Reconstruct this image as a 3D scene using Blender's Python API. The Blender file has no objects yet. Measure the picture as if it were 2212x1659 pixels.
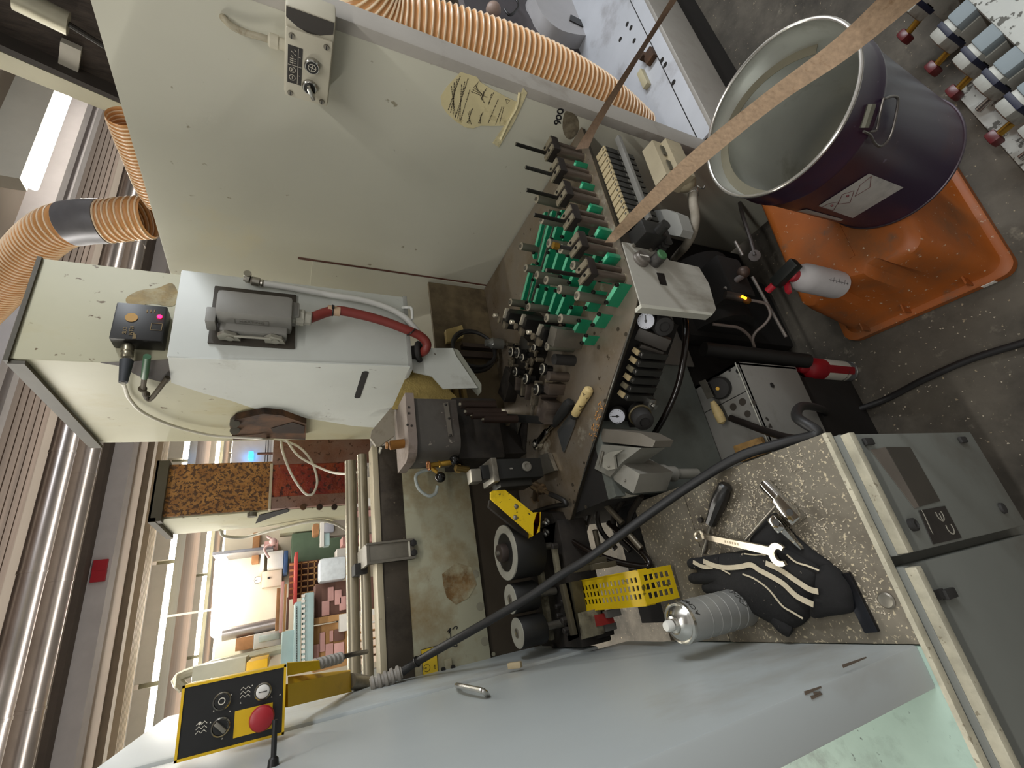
import bpy, bmesh, math, random
from mathutils import Vector, Matrix
random.seed(7)
SC = bpy.context.scene
COL = SC.collection

# ------------------------------------------------------------------ camera
# World: X runs along the machine (to the right and away), Y into the machine, Z up.
FPX, PITCH, ROLL, YAW, EYE = 988.5, math.radians(26.135), math.radians(-2.467), math.radians(62.80), 1.62
_h = Vector((math.cos(YAW), math.sin(YAW), 0)); _r = Vector((math.sin(YAW), -math.cos(YAW), 0)); _z = Vector((0, 0, 1))
FWD = math.cos(PITCH) * _h - math.sin(PITCH) * _z
_d = -math.sin(PITCH) * _h - math.cos(PITCH) * _z
RGT = math.cos(ROLL) * _r + math.sin(ROLL) * _d
DWN = -math.sin(ROLL) * _r + math.cos(ROLL) * _d
CAMP = Vector((0, 0, EYE))
cam = bpy.data.cameras.new('camera'); cam_o = bpy.data.objects.new('camera', cam); COL.objects.link(cam_o)
cam.sensor_fit = 'HORIZONTAL'; cam.sensor_width = 36; cam.lens = 36 * FPX / 2212
cam.clip_start = 0.02; cam.clip_end = 100
m = Matrix((DWN, RGT, -FWD)).transposed().to_4x4(); m.translation = CAMP      # the phone was held upright, the picture lies on its side
cam_o.matrix_world = m
SC.camera = cam_o

# ------------------------------------------------------------------ world, exposure, lamps' light
vs = SC.view_settings
vs.view_transform = 'Standard'; vs.look = 'None'; vs.gamma = 1; vs.use_curve_mapping = False
vs.exposure = 0.45
w = bpy.data.worlds.new('hall_ambient'); SC.world = w; w.use_nodes = True
w.node_tree.nodes['Background'].inputs[0].default_value = (1.0, 0.96, 0.9, 1)
w.node_tree.nodes['Background'].inputs[1].default_value = 0.30
LAMPS = []
def area(name, loc, sx, sy, power, color=(1, 0.97, 0.9), aim=None):
    l = bpy.data.lights.new(name, 'AREA'); l.shape = 'RECTANGLE'; l.size = sx; l.size_y = sy; l.energy = power; l.color = color
    o = bpy.data.objects.new(name, l); COL.objects.link(o); o.location = loc
    if aim is not None:
        o.rotation_euler = (Vector(aim) - Vector(loc)).to_track_quat('-Z', 'Y').to_euler()
    return o
ZC = 3.3                       # ceiling height
ROWS = [(-1.3, 3.6), (2.9, 3.6), (8.2, 3.0), (11.8, 3.0), (14.9, 3.0)]
area('tube_row_and_fill_light', (0.4, 2.9, ZC - .30), 7.0, 0.07, 150, (1, .97, .89))
area('tube_row_and_fill_light', (-0.6, -0.3, ZC - .16), 3.2, 0.07, 30, (1, .985, .95))
area('tube_row_and_fill_light', (3.2, -.7, ZC - .16), 2.4, 0.10, 64, (.90, .95, 1), aim=(0.2, .6, 1.0))  # cool fill added at front right to brighten the guard panel, no tube row
area('tube_row_and_fill_light', (1.0, 5.6, ZC - .30), 9.0, 0.1, 60, (1, .98, .92))
def uplight(loc, sx, power):              # the bare tubes light the ceiling as well
    o = area('tube_row_uplight', loc, sx, .12, power, (1, .97, .9)); o.rotation_euler = (math.pi, 0, 0)
uplight((1.0, 4.4, ZC - .75), 10, 34)
for _y in (8.2, 12.1, 15.3):
    area('tube_row_and_fill_light', (2.5, _y, ZC - .30), 11.0, 0.1, 70 if _y < 9 else 130, (1, .98, .92))
    uplight((2.5, _y - .5, ZC - .6), 11, 34)

# ------------------------------------------------------------------ pixel rays (2212 x 1659) used while measuring the place
def ray(x, y):
    return FWD + RGT * ((1659 - y - 829.5) / FPX) + DWN * ((x - 1106) / FPX)
def pz(x, y, z): d = ray(x, y); return CAMP + d * ((z - EYE) / d.z)
def pX(x, y, X): d = ray(x, y); return CAMP + d * (X / d.x)
def pY(x, y, Y): d = ray(x, y); return CAMP + d * (Y / d.y)
def pT(x, y, t): return CAMP + ray(x, y) * t
def pL(x, y, p, n):            # plane through p with normal n
    d = ray(x, y); n = Vector(n); return CAMP + d * ((Vector(p) - CAMP).dot(n) / d.dot(n))

# ------------------------------------------------------------------ materials
def lin(c):
    c = c.lstrip('#'); v = [int(c[i:i + 2], 16) / 255 for i in (0, 2, 4)]
    return tuple((x / 12.92 if x <= .04045 else ((x + .055) / 1.055) ** 2.4) for x in v) + (1,)
MATS = {}
def M(name, color, rough=.55, metal=0.0, var=.12, scale=6.0, dirt=None, dirt_amt=.5, dirt_scale=3.0, speck=None, speck_amt=.35, speck_scale=60, bump=0.0, bump_scale=80, stretch=None, coat=0, trans=0, emit=None, estr=1, dirt2=None, dirt2_amt=.4, dirt2_scale=8, alpha=None):
    if name in MATS: return MATS[name]
    mt = bpy.data.materials.new(name); mt.use_nodes = True; MATS[name] = mt
    nt = mt.node_tree; N = nt.nodes; Lk = nt.links
    b = N['Principled BSDF']
    b.inputs['Roughness'].default_value = rough; b.inputs['Metallic'].default_value = metal
    if coat: b.inputs['Coat Weight'].default_value = coat; b.inputs['Coat Roughness'].default_value = .12
    if trans: b.inputs['Transmission Weight'].default_value = trans
    tc = N.new('ShaderNodeTexCoord'); mp = N.new('ShaderNodeMapping'); Lk.new(tc.outputs['Object'], mp.inputs[0])
    if stretch: mp.inputs['Scale'].default_value = stretch
    def noise(s, det=4, ro=.6):
        n = N.new('ShaderNodeTexNoise'); n.inputs['Scale'].default_value = s; n.inputs['Detail'].default_value = det; n.inputs['Roughness'].default_value = ro
        Lk.new(mp.outputs[0], n.inputs['Vector']); return n.outputs['Fac']
    def ramp(f, a, c):
        r = N.new('ShaderNodeMapRange'); r.inputs['From Min'].default_value = a; r.inputs['From Max'].default_value = c; r.clamp = True
        Lk.new(f, r.inputs['Value']); return r.outputs[0]
    def mix(f, A, B, blend='MIX'):
        x = N.new('ShaderNodeMix'); x.data_type = 'RGBA'; x.blend_type = blend
        if isinstance(f, float): x.inputs['Factor'].default_value = f
        else: Lk.new(f, x.inputs['Factor'])
        for k, v in ((6, A), (7, B)):
            if isinstance(v, tuple): x.inputs[k].default_value = v
            else: Lk.new(v, x.inputs[k])
        return x.outputs[2]
    c = lin(color); out = c
    if var:
        lo = tuple(v * (1 - var * 1.6) for v in c[:3]) + (1,); hi = tuple(min(1, v * (1 + var)) for v in c[:3]) + (1,)
        out = mix(ramp(noise(scale, 5), .3, .7), lo, hi)
    if dirt:
        out = mix(ramp(noise(dirt_scale, 6, .65), 1 - dirt_amt - .11, 1 - dirt_amt + .09), out, lin(dirt))
    if dirt2:
        out = mix(ramp(noise(dirt2_scale, 8, .7), 1 - dirt2_amt - .06, 1 - dirt2_amt + .05), out, lin(dirt2))
    if speck:
        out = mix(ramp(noise(speck_scale, 3, .6), 0.90 - speck_amt, 0.945 - speck_amt), out, lin(speck))
    if isinstance(out, tuple): b.inputs['Base Color'].default_value = out
    else: Lk.new(out, b.inputs['Base Color'])
    if bump:
        bn = N.new('ShaderNodeBump'); bn.inputs['Strength'].default_value = bump; bn.inputs['Distance'].default_value = .004
        Lk.new(noise(bump_scale, 4), bn.inputs['Height']); Lk.new(bn.outputs[0], b.inputs['Normal'])
    if emit:
        b.inputs['Emission Color'].default_value = lin(emit); b.inputs['Emission Strength'].default_value = estr
    return mt

# ------------------------------------------------------------------ mesh builder
def frame(n, up=None):
    n = Vector(n).normalized()
    a = Vector(up) if up is not None else (Vector((0, 0, 1)) if abs(n.z) < .9 else Vector((1, 0, 0)))
    u = a.cross(n).normalized(); v = n.cross(u).normalized()
    return u, v, n
def smooth_path(pts, k=8, closed=False):
    P = [Vector(p) for p in pts]; n = len(P); out = []
    rng = n if closed else n - 1
    for i in range(rng):
        p0 = P[(i - 1) % n] if closed or i > 0 else P[0] * 2 - P[1]
        p1 = P[i]; p2 = P[(i + 1) % n]
        p3 = P[(i + 2) % n] if closed or i + 2 < n else P[-1] * 2 - P[-2]
        for s in range(k):
            t = s / k
            out.append(.5 * ((2 * p1) + (p2 - p0) * t + (2 * p0 - 5 * p1 + 4 * p2 - p3) * t * t + (3 * p1 - p0 - 3 * p2 + p3) * t ** 3))
    if not closed: out.append(P[-1])
    return out
class MB:
    def __init__(s): s.bm = bmesh.new()
    def poly(s, pts):
        return s.bm.faces.new([s.bm.verts.new(Vector(p)) for p in pts])
    def hexa(s, a, b):          # a: 4 bottom pts, b: 4 top pts
        A = [s.bm.verts.new(Vector(p)) for p in a]; B = [s.bm.verts.new(Vector(p)) for p in b]
        s.bm.faces.new(A[::-1]); s.bm.faces.new(B)
        for i in range(len(A)): s.bm.faces.new([A[i], A[(i + 1) % len(A)], B[(i + 1) % len(A)], B[i]])
        return s
    def box(s, lo, hi, bev=0):
        x0, y0, z0 = lo; x1, y1, z1 = hi
        x0, x1 = min(x0, x1), max(x0, x1); y0, y1 = min(y0, y1), max(y0, y1); z0, z1 = min(z0, z1), max(z0, z1)
        if bev:
            t = bmesh.new(); bmesh.ops.create_cube(t, size=1)
            for v in t.verts: v.co = Vector(((x0 + x1) / 2 + v.co.x * (x1 - x0), (y0 + y1) / 2 + v.co.y * (y1 - y0), (z0 + z1) / 2 + v.co.z * (z1 - z0)))
            bmesh.ops.bevel(t, geom=t.edges[:], offset=bev, segments=2, affect='EDGES', profile=.6)
            s.add(t); return s
        return s.hexa([(x0, y0, z0), (x1, y0, z0), (x1, y1, z0), (x0, y1, z0)], [(x0, y0, z1), (x1, y0, z1), (x1, y1, z1), (x0, y1, z1)])
    def add(s, t, mat=None):
        mp = {}
        for v in t.verts: mp[v] = s.bm.verts.new(mat @ v.co if mat else v.co)
        for f in t.faces:
            try: s.bm.faces.new([mp[v] for v in f.verts])
            except ValueError: pass
        t.free()
    def obox(s, c, size, u, v, bev=0):     # oriented box: centre, full sizes along u, v, u x v
        u = Vector(u).normalized(); v = Vector(v); v = (v - u * v.dot(u)).normalized(); wv = u.cross(v)
        t = MB(); t.box((-size[0] / 2, -size[1] / 2, -size[2] / 2), (size[0] / 2, size[1] / 2, size[2] / 2), bev)
        mt = Matrix((u, v, wv)).transposed().to_4x4(); mt.translation = Vector(c)
        s.add(t.bm, mt); return s
    def bar(s, a, b, wid, thk, up=(0, 0, 1), bev=0):
        a = Vector(a); b = Vector(b); d = b - a
        side = d.cross(Vector(up)).normalized()
        return s.obox((a + b) / 2, (d.length, wid, thk), d, side, bev)
    def ring(s, c, u, v, r, n, r2=None):
        return [s.bm.verts.new(c + u * (r * math.cos(2 * math.pi * i / n)) + v * ((r2 or r) * math.sin(2 * math.pi * i / n))) for i in range(n)]
    def cyl(s, a, b, r0, r1=None, n=20, cap=True, up=None):
        a = Vector(a); b = Vector(b); r1 = r0 if r1 is None else r1
        u, v, _ = frame(b - a, up)
        A = s.ring(a, u, v, r0, n); B = s.ring(b, u, v, r1, n)
        for i in range(n): s.bm.faces.new([A[i], A[(i + 1) % n], B[(i + 1) % n], B[i]])
        if cap: s.bm.faces.new(A[::-1]); s.bm.faces.new(B)
        return s
    def lathe(s, prof, c=(0, 0, 0), axis=(0, 0, 1), n=32, up=None, cap=True):    # prof: (r, h)
        c = Vector(c); u, v, wv = frame(axis, up); rs = []
        for r, h in prof: rs.append(s.ring(c + wv * h, u, v, max(r, 1e-5), n))
        for A, B in zip(rs, rs[1:]):
            for i in range(n): s.bm.faces.new([A[i], A[(i + 1) % n], B[(i + 1) % n], B[i]])
        if cap: s.bm.faces.new(rs[0][::-1]); s.bm.faces.new(rs[-1])
        return s
    def tube(s, pts, r, n=10, k=8, closed=False, rf=None, cap=True, raw=False):
        P = [Vector(p) for p in pts] if raw else smooth_path(pts, k, closed)
        N = len(P); rings = []
        T = []
        for i in range(N):
            a = P[(i - 1) % N] if closed or i else P[i]; b = P[(i + 1) % N] if closed or i < N - 1 else P[i]
            T.append((b - a).normalized())
        u = frame(T[0])[0]; L = 0
        for i in range(N):
            u = (u - T[i] * u.dot(T[i])).normalized(); v = T[i].cross(u)
            if i: L += (P[i] - P[i - 1]).length
            rr = rf(L, i / max(1, N - 1)) if rf else r
            rings.append(s.ring(P[i], u, v, rr, n))
        for i in range(N if closed else N - 1):
            A = rings[i]; B = rings[(i + 1) % N]
            for j in range(n): s.bm.faces.new([A[j], A[(j + 1) % n], B[(j + 1) % n], B[j]])
        if cap and not closed: s.bm.faces.new(rings[0][::-1]); s.bm.faces.new(rings[-1])
        return s
    def torus(s, c, axis, R, r, n=32, k=10):
        u, v, _ = frame(axis); c = Vector(c)
        return s.tube([c + u * (R * math.cos(2 * math.pi * i / n)) + v * (R * math.sin(2 * math.pi * i / n)) for i in range(n)], r, n=k, closed=True, raw=True)
    def sphere(s, c, r, n=20, sc=(1, 1, 1)):
        t = bmesh.new(); bmesh.ops.create_uvsphere(t, u_segments=n, v_segments=max(6, n // 2), radius=r)
        for v in t.verts: v.co = Vector((v.co.x * sc[0], v.co.y * sc[1], v.co.z * sc[2])) + Vector(c)
        s.add(t); return s
    def prism(s, pts, d):       # closed polygon pts (3D, planar), extruded by vector d
        d = Vector(d); return s.hexa([Vector(p) for p in pts], [Vector(p) + d for p in pts])
    def ribbon(s, pts, wid, n, thk=.0006, k=4, smooth=True):   # flat stroke on a plane with normal n
        P = smooth_path(pts, k) if smooth and len(pts) > 2 else [Vector(p) for p in pts]; n = Vector(n).normalized()
        rows = []
        for i, p in enumerate(P):
            t = (P[min(i + 1, len(P) - 1)] - P[max(i - 1, 0)]).normalized(); sd = t.cross(n).normalized() * (wid / 2)
            rows.append([s.bm.verts.new(q) for q in (p - sd, p + sd, p + sd + n * thk, p - sd + n * thk)])
        for A, B in zip(rows, rows[1:]):
            for j in range(4): s.bm.faces.new([A[j], A[(j + 1) % 4], B[(j + 1) % 4], B[j]])
        s.bm.faces.new(rows[0][::-1]); s.bm.faces.new(rows[-1]); return s
    def text(s, txt, c, u, v, size, thk=.0006, rot=0):       # flat lettering centred at c, u = reading direction, v = up
        cu = bpy.data.curves.new('lettering', 'FONT'); cu.body = txt; cu.size = size; cu.align_x = 'CENTER'; cu.align_y = 'CENTER'; cu.extrude = thk / 2
        o = bpy.data.objects.new('lettering', cu); me = o.to_mesh()
        u = Vector(u).normalized(); v = Vector(v); v = (v - u * v.dot(u)).normalized(); n = u.cross(v)
        if rot: u, v = u * math.cos(rot) + v * math.sin(rot), v * math.cos(rot) - u * math.sin(rot)
        mt = Matrix((u, v, n)).transposed().to_4x4(); mt.translation = Vector(c) + n * thk / 2
        t = bmesh.new(); t.from_mesh(me); s.add(t, mt); o.to_mesh_clear(); bpy.data.objects.remove(o); bpy.data.curves.remove(cu)
        return s
    def xf(s, mat):
        for v in s.bm.verts: v.co = mat @ v.co
        return s
ROOTM = {}
def finish(o, me, mat, angle=35):
    me.materials.append(mat)
    me.shade_smooth(); me.set_sharp_from_angle(angle=math.radians(angle))
def part(name, mb, mat, parent, local=False, label=None, kind=None, angle=35):
    """one mesh object under its thing (or part); vertices are given in world space unless local"""
    bmesh.ops.recalc_face_normals(mb.bm, faces=mb.bm.faces[:])
    if not local: mb.xf(ROOTM[parent.name].inverted())
    me = bpy.data.meshes.new(name); mb.bm.to_mesh(me); mb.bm.free()
    o = bpy.data.objects.new(name, me); COL.objects.link(o); o.parent = parent
    finish(o, me, mat, angle)
    ROOTM[o.name] = ROOTM[parent.name].copy()
    if label: o['label'] = label
    if kind: o['kind'] = kind
    return o
def tag(o, label, cat, group=None, kind=None):
    o['label'] = label; o['category'] = cat
    if group: o['group'] = group
    if kind: o['kind'] = kind
    return o
def thing(name, label, cat, loc=(0, 0, 0), rz=0, group=None, mtx=None):
    o = bpy.data.objects.new(name, None); COL.objects.link(o); o.empty_display_size = .05
    mm = mtx if mtx is not None else Matrix.Translation(Vector(loc)) @ Matrix.Rotation(rz, 4, 'Z')
    o.matrix_world = mm; ROOTM[o.name] = mm.copy()
    return tag(o, label, cat, group)
def solo(name, mb, mat, label, cat, group=None, kind=None, angle=35):
    """a thing that is one mesh, given in world space; origin at the middle of its base"""
    bmesh.ops.recalc_face_normals(mb.bm, faces=mb.bm.faces[:])
    vs_ = [v.co for v in mb.bm.verts]
    lo = Vector([min(v[i] for v in vs_) for i in range(3)]); hi = Vector([max(v[i] for v in vs_) for i in range(3)])
    c = Vector(((lo.x + hi.x) / 2, (lo.y + hi.y) / 2, lo.z)); mb.xf(Matrix.Translation(-c))
    me = bpy.data.meshes.new(name); mb.bm.to_mesh(me); mb.bm.free()
    o = bpy.data.objects.new(name, me); COL.objects.link(o); o.location = c; finish(o, me, mat, angle)
    ROOTM[o.name] = Matrix.Translation(c)
    return tag(o, label, cat, group, kind)
def struct(name, mb, mat, parent=None, angle=35):
    bmesh.ops.recalc_face_normals(mb.bm, faces=mb.bm.faces[:])
    me = bpy.data.meshes.new(name); mb.bm.to_mesh(me); mb.bm.free()
    o = bpy.data.objects.new(name, me); COL.objects.link(o); finish(o, me, mat, angle); o['kind'] = 'structure'
    ROOTM[o.name] = Matrix.Identity(4)
    return o
def dup(root, mtx, label=None, group=None):
    """copy of a thing with copies of its parts and their sub-parts"""
    r = root.copy(); COL.objects.link(r); r.matrix_world = mtx; ROOTM[r.name] = mtx.copy()
    if label: r['label'] = label
    if group: r['group'] = group
    for ch in list(root.children):
        c = ch.copy(); COL.objects.link(c); c.parent = r
        for g in ch.children:
            d = g.copy(); COL.objects.link(d); d.parent = c
    return r
def T(*p): return Matrix.Translation(Vector(p[0] if len(p) == 1 else p))
def RZ(a): return Matrix.Rotation(a, 4, 'Z')
def boxY(mb, x0, y0, x1, y1, Y, depth, bev=0):
    """box whose front face (towards -Y) spans the picked corners on the plane Y"""
    a = pY((x0 + x1) / 2, y0, Y); b = pY((x0 + x1) / 2, y1, Y); c = pY(x0, (y0 + y1) / 2, Y); d = pY(x1, (y0 + y1) / 2, Y)
    mb.box((min(a.x, b.x), Y, d.z), (max(a.x, b.x), Y + depth, c.z), bev); return mb
# ================================================================== the hall
m_floor = M('concrete_floor', '#5c564c', .8, var=.22, scale=5, dirt='#36322b', dirt_amt=.45, dirt_scale=3, speck='#a3947a', speck_amt=.235, speck_scale=75, bump=.35, bump_scale=45, dirt2='#7d7668', dirt2_amt=.33, dirt2_scale=14)
m_ceil = M('ceiling_plaster', '#a89c90', .9, var=.05, scale=1.2)
m_wall = M('wall_plaster', '#d9cfba', .9, var=.05, scale=1.0)
struct('floor', MB().box((-6, -5, -.1), (20, 18, 0)), m_floor)
struct('ceiling', MB().box((-8, -1.6, ZC), (20, 18, ZC + .15)), m_ceil)
struct('wall_back', MB().box((-8, 17.4, 0), (20, 17.6, ZC)), m_wall)
struct('wall_right', MB().box((16, -5, 0), (16.2, 17.4, ZC)), m_wall)
def strip(name, Y0, Y1, drop, mat, x0=-8, x1=18, z1=ZC):
    return struct(name, MB().box((x0, Y0, z1 - drop), (x1, Y1, z1)), mat)
m_slat = M('slat_boards', '#8d7d72', .7, var=.14, scale=3, stretch=(.2, 6, 6))
m_white_beam = M('white_beam', '#c9c3c3', .75, var=.05)
m_darkgap = M('dark_ceiling_strip', '#5a5049', .9, var=.1)  # dark brown-grey of one narrow ceiling strip
m_cream = M('cream_paint', '#cdb99a', .6, var=.06)
m_conc = M('grey_concrete', '#857c70', .9, var=.12, scale=2)
m_brown = M('brown_boards', '#9a7f68', .7, var=.16, scale=2, stretch=(.3, 5, 5))
m_olive = M('olive_metal', '#6d6853', .35, metal=.6, var=.15, stretch=(.2, 3, 3))
m_galv = M('galvanised', '#b4aca8', .3, metal=.85, var=.1, scale=5)
b = MB()
for i in range(7):
    y = 3.62 + i * .09
    b.box((-8, y, ZC - .10), (18, y + .075, ZC)); b.box((-8, y + .075, ZC - .07), (18, y + .09, ZC))
struct('trim_1', b, m_slat)
strip('trim_2', 3.34, 3.42, .16, m_white_beam); strip('trim_3', 3.50, 3.57, .16, m_white_beam)
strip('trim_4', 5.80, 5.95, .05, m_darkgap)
strip('trim_5', 5.98, 6.18, .20, m_white_beam)
strip('trim_6', 6.18, 6.55, .06, m_conc)
strip('trim_7', 7.45, 8.35, .07, m_conc)
strip('trim_8', 10.0, 12.0, .14, m_brown); strip('trim_9', 13.2, 15.2, .2, m_brown); strip('trim_10', 9.0, 9.75, .22, m_olive); strip('trim_11', 12.9, 13.1, .3, m_olive)
# spiral ducts under the ceiling
def spiral_duct(y, z, r, label):
    b = MB(); xs_ = sorted([-7 + i * .85 + e for i in range(28) for e in (0, .001, .02, .021)]); b.tube([(x_, y, z) for x_ in xs_], r, n=20, raw=True, rf=lambda L, t: r * (1.05 if .0005 < L % .85 < .0205 else 1))
    t = solo('ventilation_duct', b, m_galv, label, 'duct', 'spiral ducts under the ceiling')
    return t
spiral_duct(4.40, ZC - .17, .075, 'silver spiral duct under the ceiling, the one nearer the slatted boards')
spiral_duct(4.98, ZC - .14, .085, 'silver spiral duct under the ceiling, the wider one beside the plain plaster')
# cable tray with perforations
b = MB(); b.box((-8, 7.0, ZC - .26), (18, 7.30, ZC - .24)); b.box((-8, 6.99, ZC - .26), (18, 7.0, ZC - .2)); b.box((-8, 7.30, ZC - .26), (18, 7.31, ZC - .2))
tray = solo('cable_tray', b, m_cream, 'long cream cable tray running under the ceiling beside the concrete', 'cable tray')
b = MB()
for k in range(5): b.box((-8, 7.03 + k * .055, ZC - .262), (3, 7.045 + k * .055, ZC - .259))
part('slot_row', b, M('tray_slot', '#b5a283', .7, var=.05), tray)
# fluorescent rows
m_tube = M('lit_tube', '#ffffff', .5, var=0, emit='#fffaf0', estr=14)
m_batten = M('lamp_batten', '#b8b2a4', .5, var=.04)
for (Y, x0, n, ttl) in ((2.9, -3.2, 3, 'above the machine'), (8.7, -3.4, 8, 'nearest the cable tray'), (12.5, -3.2, 9, 'between the brown boards'), (15.9, -4.0, 9, 'in front of the far wall')):
    for i in range(n):
        xa = x0 + i * 1.56 + (1.4 if Y == 2.9 and i == 2 else 0) + (2.1 if Y == 2.9 else 0) * 0
        if Y == 2.9 and i == 2: xa = 2.7
        b = MB().cyl((xa, Y, ZC - .24), (xa + 1.5, Y, ZC - .24), .028 if Y < 9 else .034, n=12)
        t = thing('tube_lamp', 'lit fluorescent tube lamp in the ceiling row ' + ttl, 'lamp', (xa + .75, Y, ZC - .28), 0, 'tube lamps in the ceiling row ' + ttl)
        part('tube', b, m_tube, t)
        part('batten', MB().box((xa, Y - .05, ZC - .2), (xa + 1.5, Y + .05, ZC)), m_batten, t)
# wide round-ended lamp near the far wall
a = pY(478, 1214, 9.0); c = pY(469, 1364, 9.0)
t = thing('wall_lamp', 'wide lit round-ended lamp below the tube rows on the far wall', 'lamp', (a + c) / 2)
b = MB().cyl((c.x, 9, c.z), (a.x, 9, a.z), .09, n=16); b.sphere((c.x, 9, c.z), .09); b.sphere((a.x, 9, a.z), .09)
part('diffuser', b, m_tube, t); part('hanger', MB().box((c.x + .3, 9.0, a.z + .05), (c.x + .33, 9.03, ZC)), m_batten, t)
# two red signs on the white beam
m_red = M('red_sign', '#b01f2e', .5, var=.05)
for (px, py, lab) in ((217, 1221, 'red square sign under the white ceiling beam, the one nearer the splattered hood'), (213, 1245, 'red square sign under the white ceiling beam, the one nearer the yellow control panel')):
    q = pY(px, py, 5.96)
    b = MB().box((q.x - .05, 5.94, q.z - .055), (q.x + .05, 5.975, q.z + .055)); b.cyl((q.x, 5.96, q.z + .05), (q.x, 5.96, ZC - .1), .006, n=6)
    solo('hanging_sign', b, m_red, lab, 'sign')
# lifted lid lined with dark foam, top right
lidX = 1.62
m_foam = M('dark_foam', '#3a322c', .95, var=.3, scale=30, bump=1.0, bump_scale=70, stretch=(1, 3, .5))
m_beige = M('beige_paint', '#c5c0a6', .5, var=.05)
P4 = [pX(-160, 60, lidX), pX(270, 250, lidX), pX(290, -140, lidX), pX(-160, -300, lidX)]
t = thing('hood_lid', 'raised machine lid lined with dark foam, above the beige panel', 'lid', P4[1])
part('foam_lining', MB().prism(P4, (.05, 0, 0)), m_foam, t)
E0, E1 = pX(-160, 85, lidX - .03), pX(285, 262, lidX - .03); E2, E3 = pX(285, 235, lidX - .03), pX(-160, 42, lidX - .03)
part('edge_frame', MB().prism([E0, E1, E2, E3], (.09, 0, 0)), m_beige, t)
G0, G1, G2, G3 = pX(-160, 40, lidX - .05), pX(285, 234, lidX - .05), pX(285, 225, lidX - .05), pX(-160, 24, lidX - .05)
part('rubber_seal', MB().prism([G0, G1, G2, G3], (.05, 0, 0)), M('dark_rubber', '#332d28', .7), t)
K = [pX(130, 90, lidX - .02), pX(175, 110, lidX - .02), pX(165, 180, lidX - .02), pX(122, 165, lidX - .02)]
part('label_tab', MB().prism(K, (.02, 0, 0)), M('tab_grey', '#b3aea2', .6), t)
q0, q1 = pX(30, -6, lidX - .06), pX(148, 52, lidX - .06)
b = MB().cyl(q0, q1, .03, n=14); part('gas_strut', b, M('strut_grey', '#a9a490', .4, metal=.4), t, label='dark and pale gas strut')
q2 = pX(225, 100, lidX - .05); part('strut_rod', MB().cyl(q1, q2, .007, n=8), M('strut_rod', '#1f1b18', .4), t)

# ------------------------------------------------------------------ far side of the hall
def bgbox(name, x0, y0, x1, y1, Y, d, mat, label, cat, group=None, bev=.01, stand=False, back=None):
    b = boxY(MB(), x0, y0, x1, y1, Y, d, bev)
    if stand:                     # its hidden lower part reaches the floor
        lo = min(v.co.z for v in b.bm.verts)
        for v in b.bm.verts:
            if v.co.z < lo + .02: v.co.z = 0
    if back:                      # reaches back to what it is fixed to
        hi = max(v.co.y for v in b.bm.verts)
        for v in b.bm.verts:
            if v.co.y > hi - .02: v.co.y = back
    return solo(name, b, mat, label, cat, group)
m_ply = M('plywood_brown', '#a5764c', .7, var=.15, scale=8); m_pink = M('pink_board', '#d9a7a0', .7, var=.06); m_blue = M('pale_blue', '#a9c2c2', .5, var=.05)
m_darkbrown = M('dark_brown_board', '#6b4a3e', .7, var=.1); m_card = M('cardboard', '#b58a58', .8, var=.08); m_green = M('green_sheet', '#4b5f47', .6, var=.08)
m_white = M('white_stock', '#e6e2da', .6, var=.04); m_dark = M('dark_iron', '#2d2926', .5, var=.1); m_redbar = M('red_bar', '#c8433c', .5); m_navy = M('navy_binder', '#2e4d7a', .5)
m_plastic = M('plastic_sheet', '#dfe6ea', .3, var=.08, scale=14, bump=.6, bump_scale=12)
YB = 8.0
# electric box and gauge on a white partition
solo('partition_wall', MB().box((pY(600, 1490, 9.6).x, 9.6, 0), (pY(600, 1040, 9.6).x, 9.75, pY(478, 1250, 9.6).z)), m_wall, 'cream partition wall behind the far stacks of boards', 'wall', kind='structure')
t = thing('switch_box', 'beige electric box on the cream far wall', 'electric box', pY(610, 1250, 9.5))
part('case', boxY(MB(), 566, 1232, 609, 1267, 9.4, .2, .01), M('box_beige', '#d8c3ae', .5, var=.04), t); part('handle', boxY(MB(), 578, 1246, 583, 1250, 9.37, .05), m_dark, t)
q = pY(556, 1253, 9.5); t = thing('wall_gauge', 'round pale gauge on the far wall beside the electric box', 'gauge', q)
part('rim', MB().torus(q, (0, 1, 0), .055, .008), M('steel', '#b9b6b0', .3, metal=.9), t); part('dial', MB().cyl(q, q + Vector((0, .03, 0)), .052), m_white, t); part('needle', MB().box((q.x - .004, q.y - .012, q.z), (q.x + .004, q.y - .004, q.z + .035)), m_dark, t)
bgbox('wall_board', 545, 1150, 560, 1216, 9.4, .1, m_ply, 'narrow brown board fixed high on the far wall', 'board', back=9.6)
bgbox('wall_shelf', 563, 1176, 571, 1232, 9.3, .2, m_white, 'white shelf board below the narrow brown board', 'shelf', back=9.6)
bgbox('pink_crate', 571, 1168, 601, 1190, 9.2, .3, m_pink, 'pink crate beside the grey steel bracket', 'crate', back=9.6)
bgbox('paper_stack', 578, 1190, 612, 1226, 9.1, .3, m_white, 'white stack of paper under the far shelf', 'stack', back=9.6)
bgbox('ring_binder', 613, 1189, 622, 1237, 9.0, .3, m_navy, 'blue binder lying on the far shelf edge', 'binder', back=9.6)
t = bgbox('sheet_rack', 630, 1150, 690, 1212, 8.8, .6, m_green, 'dark green sheet standing in the far rack', 'sheet', stand=True)
t = thing('shelf_grid', 'dark brown shelf grid with red bar beside the green sheet', 'shelf', pY(690, 1240, 8.4))
part('back', boxY(MB(), 624, 1212, 690, 1290, 8.7, .05), m_darkbrown, t)
for k in range(6): part('cross_bar', boxY(MB(), 626, 1214 + k * 13, 685, 1217 + k * 13, 8.5, .1), m_card, t)
for k in range(3): part('shelf_board', boxY(MB(), 650 + k * 14, 1212, 652 + k * 14, 1290, 8.5, .1), m_card, t)
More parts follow.
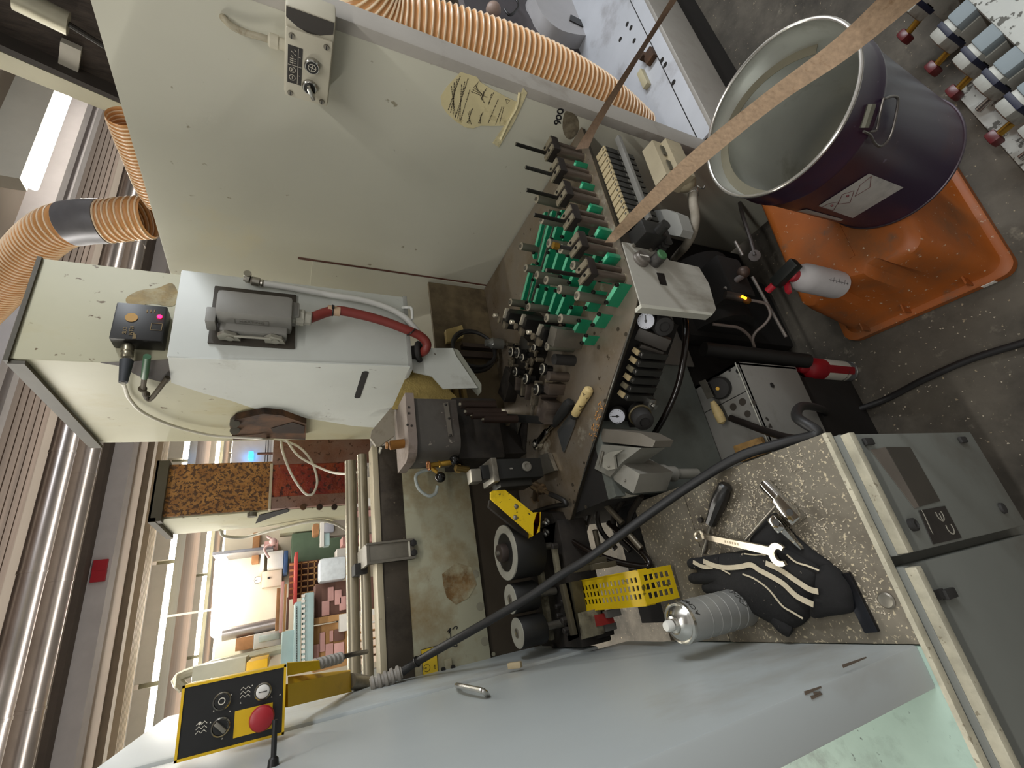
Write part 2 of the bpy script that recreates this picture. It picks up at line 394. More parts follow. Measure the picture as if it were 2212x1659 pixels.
bgbox('red_rail', 636, 1192, 643, 1302, 8.2, .15, m_redbar, 'red rail upright in front of the shelf grid', 'rail', back=8.71)
# stacks of boards by the light blue machine
for k, (x0, y0, x1, y1) in enumerate(((596, 1270, 604, 1362), (605, 1256, 612, 1366), (613, 1262, 618, 1368), (619, 1290, 624, 1360))):
    bgbox('board', x0, y0, x1, y1, 8.3, .25, (m_ply, m_pink, m_card, m_darkbrown)[k], ('brown', 'pinkish', 'tan', 'dark brown')[k] + ' plank in the far stack above the pale blue machine', 'plank')
t = thing('panel_saw', 'long pale blue machine with a row of teeth behind the pressure beam', 'machine', pY(690, 1360, 7.6))
part('body', boxY(MB(), 608, 1362, 640, 1440, 7.6, .5, .02), m_blue, t); part('beam', boxY(MB(), 635, 1300, 650, 1440, 7.5, .4, .02), m_blue, t); part('table', boxY(MB(), 655, 1280, 678, 1445, 7.4, .5, .02), m_blue, t)
b = MB()
for k in range(14): boxY(b, 652, 1284 + k * 11, 659, 1290 + k * 11, 7.36, .1)
part('tooth_row', b, m_white, t)
b = MB()
for k in range(36): boxY(b, 640, 1310 + k * 3.6, 642, 1312 + k * 3.6, 7.48, .05)
part('scale_strip', b, m_dark, t)
bgbox('dark_stack', 681, 1258, 748, 1330, 7.7, .5, m_darkbrown, 'dark brown stack of boards in the far row', 'stack', stand=True)
for k, (x0, y0, x1, y1) in enumerate(((708, 1268, 721, 1298), (723, 1274, 738, 1306), (733, 1288, 748, 1318), (695, 1298, 712, 1330))):
    bgbox('pink_card', x0, y0, x1, y1, 7.66, .02, m_pink, ('first', 'second', 'third', 'lowest')[k] + ' pink label sheet from the top right on the dark brown stack', 'label sheet')
bgbox('carton', 678, 1331, 732, 1345, 7.6, .5, m_card, 'flat cardboard carton under the dark brown stack', 'carton', stand=True)
bgbox('white_carton', 733, 1326, 750, 1364, 7.55, .4, m_white, 'small white carton beside the flat cardboard', 'carton', stand=True)
bgbox('carton_stack', 676, 1347, 748, 1446, 7.7, .5, m_card, 'tall cardboard stack beside the yellow arm', 'stack', stand=True)
for k, (x0, y0, x1, y1) in enumerate(((690, 1366, 702, 1408), (703, 1390, 720, 1440), (722, 1388, 744, 1424), (677, 1392, 689, 1445), (712, 1362, 720, 1386), (722, 1358, 744, 1384))):
    bgbox('pink_card', x0, y0, x1, y1, 7.66, .02, (m_pink, m_pink, m_pink, m_pink, m_pink, m_darkbrown)[k], ('narrow pink sheet in the middle', 'wide pink sheet in the middle', 'pink sheet at the bottom', 'pale pink sheet at the top', 'small pink sheet at the side', 'dark sheet at the bottom')[k] + ' of the tall cardboard stack', 'sheet')
b = MB()
for k in range(6): boxY(b, 770, 1332 + k * 18, 800, 1345 + k * 18, 6.4, .4, .01)
[setattr(v.co, 'z', 0) for v in b.bm.verts if v.co.z < pY(795, 1380, 6.4).z + .03]; solo('plank_stack', b, M('pale_planks', '#d6c1ac', .7, var=.08), 'pale plank stack seen between the two round bars', 'stack')
b = MB(); boxY(b, 690, 1203, 748, 1254, 7.4, .35, .05); solo('plastic_sheet', b, m_plastic, 'crumpled translucent white plastic sheet in the far row', 'plastic sheet')
solo('far_bench', boxY(MB(), 724, 1120, 745, 1185, 7.45, .4), m_conc, 'grey bench carrying the far motor unit', 'bench') if 0 else None
t = thing('far_motor', 'grey motor unit on a tan frame in the far row', 'motor', pY(720, 1140, 7.5))
part('motor_box', boxY(MB(), 700, 1128, 722, 1150, 7.5, .3, .03), M('motor_grey', '#a3a3ac', .4, var=.06), t); part('post', boxY(MB(), 692, 1128, 700, 1180, 7.52, .1), m_white, t); part('tan_body', boxY(MB(), 676, 1130, 690, 1155, 7.6, .3, .03), m_ply, t); part('column', boxY(MB(), 700, 1150, 712, 1178, 7.55, .2), m_blue, t); q = pY(712, 1140, 7.55); part('pedestal', MB().box((q.x - .12, 7.56, 0), (q.x + .12, 7.75, q.z)), m_conc, t)
for k in range(5):
    bgbox('rack_board', 728 + (k % 2) * 12, 1080 + k * 26, 748, 1098 + k * 26, 7.9, .4, (m_white, m_pink)[k % 2], ('pale white', 'pinkish')[k % 2] + ' board in the far low rack, %s from the red plate' % ('first second third fourth fifth'.split()[k]), 'board', stand=True)
t = bgbox('wall_bracket', 459, 1186, 590, 1193, 8.9, .06, M('bracket_grey', '#8f8e92', .35, metal=.6), 'grey steel bracket arm standing out below the lamps', 'bracket', back=9.6)
q = pY(590, 1170, 8.8); b = MB().tube([q + Vector((-.25, 0, .05)), q + Vector((-.1, 0, .12)), q, q + Vector((.1, 0, .1))], .02); b.sphere(q, .06); b.cyl(q, q + Vector((0, .8, 0)), .02); solo('pipe_joint', b, M('pink_pipe', '#c9a9a4', .4, var=.1), 'pinkish pipe joint at the end of the grey bracket arm', 'pipe joint')
bgbox('green_drawers', 605, 1118, 655, 1150, 8.9, .4, M('pale_green', '#b9b79c', .6, var=.05), 'pale green drawer front beside the second hood', 'drawer', stand=True)
# silver duct, cable pipe and cabinets right of the yellow panel
a = pY(480, 1372, 8.8); c = pY(602, 1346, 8.8); solo('air_duct', MB().cyl(a, c, .085), m_galv, 'silver air duct along the cream far wall', 'duct')
t = thing('far_cabinet', 'grey cabinet with a small window beside the cream pipe', 'cabinet', pY(608, 1380, 8.6))
part('body', boxY(MB(), 548, 1365, 608, 1398, 8.6, .3, .02), M('cab_grey', '#c5c6c2', .5, var=.04), t); part('window', boxY(MB(), 560, 1370, 604, 1384, 8.58, .05, .01), M('cab_window', '#aebcb8', .2), t)
bgbox('wall_picture', 509, 1376, 547, 1404, 8.7, .05, m_ply, 'square brown board on the wall above the cabinet', 'board', back=9.6)
a = pY(400, 1456, 7.8); c = pY(615, 1400, 7.8); solo('conduit_pipe', MB().tube([pY(398, 1490, 7.8), a, c], .06, k=6), M('pipe_cream', '#b9b49c', .35, metal=.3, var=.08), 'cream pipe bending down behind the yellow control panel', 'pipe')
bgbox('yellow_case', 532, 1426, 578, 1456, 6.5, .3, M('yellow_case', '#e0ae1c', .5, var=.06), 'small yellow case behind the black control panel', 'case', back=9.6)
bgbox('grey_case', 416, 1430, 530, 1462, 7.0, .3, M('case_greygreen', '#bdbba6', .5, var=.06), 'pale grey-green case behind the black control panel', 'case', back=9.6)
# bright end wall seen through the slit between the hoods
solo('end_wall', MB().box((pY(550, 1010, 12).x, 12.0, 0), (pY(550, 925, 12).x, 12.1, pY(502, 960, 12).z)), M('bright_wall', '#eceae6', .8, var=.03), 'bright white wall seen in the gap between the hoods', 'wall', kind='structure')
q = pY(541, 981, 11.9); solo('lit_sign', boxY(MB(), 537, 975, 547, 989, 11.8, .22), M('blue_sign', '#3aa0ff', .4, var=0, emit='#2f9dff', estr=3), 'small glowing blue sign in the gap between the hoods', 'sign')
b = MB()
for px in (573, 578): boxY(b, px, 940, px + 1.5, 1000, 11.8, .05)
solo('wall_pipe', b, m_dark, 'pair of thin dark pipes on the bright wall in the gap', 'pipes')
b = MB(); boxY(b, 556, 977, 590, 981, 11.75, .05); solo('pipe_valve', b, m_darkbrown, 'dark red pipe crossing the thin pipes in the gap', 'pipe')
bgbox('yellow_sign', 549, 938, 562, 943, 11.8, .05, M('yellow_case', '#e0ae1c', .5), 'yellow sign at the top of the gap between the hoods', 'sign', back=12.0)
# ================================================================== machine: big sheet metal
m_panel = M('panel_beige', '#bdbbab', .5, var=.05, scale=1.5, dirt='#c6b993', dirt_amt=.33, dirt_scale=1.3, speck='#8a836e', speck_amt=.19, speck_scale=26)
m_flange = M('flange_grey', '#a29d95', .5, var=.06, dirt='#7d7568', dirt_amt=.33, dirt_scale=5)
m_hood = M('hood_yellowed', '#b3af94', .5, var=.06, scale=3, dirt='#a3966a', dirt_amt=.40, dirt_scale=3, dirt2='#6f5c38', dirt2_amt=.25, dirt2_scale=7, speck='#5a4526', speck_amt=.22, speck_scale=45, stretch=(1, 1, .7))
m_cover = M('cover_white', '#c3c6c0', .42, var=.05, scale=3, dirt='#8f8c80', dirt_amt=.29, dirt_scale=5, speck='#6b675e', speck_amt=.20, speck_scale=30)
m_black = M('black_plastic', '#191817', .4, var=.1)
m_blackm = M('black_matt', '#262422', .75, var=.12)
m_steel = M('bright_steel', '#c0beb8', .22, metal=.95, var=.08)
m_dullsteel = M('dull_steel', '#8b867b', .4, metal=.75, var=.15, scale=12, dirt='#4a4236', dirt_amt=.35, dirt_scale=10)
m_grey = M('housing_grey', '#8d8b86', .5, var=.08, scale=8)
m_rust = M('rust_brown', '#5a3c22', .8, var=.3, scale=12, dirt='#221710', dirt_amt=.45, dirt_scale=9)
m_brass = M('brass', '#b08a3c', .3, metal=.9, var=.15)
m_yellow = M('safety_yellow', '#d8ae0e', .5, var=.06, dirt='#a8860f', dirt_amt=.28, dirt_scale=8)
XP = 1.08
t = thing('side_panel', 'tall beige side panel of the machine with a marker-written number', 'panel', (XP + .03, 1.4, 0))
part('sheet', MB().box((XP, .57, .05), (XP + .04, 2.5, 1.965), .004), m_panel, t)
b = MB(); b.box((XP - .001, .545, .05), (XP + .066, .572, 1.965), .006)
part('front_flange', b, m_flange, t, label='grey front flange of the panel')
# door seams: raised plate with a gap, dark slot at its upper corner
part('access_plate', MB().box((XP - .003, 1.285, .86), (XP + .01, 2.3, 1.562), .001), m_panel, t)
part('slot_notch', MB().box((XP - .001, 1.275, 1.566), (XP + .002, 1.285, 1.605)).box((XP - .001, 1.276, .86), (XP + .0006, 1.2835, 1.566)), M('notch_dark', '#5a3428', .7), t)
# handwritten 900
b = MB(); nn = (-1, 0, 0)
def px3(zx, zy): return 1100 + zx / 3.687, zy / 3.687
def stroke(b, pts, w=.0035, X=XP - .0005, conv=px3):
    b.ribbon([pX(*conv(*p), X) for p in pts], w, nn)
stroke(b, [(418, 872), (428, 892), (405, 905), (386, 893), (392, 872), (414, 868), (432, 876)])
stroke(b, [(410, 925), (412, 945), (390, 952), (376, 938), (384, 918), (410, 922)])
stroke(b, [(380, 990), (365, 985), (362, 965), (380, 962), (388, 975), (372, 988)]); stroke(b, [(380, 962), (400, 970), (408, 985)])
part('handwriting', b, M('marker_black', '#15151a', .6, var=0), t, label='black handwritten 900')
part('grime_stain', MB().prism(smooth_path([pX(*p, XP - .0004) for p in ((1222, 240), (1246, 252), (1250, 280), (1236, 300), (1222, 296), (1215, 272))], 4, True), (-.0003, 0, 0)), M('panel_grime', '#5f5645', .7, var=.3, scale=40, dirt='#7d7562', dirt_amt=.46, dirt_scale=30), t)
# torn paper notice
m_paper = M('old_paper', '#cfc398', .8, var=.08, scale=12, dirt='#8f7c4c', dirt_amt=.3, dirt_scale=14)
def px2(zx, zy): return 550 + zx / 3.687, zy / 3.687
PP = [(1640, 572), (1700, 590), (1770, 612), (1800, 655), (1900, 715), (2000, 770), (2092, 812), (2070, 880), (2030, 930), (1985, 1000), (1900, 1002), (1800, 1000), (1740, 1022), (1680, 1015), (1600, 965), (1530, 900), (1490, 840), (1480, 770), (1530, 690)]
t2 = thing('paper_notice', 'torn yellowed paper notice taped to the beige side panel', 'notice', pX(*px2(1780, 820), XP))
part('sheet', MB().prism([pX(*px2(*p), XP - .0006) for p in PP], (-.0006, 0, 0)), m_paper, t2)
b = MB(); rnd = random.Random(3)
def trow(b, a, c, w=.0022):       # a printed line of text as a row of short dashes
    A = pX(*px2(*a), XP - .0013); B = pX(*px2(*c), XP - .0013); L = (B - A).length; d = (B - A).normalized(); s = 0
    while s < L:
        l = rnd.uniform(.002, .007); b.ribbon([A + d * s, A + d * min(L, s + l)], w, nn, .0003); s += l + .0014
for k in range(4): trow(b, (1632 - k * 24 + 6, 605 + k * 26), (1540 + k * 20, 880 + k * 18))
for k in range(3): trow(b, (1700 - k * 26, 625 + k * 24), (1600 + k * 17, 930 + k * 14))
trow(b, (1714, 715), (1640, 960))
for k in range(6): trow(b, (1785 - k * 12, 650 + k * 16), (1742 + k * 22, 700 + k * 15), .0018)
for k in range(5): trow(b, (1850 - k * 14, 700 + k * 14), (1800 + k * 8, 790 + k * 8), .0018)
for k in range(4): trow(b, (1740 - k * 14, 860 + k * 12), (1690 + k * 12, 980 + k * 4), .0018)
for k in range(2): trow(b, (1905 - k * 18, 735 + k * 12), (1860 + k * 4, 830 + k * 4), .0018)
trow(b, (1940, 790), (1860, 980)); trow(b, (1970, 850), (1920, 990)); trow(b, (1985, 850), (1950, 985), .0018)
for k in range(3): trow(b, (1820 - k * 12, 890 + k * 14), (1780 + k * 10, 985), .0018)
part('printed_text', b, M('print_ink', '#5b5240', .8, var=0), t2)
b = MB(); b.ribbon([pX(*px2(*p), XP - .0013) for p in ((2000, 790), (2035, 800), (2010, 830), (2000, 790))], .0012, nn, .0003, smooth=False); part('printed_mark', b, M('print_ink', '#5b5240'), t2)
b = MB(); TP = [(2140, 698), (2172, 738), (2120, 860), (2060, 985), (2000, 1080), (1945, 1172), (1895, 1138), (1960, 1040), (2035, 930), (2085, 820)]
b.prism([pX(*px2(*p), XP - .0016) for p in TP], (-.001, 0, 0)); b.tube([pX(*px2(*p), XP - .003) for p in ((2110, 740), (2090, 850), (2030, 960), (1960, 1110))], .0035, n=6)
part('tape_strip', b, M('masking_tape', '#d2c79e', .6, var=.15, scale=60, bump=.6, bump_scale=90), t2)

# push button box on the panel
XC = XP - .06
m_boxw = M('button_box', '#bdb7a4', .45, var=.05, scale=8, dirt='#7f786a', dirt_amt=.25, dirt_scale=14)
t = thing('button_box', 'pale push button box with two knobs on the beige side panel', 'control box', (XP, .61, 1.565))
part('case', MB().box((XC, .525, 1.564), (XP, .697, 1.650), .006), m_boxw, t)
b = MB()
part('dark_end_cap', MB().prism([(XC - .001, .528, 1.567), (XC - .001, .528, 1.648), (XC - .001, .545, 1.648), (XC - .001, .556, 1.63), (XC - .001, .561, 1.61), (XC - .001, .558, 1.59), (XC - .001, .548, 1.567)], (.002, 0, 0)), M('cap_dark', '#36312c', .5, var=.12), t)
part('cover_lip', MB().box((XC - .006, .56, 1.566), (XC, .695, 1.648), .003), m_boxw, t)
for (y, z) in ((.572, 1.638), (.572, 1.577), (.686, 1.638), (.686, 1.577)):
    s = part('screw', MB().lathe([(.0055, 0), (.005, .003), (.0, .003)], (XC - .006, y, z), (-1, 0, 0), 14), m_dullsteel, t)
    part('screw_slot', MB().box((XC - .0095, y - .004, z - .0008), (XC - .0088, y + .004, z + .0008)), m_black, s)
def sym_plate(X):
    pl = part('symbol_plate', MB().box((X - .0068, .590, 1.618), (X - .006, .664, 1.644)), M('plate_black', '#2a2622', .5, var=.05), t)
    b = MB(); x = X - .0070
    b.ribbon([(x, .592, 1.6255), (x, .663, 1.6255)], .0008, nn, .0003); b.ribbon([(x, .627, 1.619), (x, .627, 1.6435)], .0008, nn, .0003)
    def circ(y, z, r): b.ribbon([(x, y + r * math.cos(a * .5236), z + r * math.sin(a * .5236)) for a in range(13)], .0009, nn, .0003, smooth=False)
    circ(.636, 1.635, .0055); circ(.652, 1.635, .0055)
    b.text('M', (x, .636, 1.635), (0, -1, 0), (0, 0, 1), .008, .0004)
    b.ribbon([(x, .649, 1.635), (x, .655, 1.635)], .0009, nn, .0003)
    for q in ((.596, 1.633), (.600, 1.638), (.604, 1.633), (.608, 1.638)): b.ribbon([(x, q[0], q[1]), (x, q[0] + .003, q[1] - .004)], .0009, nn, .0003)
    for q in (.614, .618, .622): b.ribbon([(x, q, 1.630), (x, q, 1.640)], .001, nn, .0003)
    b.ribbon([(x, .612, 1.635), (x, .625, 1.635)], .001, nn, .0003)
    b.text('1', (x, .645, 1.6225), (0, -1, 0), (0, 0, 1), .005, .0004); b.text('1', (x, .608, 1.6225), (0, -1, 0), (0, 0, 1), .005, .0004)
    part('symbols', b, M('symbol_white', '#cfc8b8', .6, var=0), pl)
sym_plate(XC)
kn = part('push_button', MB().lathe([(.0145, 0), (.0145, .009), (.013, .011), (.0115, .011)], (XC - .006, .614, 1.600), (-1, 0, 0), 32), m_steel, t)
part('button_face', MB().cyl((XC - .012, .614, 1.600), (XC - .0175, .614, 1.600), .0115, n=28), m_black, kn)
b = MB()
for k in range(2):
    u = Vector((0, math.cos(k * math.pi / 2 + .2), math.sin(k * math.pi / 2 + .2))) * .006; c0 = Vector((XC - .0176, .614, 1.600)); b.ribbon([c0 - u, c0 + u], .0011, nn, .0004)
b.ribbon([(XC - .0176, .614 + .0072 * math.cos(a * .5236), 1.600 + .0072 * math.sin(a * .5236)) for a in range(13)], .001, nn, .0004, smooth=False)
part('cross_mark', b, M('symbol_white', '#cfc8b8'), kn)
kn = part('rotary_switch', MB().lathe([(.0145, 0), (.0145, .006), (.013, .008)], (XC - .006, .660, 1.602), (-1, 0, 0), 32), m_steel, t)
part('switch_base', MB().cyl((XC - .010, .660, 1.602), (XC - .016, .660, 1.602), .011, n=28), m_black, kn)
part('switch_handle', MB().obox((XC - .021, .663, 1.599), (.014, .026, .008), (1, 0, 0), (0, .9, -.45), .002), m_steel, kn)
q = pX(608, 95, XC + .03); b = MB().lathe([(.011, 0), (.011, .012), (.013, .012), (.013, .026), (.009, .03)], (XC + .03, q.y, 1.65), (0, 0, 1), 12)
part('cable_gland', b, m_boxw, t)
b = MB().tube([(XC + .03, q.y, 1.675), pX(570, 82, XP - .03), pX(535, 72, XP - .022), pX(503, 58, XP - .018), pX(485, 42, XP - .012), pX(482, 36, XP + .003), pX(490, 33, XP + .01)], .0062, n=12)
solo('grey_cable', b, M('dusty_cable', '#a29a84', .6, var=.15, scale=30, dirt='#6b5636', dirt_amt=.35, dirt_scale=40), 'short dusty grey cable looping from the push button box into the beige panel', 'cable')

# ---- glue hood and white cover
X0, X1, Y0, Y1 = .60, .862, 1.15, 1.665
t = thing('front_hood', 'tall yellowed sheet metal hood behind the white cover', 'hood', ((X0 + X1) / 2, (Y0 + Y1) / 2, 1.3))
part('shell', MB().box((X0, Y0, 1.33), (X1, Y1, 2.135), .003), m_hood, t)
b = MB(); b.box((X0 - .008, Y0 - .006, 2.132), (X1, Y1 + .012, 2.140)); b.box((X0 - .012, Y0, 2.108), (X0 - .004, Y1 + .012, 2.134))
part('top_lip', b, M('lip_shaded', '#4a4436', .6, var=.15), t, label='folded lip along the top of the hood, darkened for its shade')  # the shaded underside of the lip is put into its dark colour
b = MB().prism([pX(*p, X0 - .001) for p in ((217, 783), (258, 790), (300, 812), (362, 828), (372, 815), (366, 776))], (-.001, 0, 0))
part('oil_stain', MB().prism(smooth_path([pY(*p, Y0 - .0004) for p in ((372, 612), (385, 640), (372, 662), (330, 656), (285, 662), (272, 645), (300, 628), (340, 622))], 4, True), (0, -.0003, 0)), M('oil_stain', '#8f7842', .5, var=.25, scale=30, dirt='#aba27e', dirt_amt=.45, dirt_scale=14), t)
part('corner_cutout', b, M('opening_dark', '#2a1c10', .6, var=.3, scale=20), t)  # flat dark patch stands for the shaded inside of the opening
k = part('rusty_bracket', MB().prism([pX(*p, X0 - .003) for p in ((497, 905), (510, 893), (570, 880), (610, 884), (662, 903), (660, 938), (575, 934), (505, 938))], (-.02, 0, 0)), m_rust, t)
for p in ((507, 915), (507, 930)): part('bracket_bolt', MB().cyl(pX(*p, X0 - .02), pX(*p, X0 - .03), .013, n=14), M('grey_bolt', '#6f6b60', .5, metal=.6), k)
part('bracket_opening', MB().prism([pX(*p, X0 - .024) for p in ((585, 925), (632, 912), (658, 920), (657, 936), (590, 934))], (-.001, 0, 0)), M('opening_dark', '#2a1c10'), k)  # dark patch again in place of the shaded opening
YC, XCv = 1.10, .597
cv = thing('cover_box', 'white sheet metal cover carrying a grey plug and red hose', 'cover', (.72, YC, 1.32))
b = MB()
b.box((XCv, YC, 1.322), (.84, YC + .05, 1.863), .004)
part('front_plate', b, m_cover, cv)
b = MB().prism([pX(*p, XCv - .001) for p in ((363, 772), (886, 793), (862, 870), (826, 925), (760, 920), (660, 903), (565, 888), (500, 866), (440, 850), (370, 827))], (.004, 0, 0))
part('side_plate', b, m_cover, cv)
part('bottom_lip', MB().box((XCv - .002, YC - .003, 1.312), (.842, YC + .05, 1.324), .002), M('lip_grey', '#9a9b96', .5, var=.08), cv)
A, B = pX(789, 805, XCv - .001), pX(772, 857, XCv - .001)
b = MB(); d = (B - A).normalized(); sd = Vector((1, 0, 0)).cross(d).normalized() * .0085
pts = []
for i in range(9): a = math.pi / 2 + math.pi * i / 8; pts.append(A + d * (.0085 * math.cos(a)) + sd * math.sin(a))
for i in range(9): a = -math.pi / 2 + math.pi * i / 8; pts.append(B + d * (.0085 * math.cos(a)) + sd * math.sin(a))
b.prism(pts, (-.0012, 0, 0)); part('slot', b, M('slot_black', '#15120f', .8, var=0), cv)
b = MB().tube([pY(870, 665, YC - .004), pY(878, 664, YC - .02), pY(889, 667, YC - .022), pY(891, 690, YC - .022)], .0045, n=10); part('wire_handle', b, M('handle_white', '#cfd0cb', .35, var=.04), cv)
# grey industrial plug
m_plug = M('plug_grey', '#84827c', .5, var=.06, scale=10, dirt='#5c574d', dirt_amt=.25, dirt_scale=14)
pl = thing('plug_connector', 'grey industrial plug connector with latch levers on the white cover', 'connector', pY(545, 700, YC))
part('base_plate', MB().box((.635, YC - .006, 1.607), (.80, YC, 1.79), .003), M('base_dark', '#3b352c', .6, var=.12), pl)
b = MB(); b.box((.672, YC - .085, 1.615), (.735, YC - .006, 1.772), .010); part('housing', b, m_plug, pl)
b = MB(); b.box((.652, YC - .04, 1.625), (.748, YC - .006, 1.765), .005); part('collar', b, m_plug, pl)
part('side_lug', MB().box((.66, YC - .06, 1.772), (.70, YC - .02, 1.792), .003), m_plug, pl); part('side_lug', MB().box((.69, YC - .07, 1.600), (.73, YC - .02, 1.616), .003), m_plug, pl)
m_lever = M('lever_zinc', '#a7a498', .4, metal=.5, var=.1)
for z in (1.745, 1.650):
    b = MB().prism([(.642, YC - .012, z + .022), (.642, YC - .03, z + .024), (.642, YC - .045, z + .01), (.642, YC - .035, z - .014), (.642, YC - .012, z - .022)], (.008, 0, 0)); b.cyl((.640, YC - .022, z), (.652, YC - .022, z), .009, n=16)
    part('latch_lever', b, m_lever, pl)
b = MB().tube([(.6415, YC - .034, 1.735), (.641, YC - .036, 1.70), (.6415, YC - .034, 1.66)], .003, n=8); part('latch_wire', b, m_lever, pl)
b = MB(); b.text('HARTING', (.6715, YC - .052, 1.70), (0, 0, -1), (0, -1, 0), .012, .0006)
for (p, q) in (((1.735, .043), (1.665, .043)), ((1.735, .061), (1.665, .061)), ((1.735, .043), (1.735, .061)), ((1.665, .043), (1.665, .061))):
    b.ribbon([(.6718, YC - p[1], p[0]), (.6718, YC - q[1], q[0])], .0012, nn, .0006)
part('embossed_mark', b, M('plug_mark', '#6d6a63', .5, var=0), pl)
g0 = Vector((.704, YC - .045, 1.615)); g1 = Vector((.702, YC - .045, 1.572))
part('cable_gland', MB().lathe([(.017, 0), (.017, .008), (.021, .009), (.021, .026), (.0175, .028), (.0175, .042), (.015, .044)], g0, g1 - g0, 10), M('gland_grey', '#a3a094', .5, var=.06), pl)
# red hose and white hose
m_redhose = M('red_hose', '#7c2f28', .5, var=.08, scale=14)
rp = [g1 + Vector((0, 0, .006)), pY(722, 671, YC - .0465)] + [pY(*p, YC - dd) for p, dd in (((775, 679), .046), ((830, 694), .042), ((880, 713), .036), ((908, 726), .028), ((922, 742), .018), ((918, 757), .004), ((905, 764), -.03))]
t = thing('red_hose', 'dark red hose curving from the grey plug to the white cover bottom', 'hose', rp[-1])
part('hose', MB().tube(rp, .0125, n=16), m_redhose, t)
q = Vector(rp[1]) + Vector((0, 0, .016)); part('label_band', MB().cyl(q, q + Vector((-.0005, 0, -.03)), .0131, n=20), M('label_cream', '#c7a98b', .6, var=.1), t)
part('cable_tie', MB().torus(q + Vector((0, 0, -.012)), (0, 0, 1), .0135, .0018).box((q.x - .004, q.y - .02, q.z - .015), (q.x + .003, q.y - .012, q.z - .009)), m_black, t)
q2 = pY(888, 717, YC - .038); part('tie_ring', MB().torus(q2, (rp[6] - rp[5]), .0135, .002), m_black, t)
wp = [pY(*p, YC - .014) for p in ((566, 612), (640, 624), (720, 638), (790, 650), (840, 666), (872, 684), (890, 702), (906, 722))] + [pY(915, 742, YC + .01)]
t = thing('white_hose', 'white air hose running beside the red hose on the white cover', 'hose', wp[-1])
part('hose', MB().tube(wp, .0085, n=14), M('hose_white', '#c9c9c4', .4, var=.04), t)
b = MB(); e = pY(536, 606, YC); b.cyl(e, e + Vector((0, -.03, 0)), .009, n=14); b.cyl(pY(528, 600, YC - .018), pY(540, 604, YC - .018), .009, n=10); b.lathe([(.009, 0), (.012, .004), (.012, .02), (.009, .022), (.0105, .026), (.009, .03)], pY(541, 606, YC - .016), pY(566, 612, YC - .014) - pY(541, 606, YC - .016), 14)
part('elbow_fitting', b, M('nickel', '#a8a49a', .28, metal=.9, var=.1), t)
# dark ring the red hose enters
solo('hose_socket', MB().torus(pY(905, 760, YC + .02), (.1, .5, 1), .024, .008).cyl(pY(905, 760, YC + .02), pY(905, 760, YC + .02) + Vector((0, .01, .02)), .02), m_blackm, 'black rubber socket ring under the white cover where the red hose ends', 'socket')
# lower grey shield and dusty yellow plate
t = thing('lower_shield', 'light grey angled shield hanging below the white cover', 'shield', pY(950, 800, YC + .03))
b = MB().prism([pY(*p, YC + .03) for p in ((885, 752), (978, 752), (986, 770), (1032, 838), (958, 840), (934, 813), (893, 803))], (0, .004, 0)); part('plate', b, m_cover, t)
b = MB().prism([pY(*p, YC + .034) for p in ((978, 752), (986, 770), (1032, 838), (1040, 846), (1040, 830), (990, 756))], (0, .03, 0)); part('folded_edge', b, M('edge_greygreen', '#8f9084', .5, var=.08), t)
m_dust = M('dusty_plate', '#a08c52', .95, var=.12, scale=60, bump=.8, bump_scale=160)
b = MB().prism([pY(*p, YC + .06) for p in ((884, 798), (930, 800), (966, 838), (985, 856), (1030, 930), (1005, 935), (965, 890), (938, 882), (846, 884))], (0, .004, 0))
solo('dusty_plate', b, m_dust, 'dust-covered ochre plate behind the grey motor block', 'plate')
b = MB()
for k in range(5): b.box((.50 + k * .004, 1.25 + k * .012, 1.10 + k * .022), (.70, 1.27 + k * .012, 1.112 + k * .022))
solo('ribbed_guide', b, M('ochre_ribs', '#8f7a4c', .8, var=.15), 'stack of dusty ochre guide strips behind the magazine rollers', 'guide')

# ---- sensor box, its plug and wires
t = thing('sensor_box', 'black sensor box with a glowing red lamp on the yellowed hood', 'sensor', pY(310, 700, Y0))
c0, c1 = pY(256, 660, Y0 - .03), pY(352, 745, Y0 - .03)
part('case', MB().box((c1.x, Y0 - .045, c1.z), (c0.x, Y0 - .0005, c0.z), .004), m_black, t)
yy = Y0 - .0455
q = pY(345, 684, yy); part('status_lamp', MB().sphere(q, .005, 14), M('led_red', '#ff2040', .3, var=0, emit='#ff1038', estr=9), t)
q = pY(284, 686, yy); b = MB().cyl(q, q + Vector((0, -.001, 0)), .0115, n=28); bb = part('round_sticker', b, M('sticker_ochre', '#b08846', .6, var=.1), t)
b = MB()
for (x0, y0, s) in ((262, 722, .008), (276, 722, .008)):
    q = pY(x0 + 8, y0 - 8, yy); b.text('SLO' if x0 < 270 else 'NT24', q + Vector((0, -.0004, 0)), (1, 0, 0), (0, 0, 1), .010, .0005)
for k in range(4): q = pY(286 + k * 2, 730, yy); b.box((q.x - .002, yy - .0006, q.z - .0012), (q.x + .014 - k * .002, yy, q.z))
q = pY(338, 706, yy); 
for (a, c) in (((0, 0), (.018, 0)), ((.018, 0), (.018, .02)), ((.018, .02), (0, .02)), ((0, .02), (0, 0))): b.ribbon([(q.x - .009 + a[0], yy - .0003, q.z - .01 + a[1]), (q.x - .009 + c[0], yy - .0003, q.z - .01 + c[1])], .001, (0, -1, 0), .0004)
for k in range(3): q = pY(318 + 8 * k, 672, yy); b.box((q.x - .004, yy - .0006, q.z - .001), (q.x + .004, yy, q.z + .001))
part('printed_marks', b, M('ochre_print', '#7c6840', .6, var=0), t)
b = MB(); q = pY(276, 746, Y0 - .025); e = pY(274, 775, Y0 - .027); b.lathe([(.010, 0), (.012, .003), (.012, .018), (.0105, .02), (.0115, .022), (.0115, .03), (.010, .034)], q, e - q, 18); part('plug_nut', b, m_brass if 0 else M('dirty_nickel', '#8f8874', .35, metal=.8, var=.15), t)
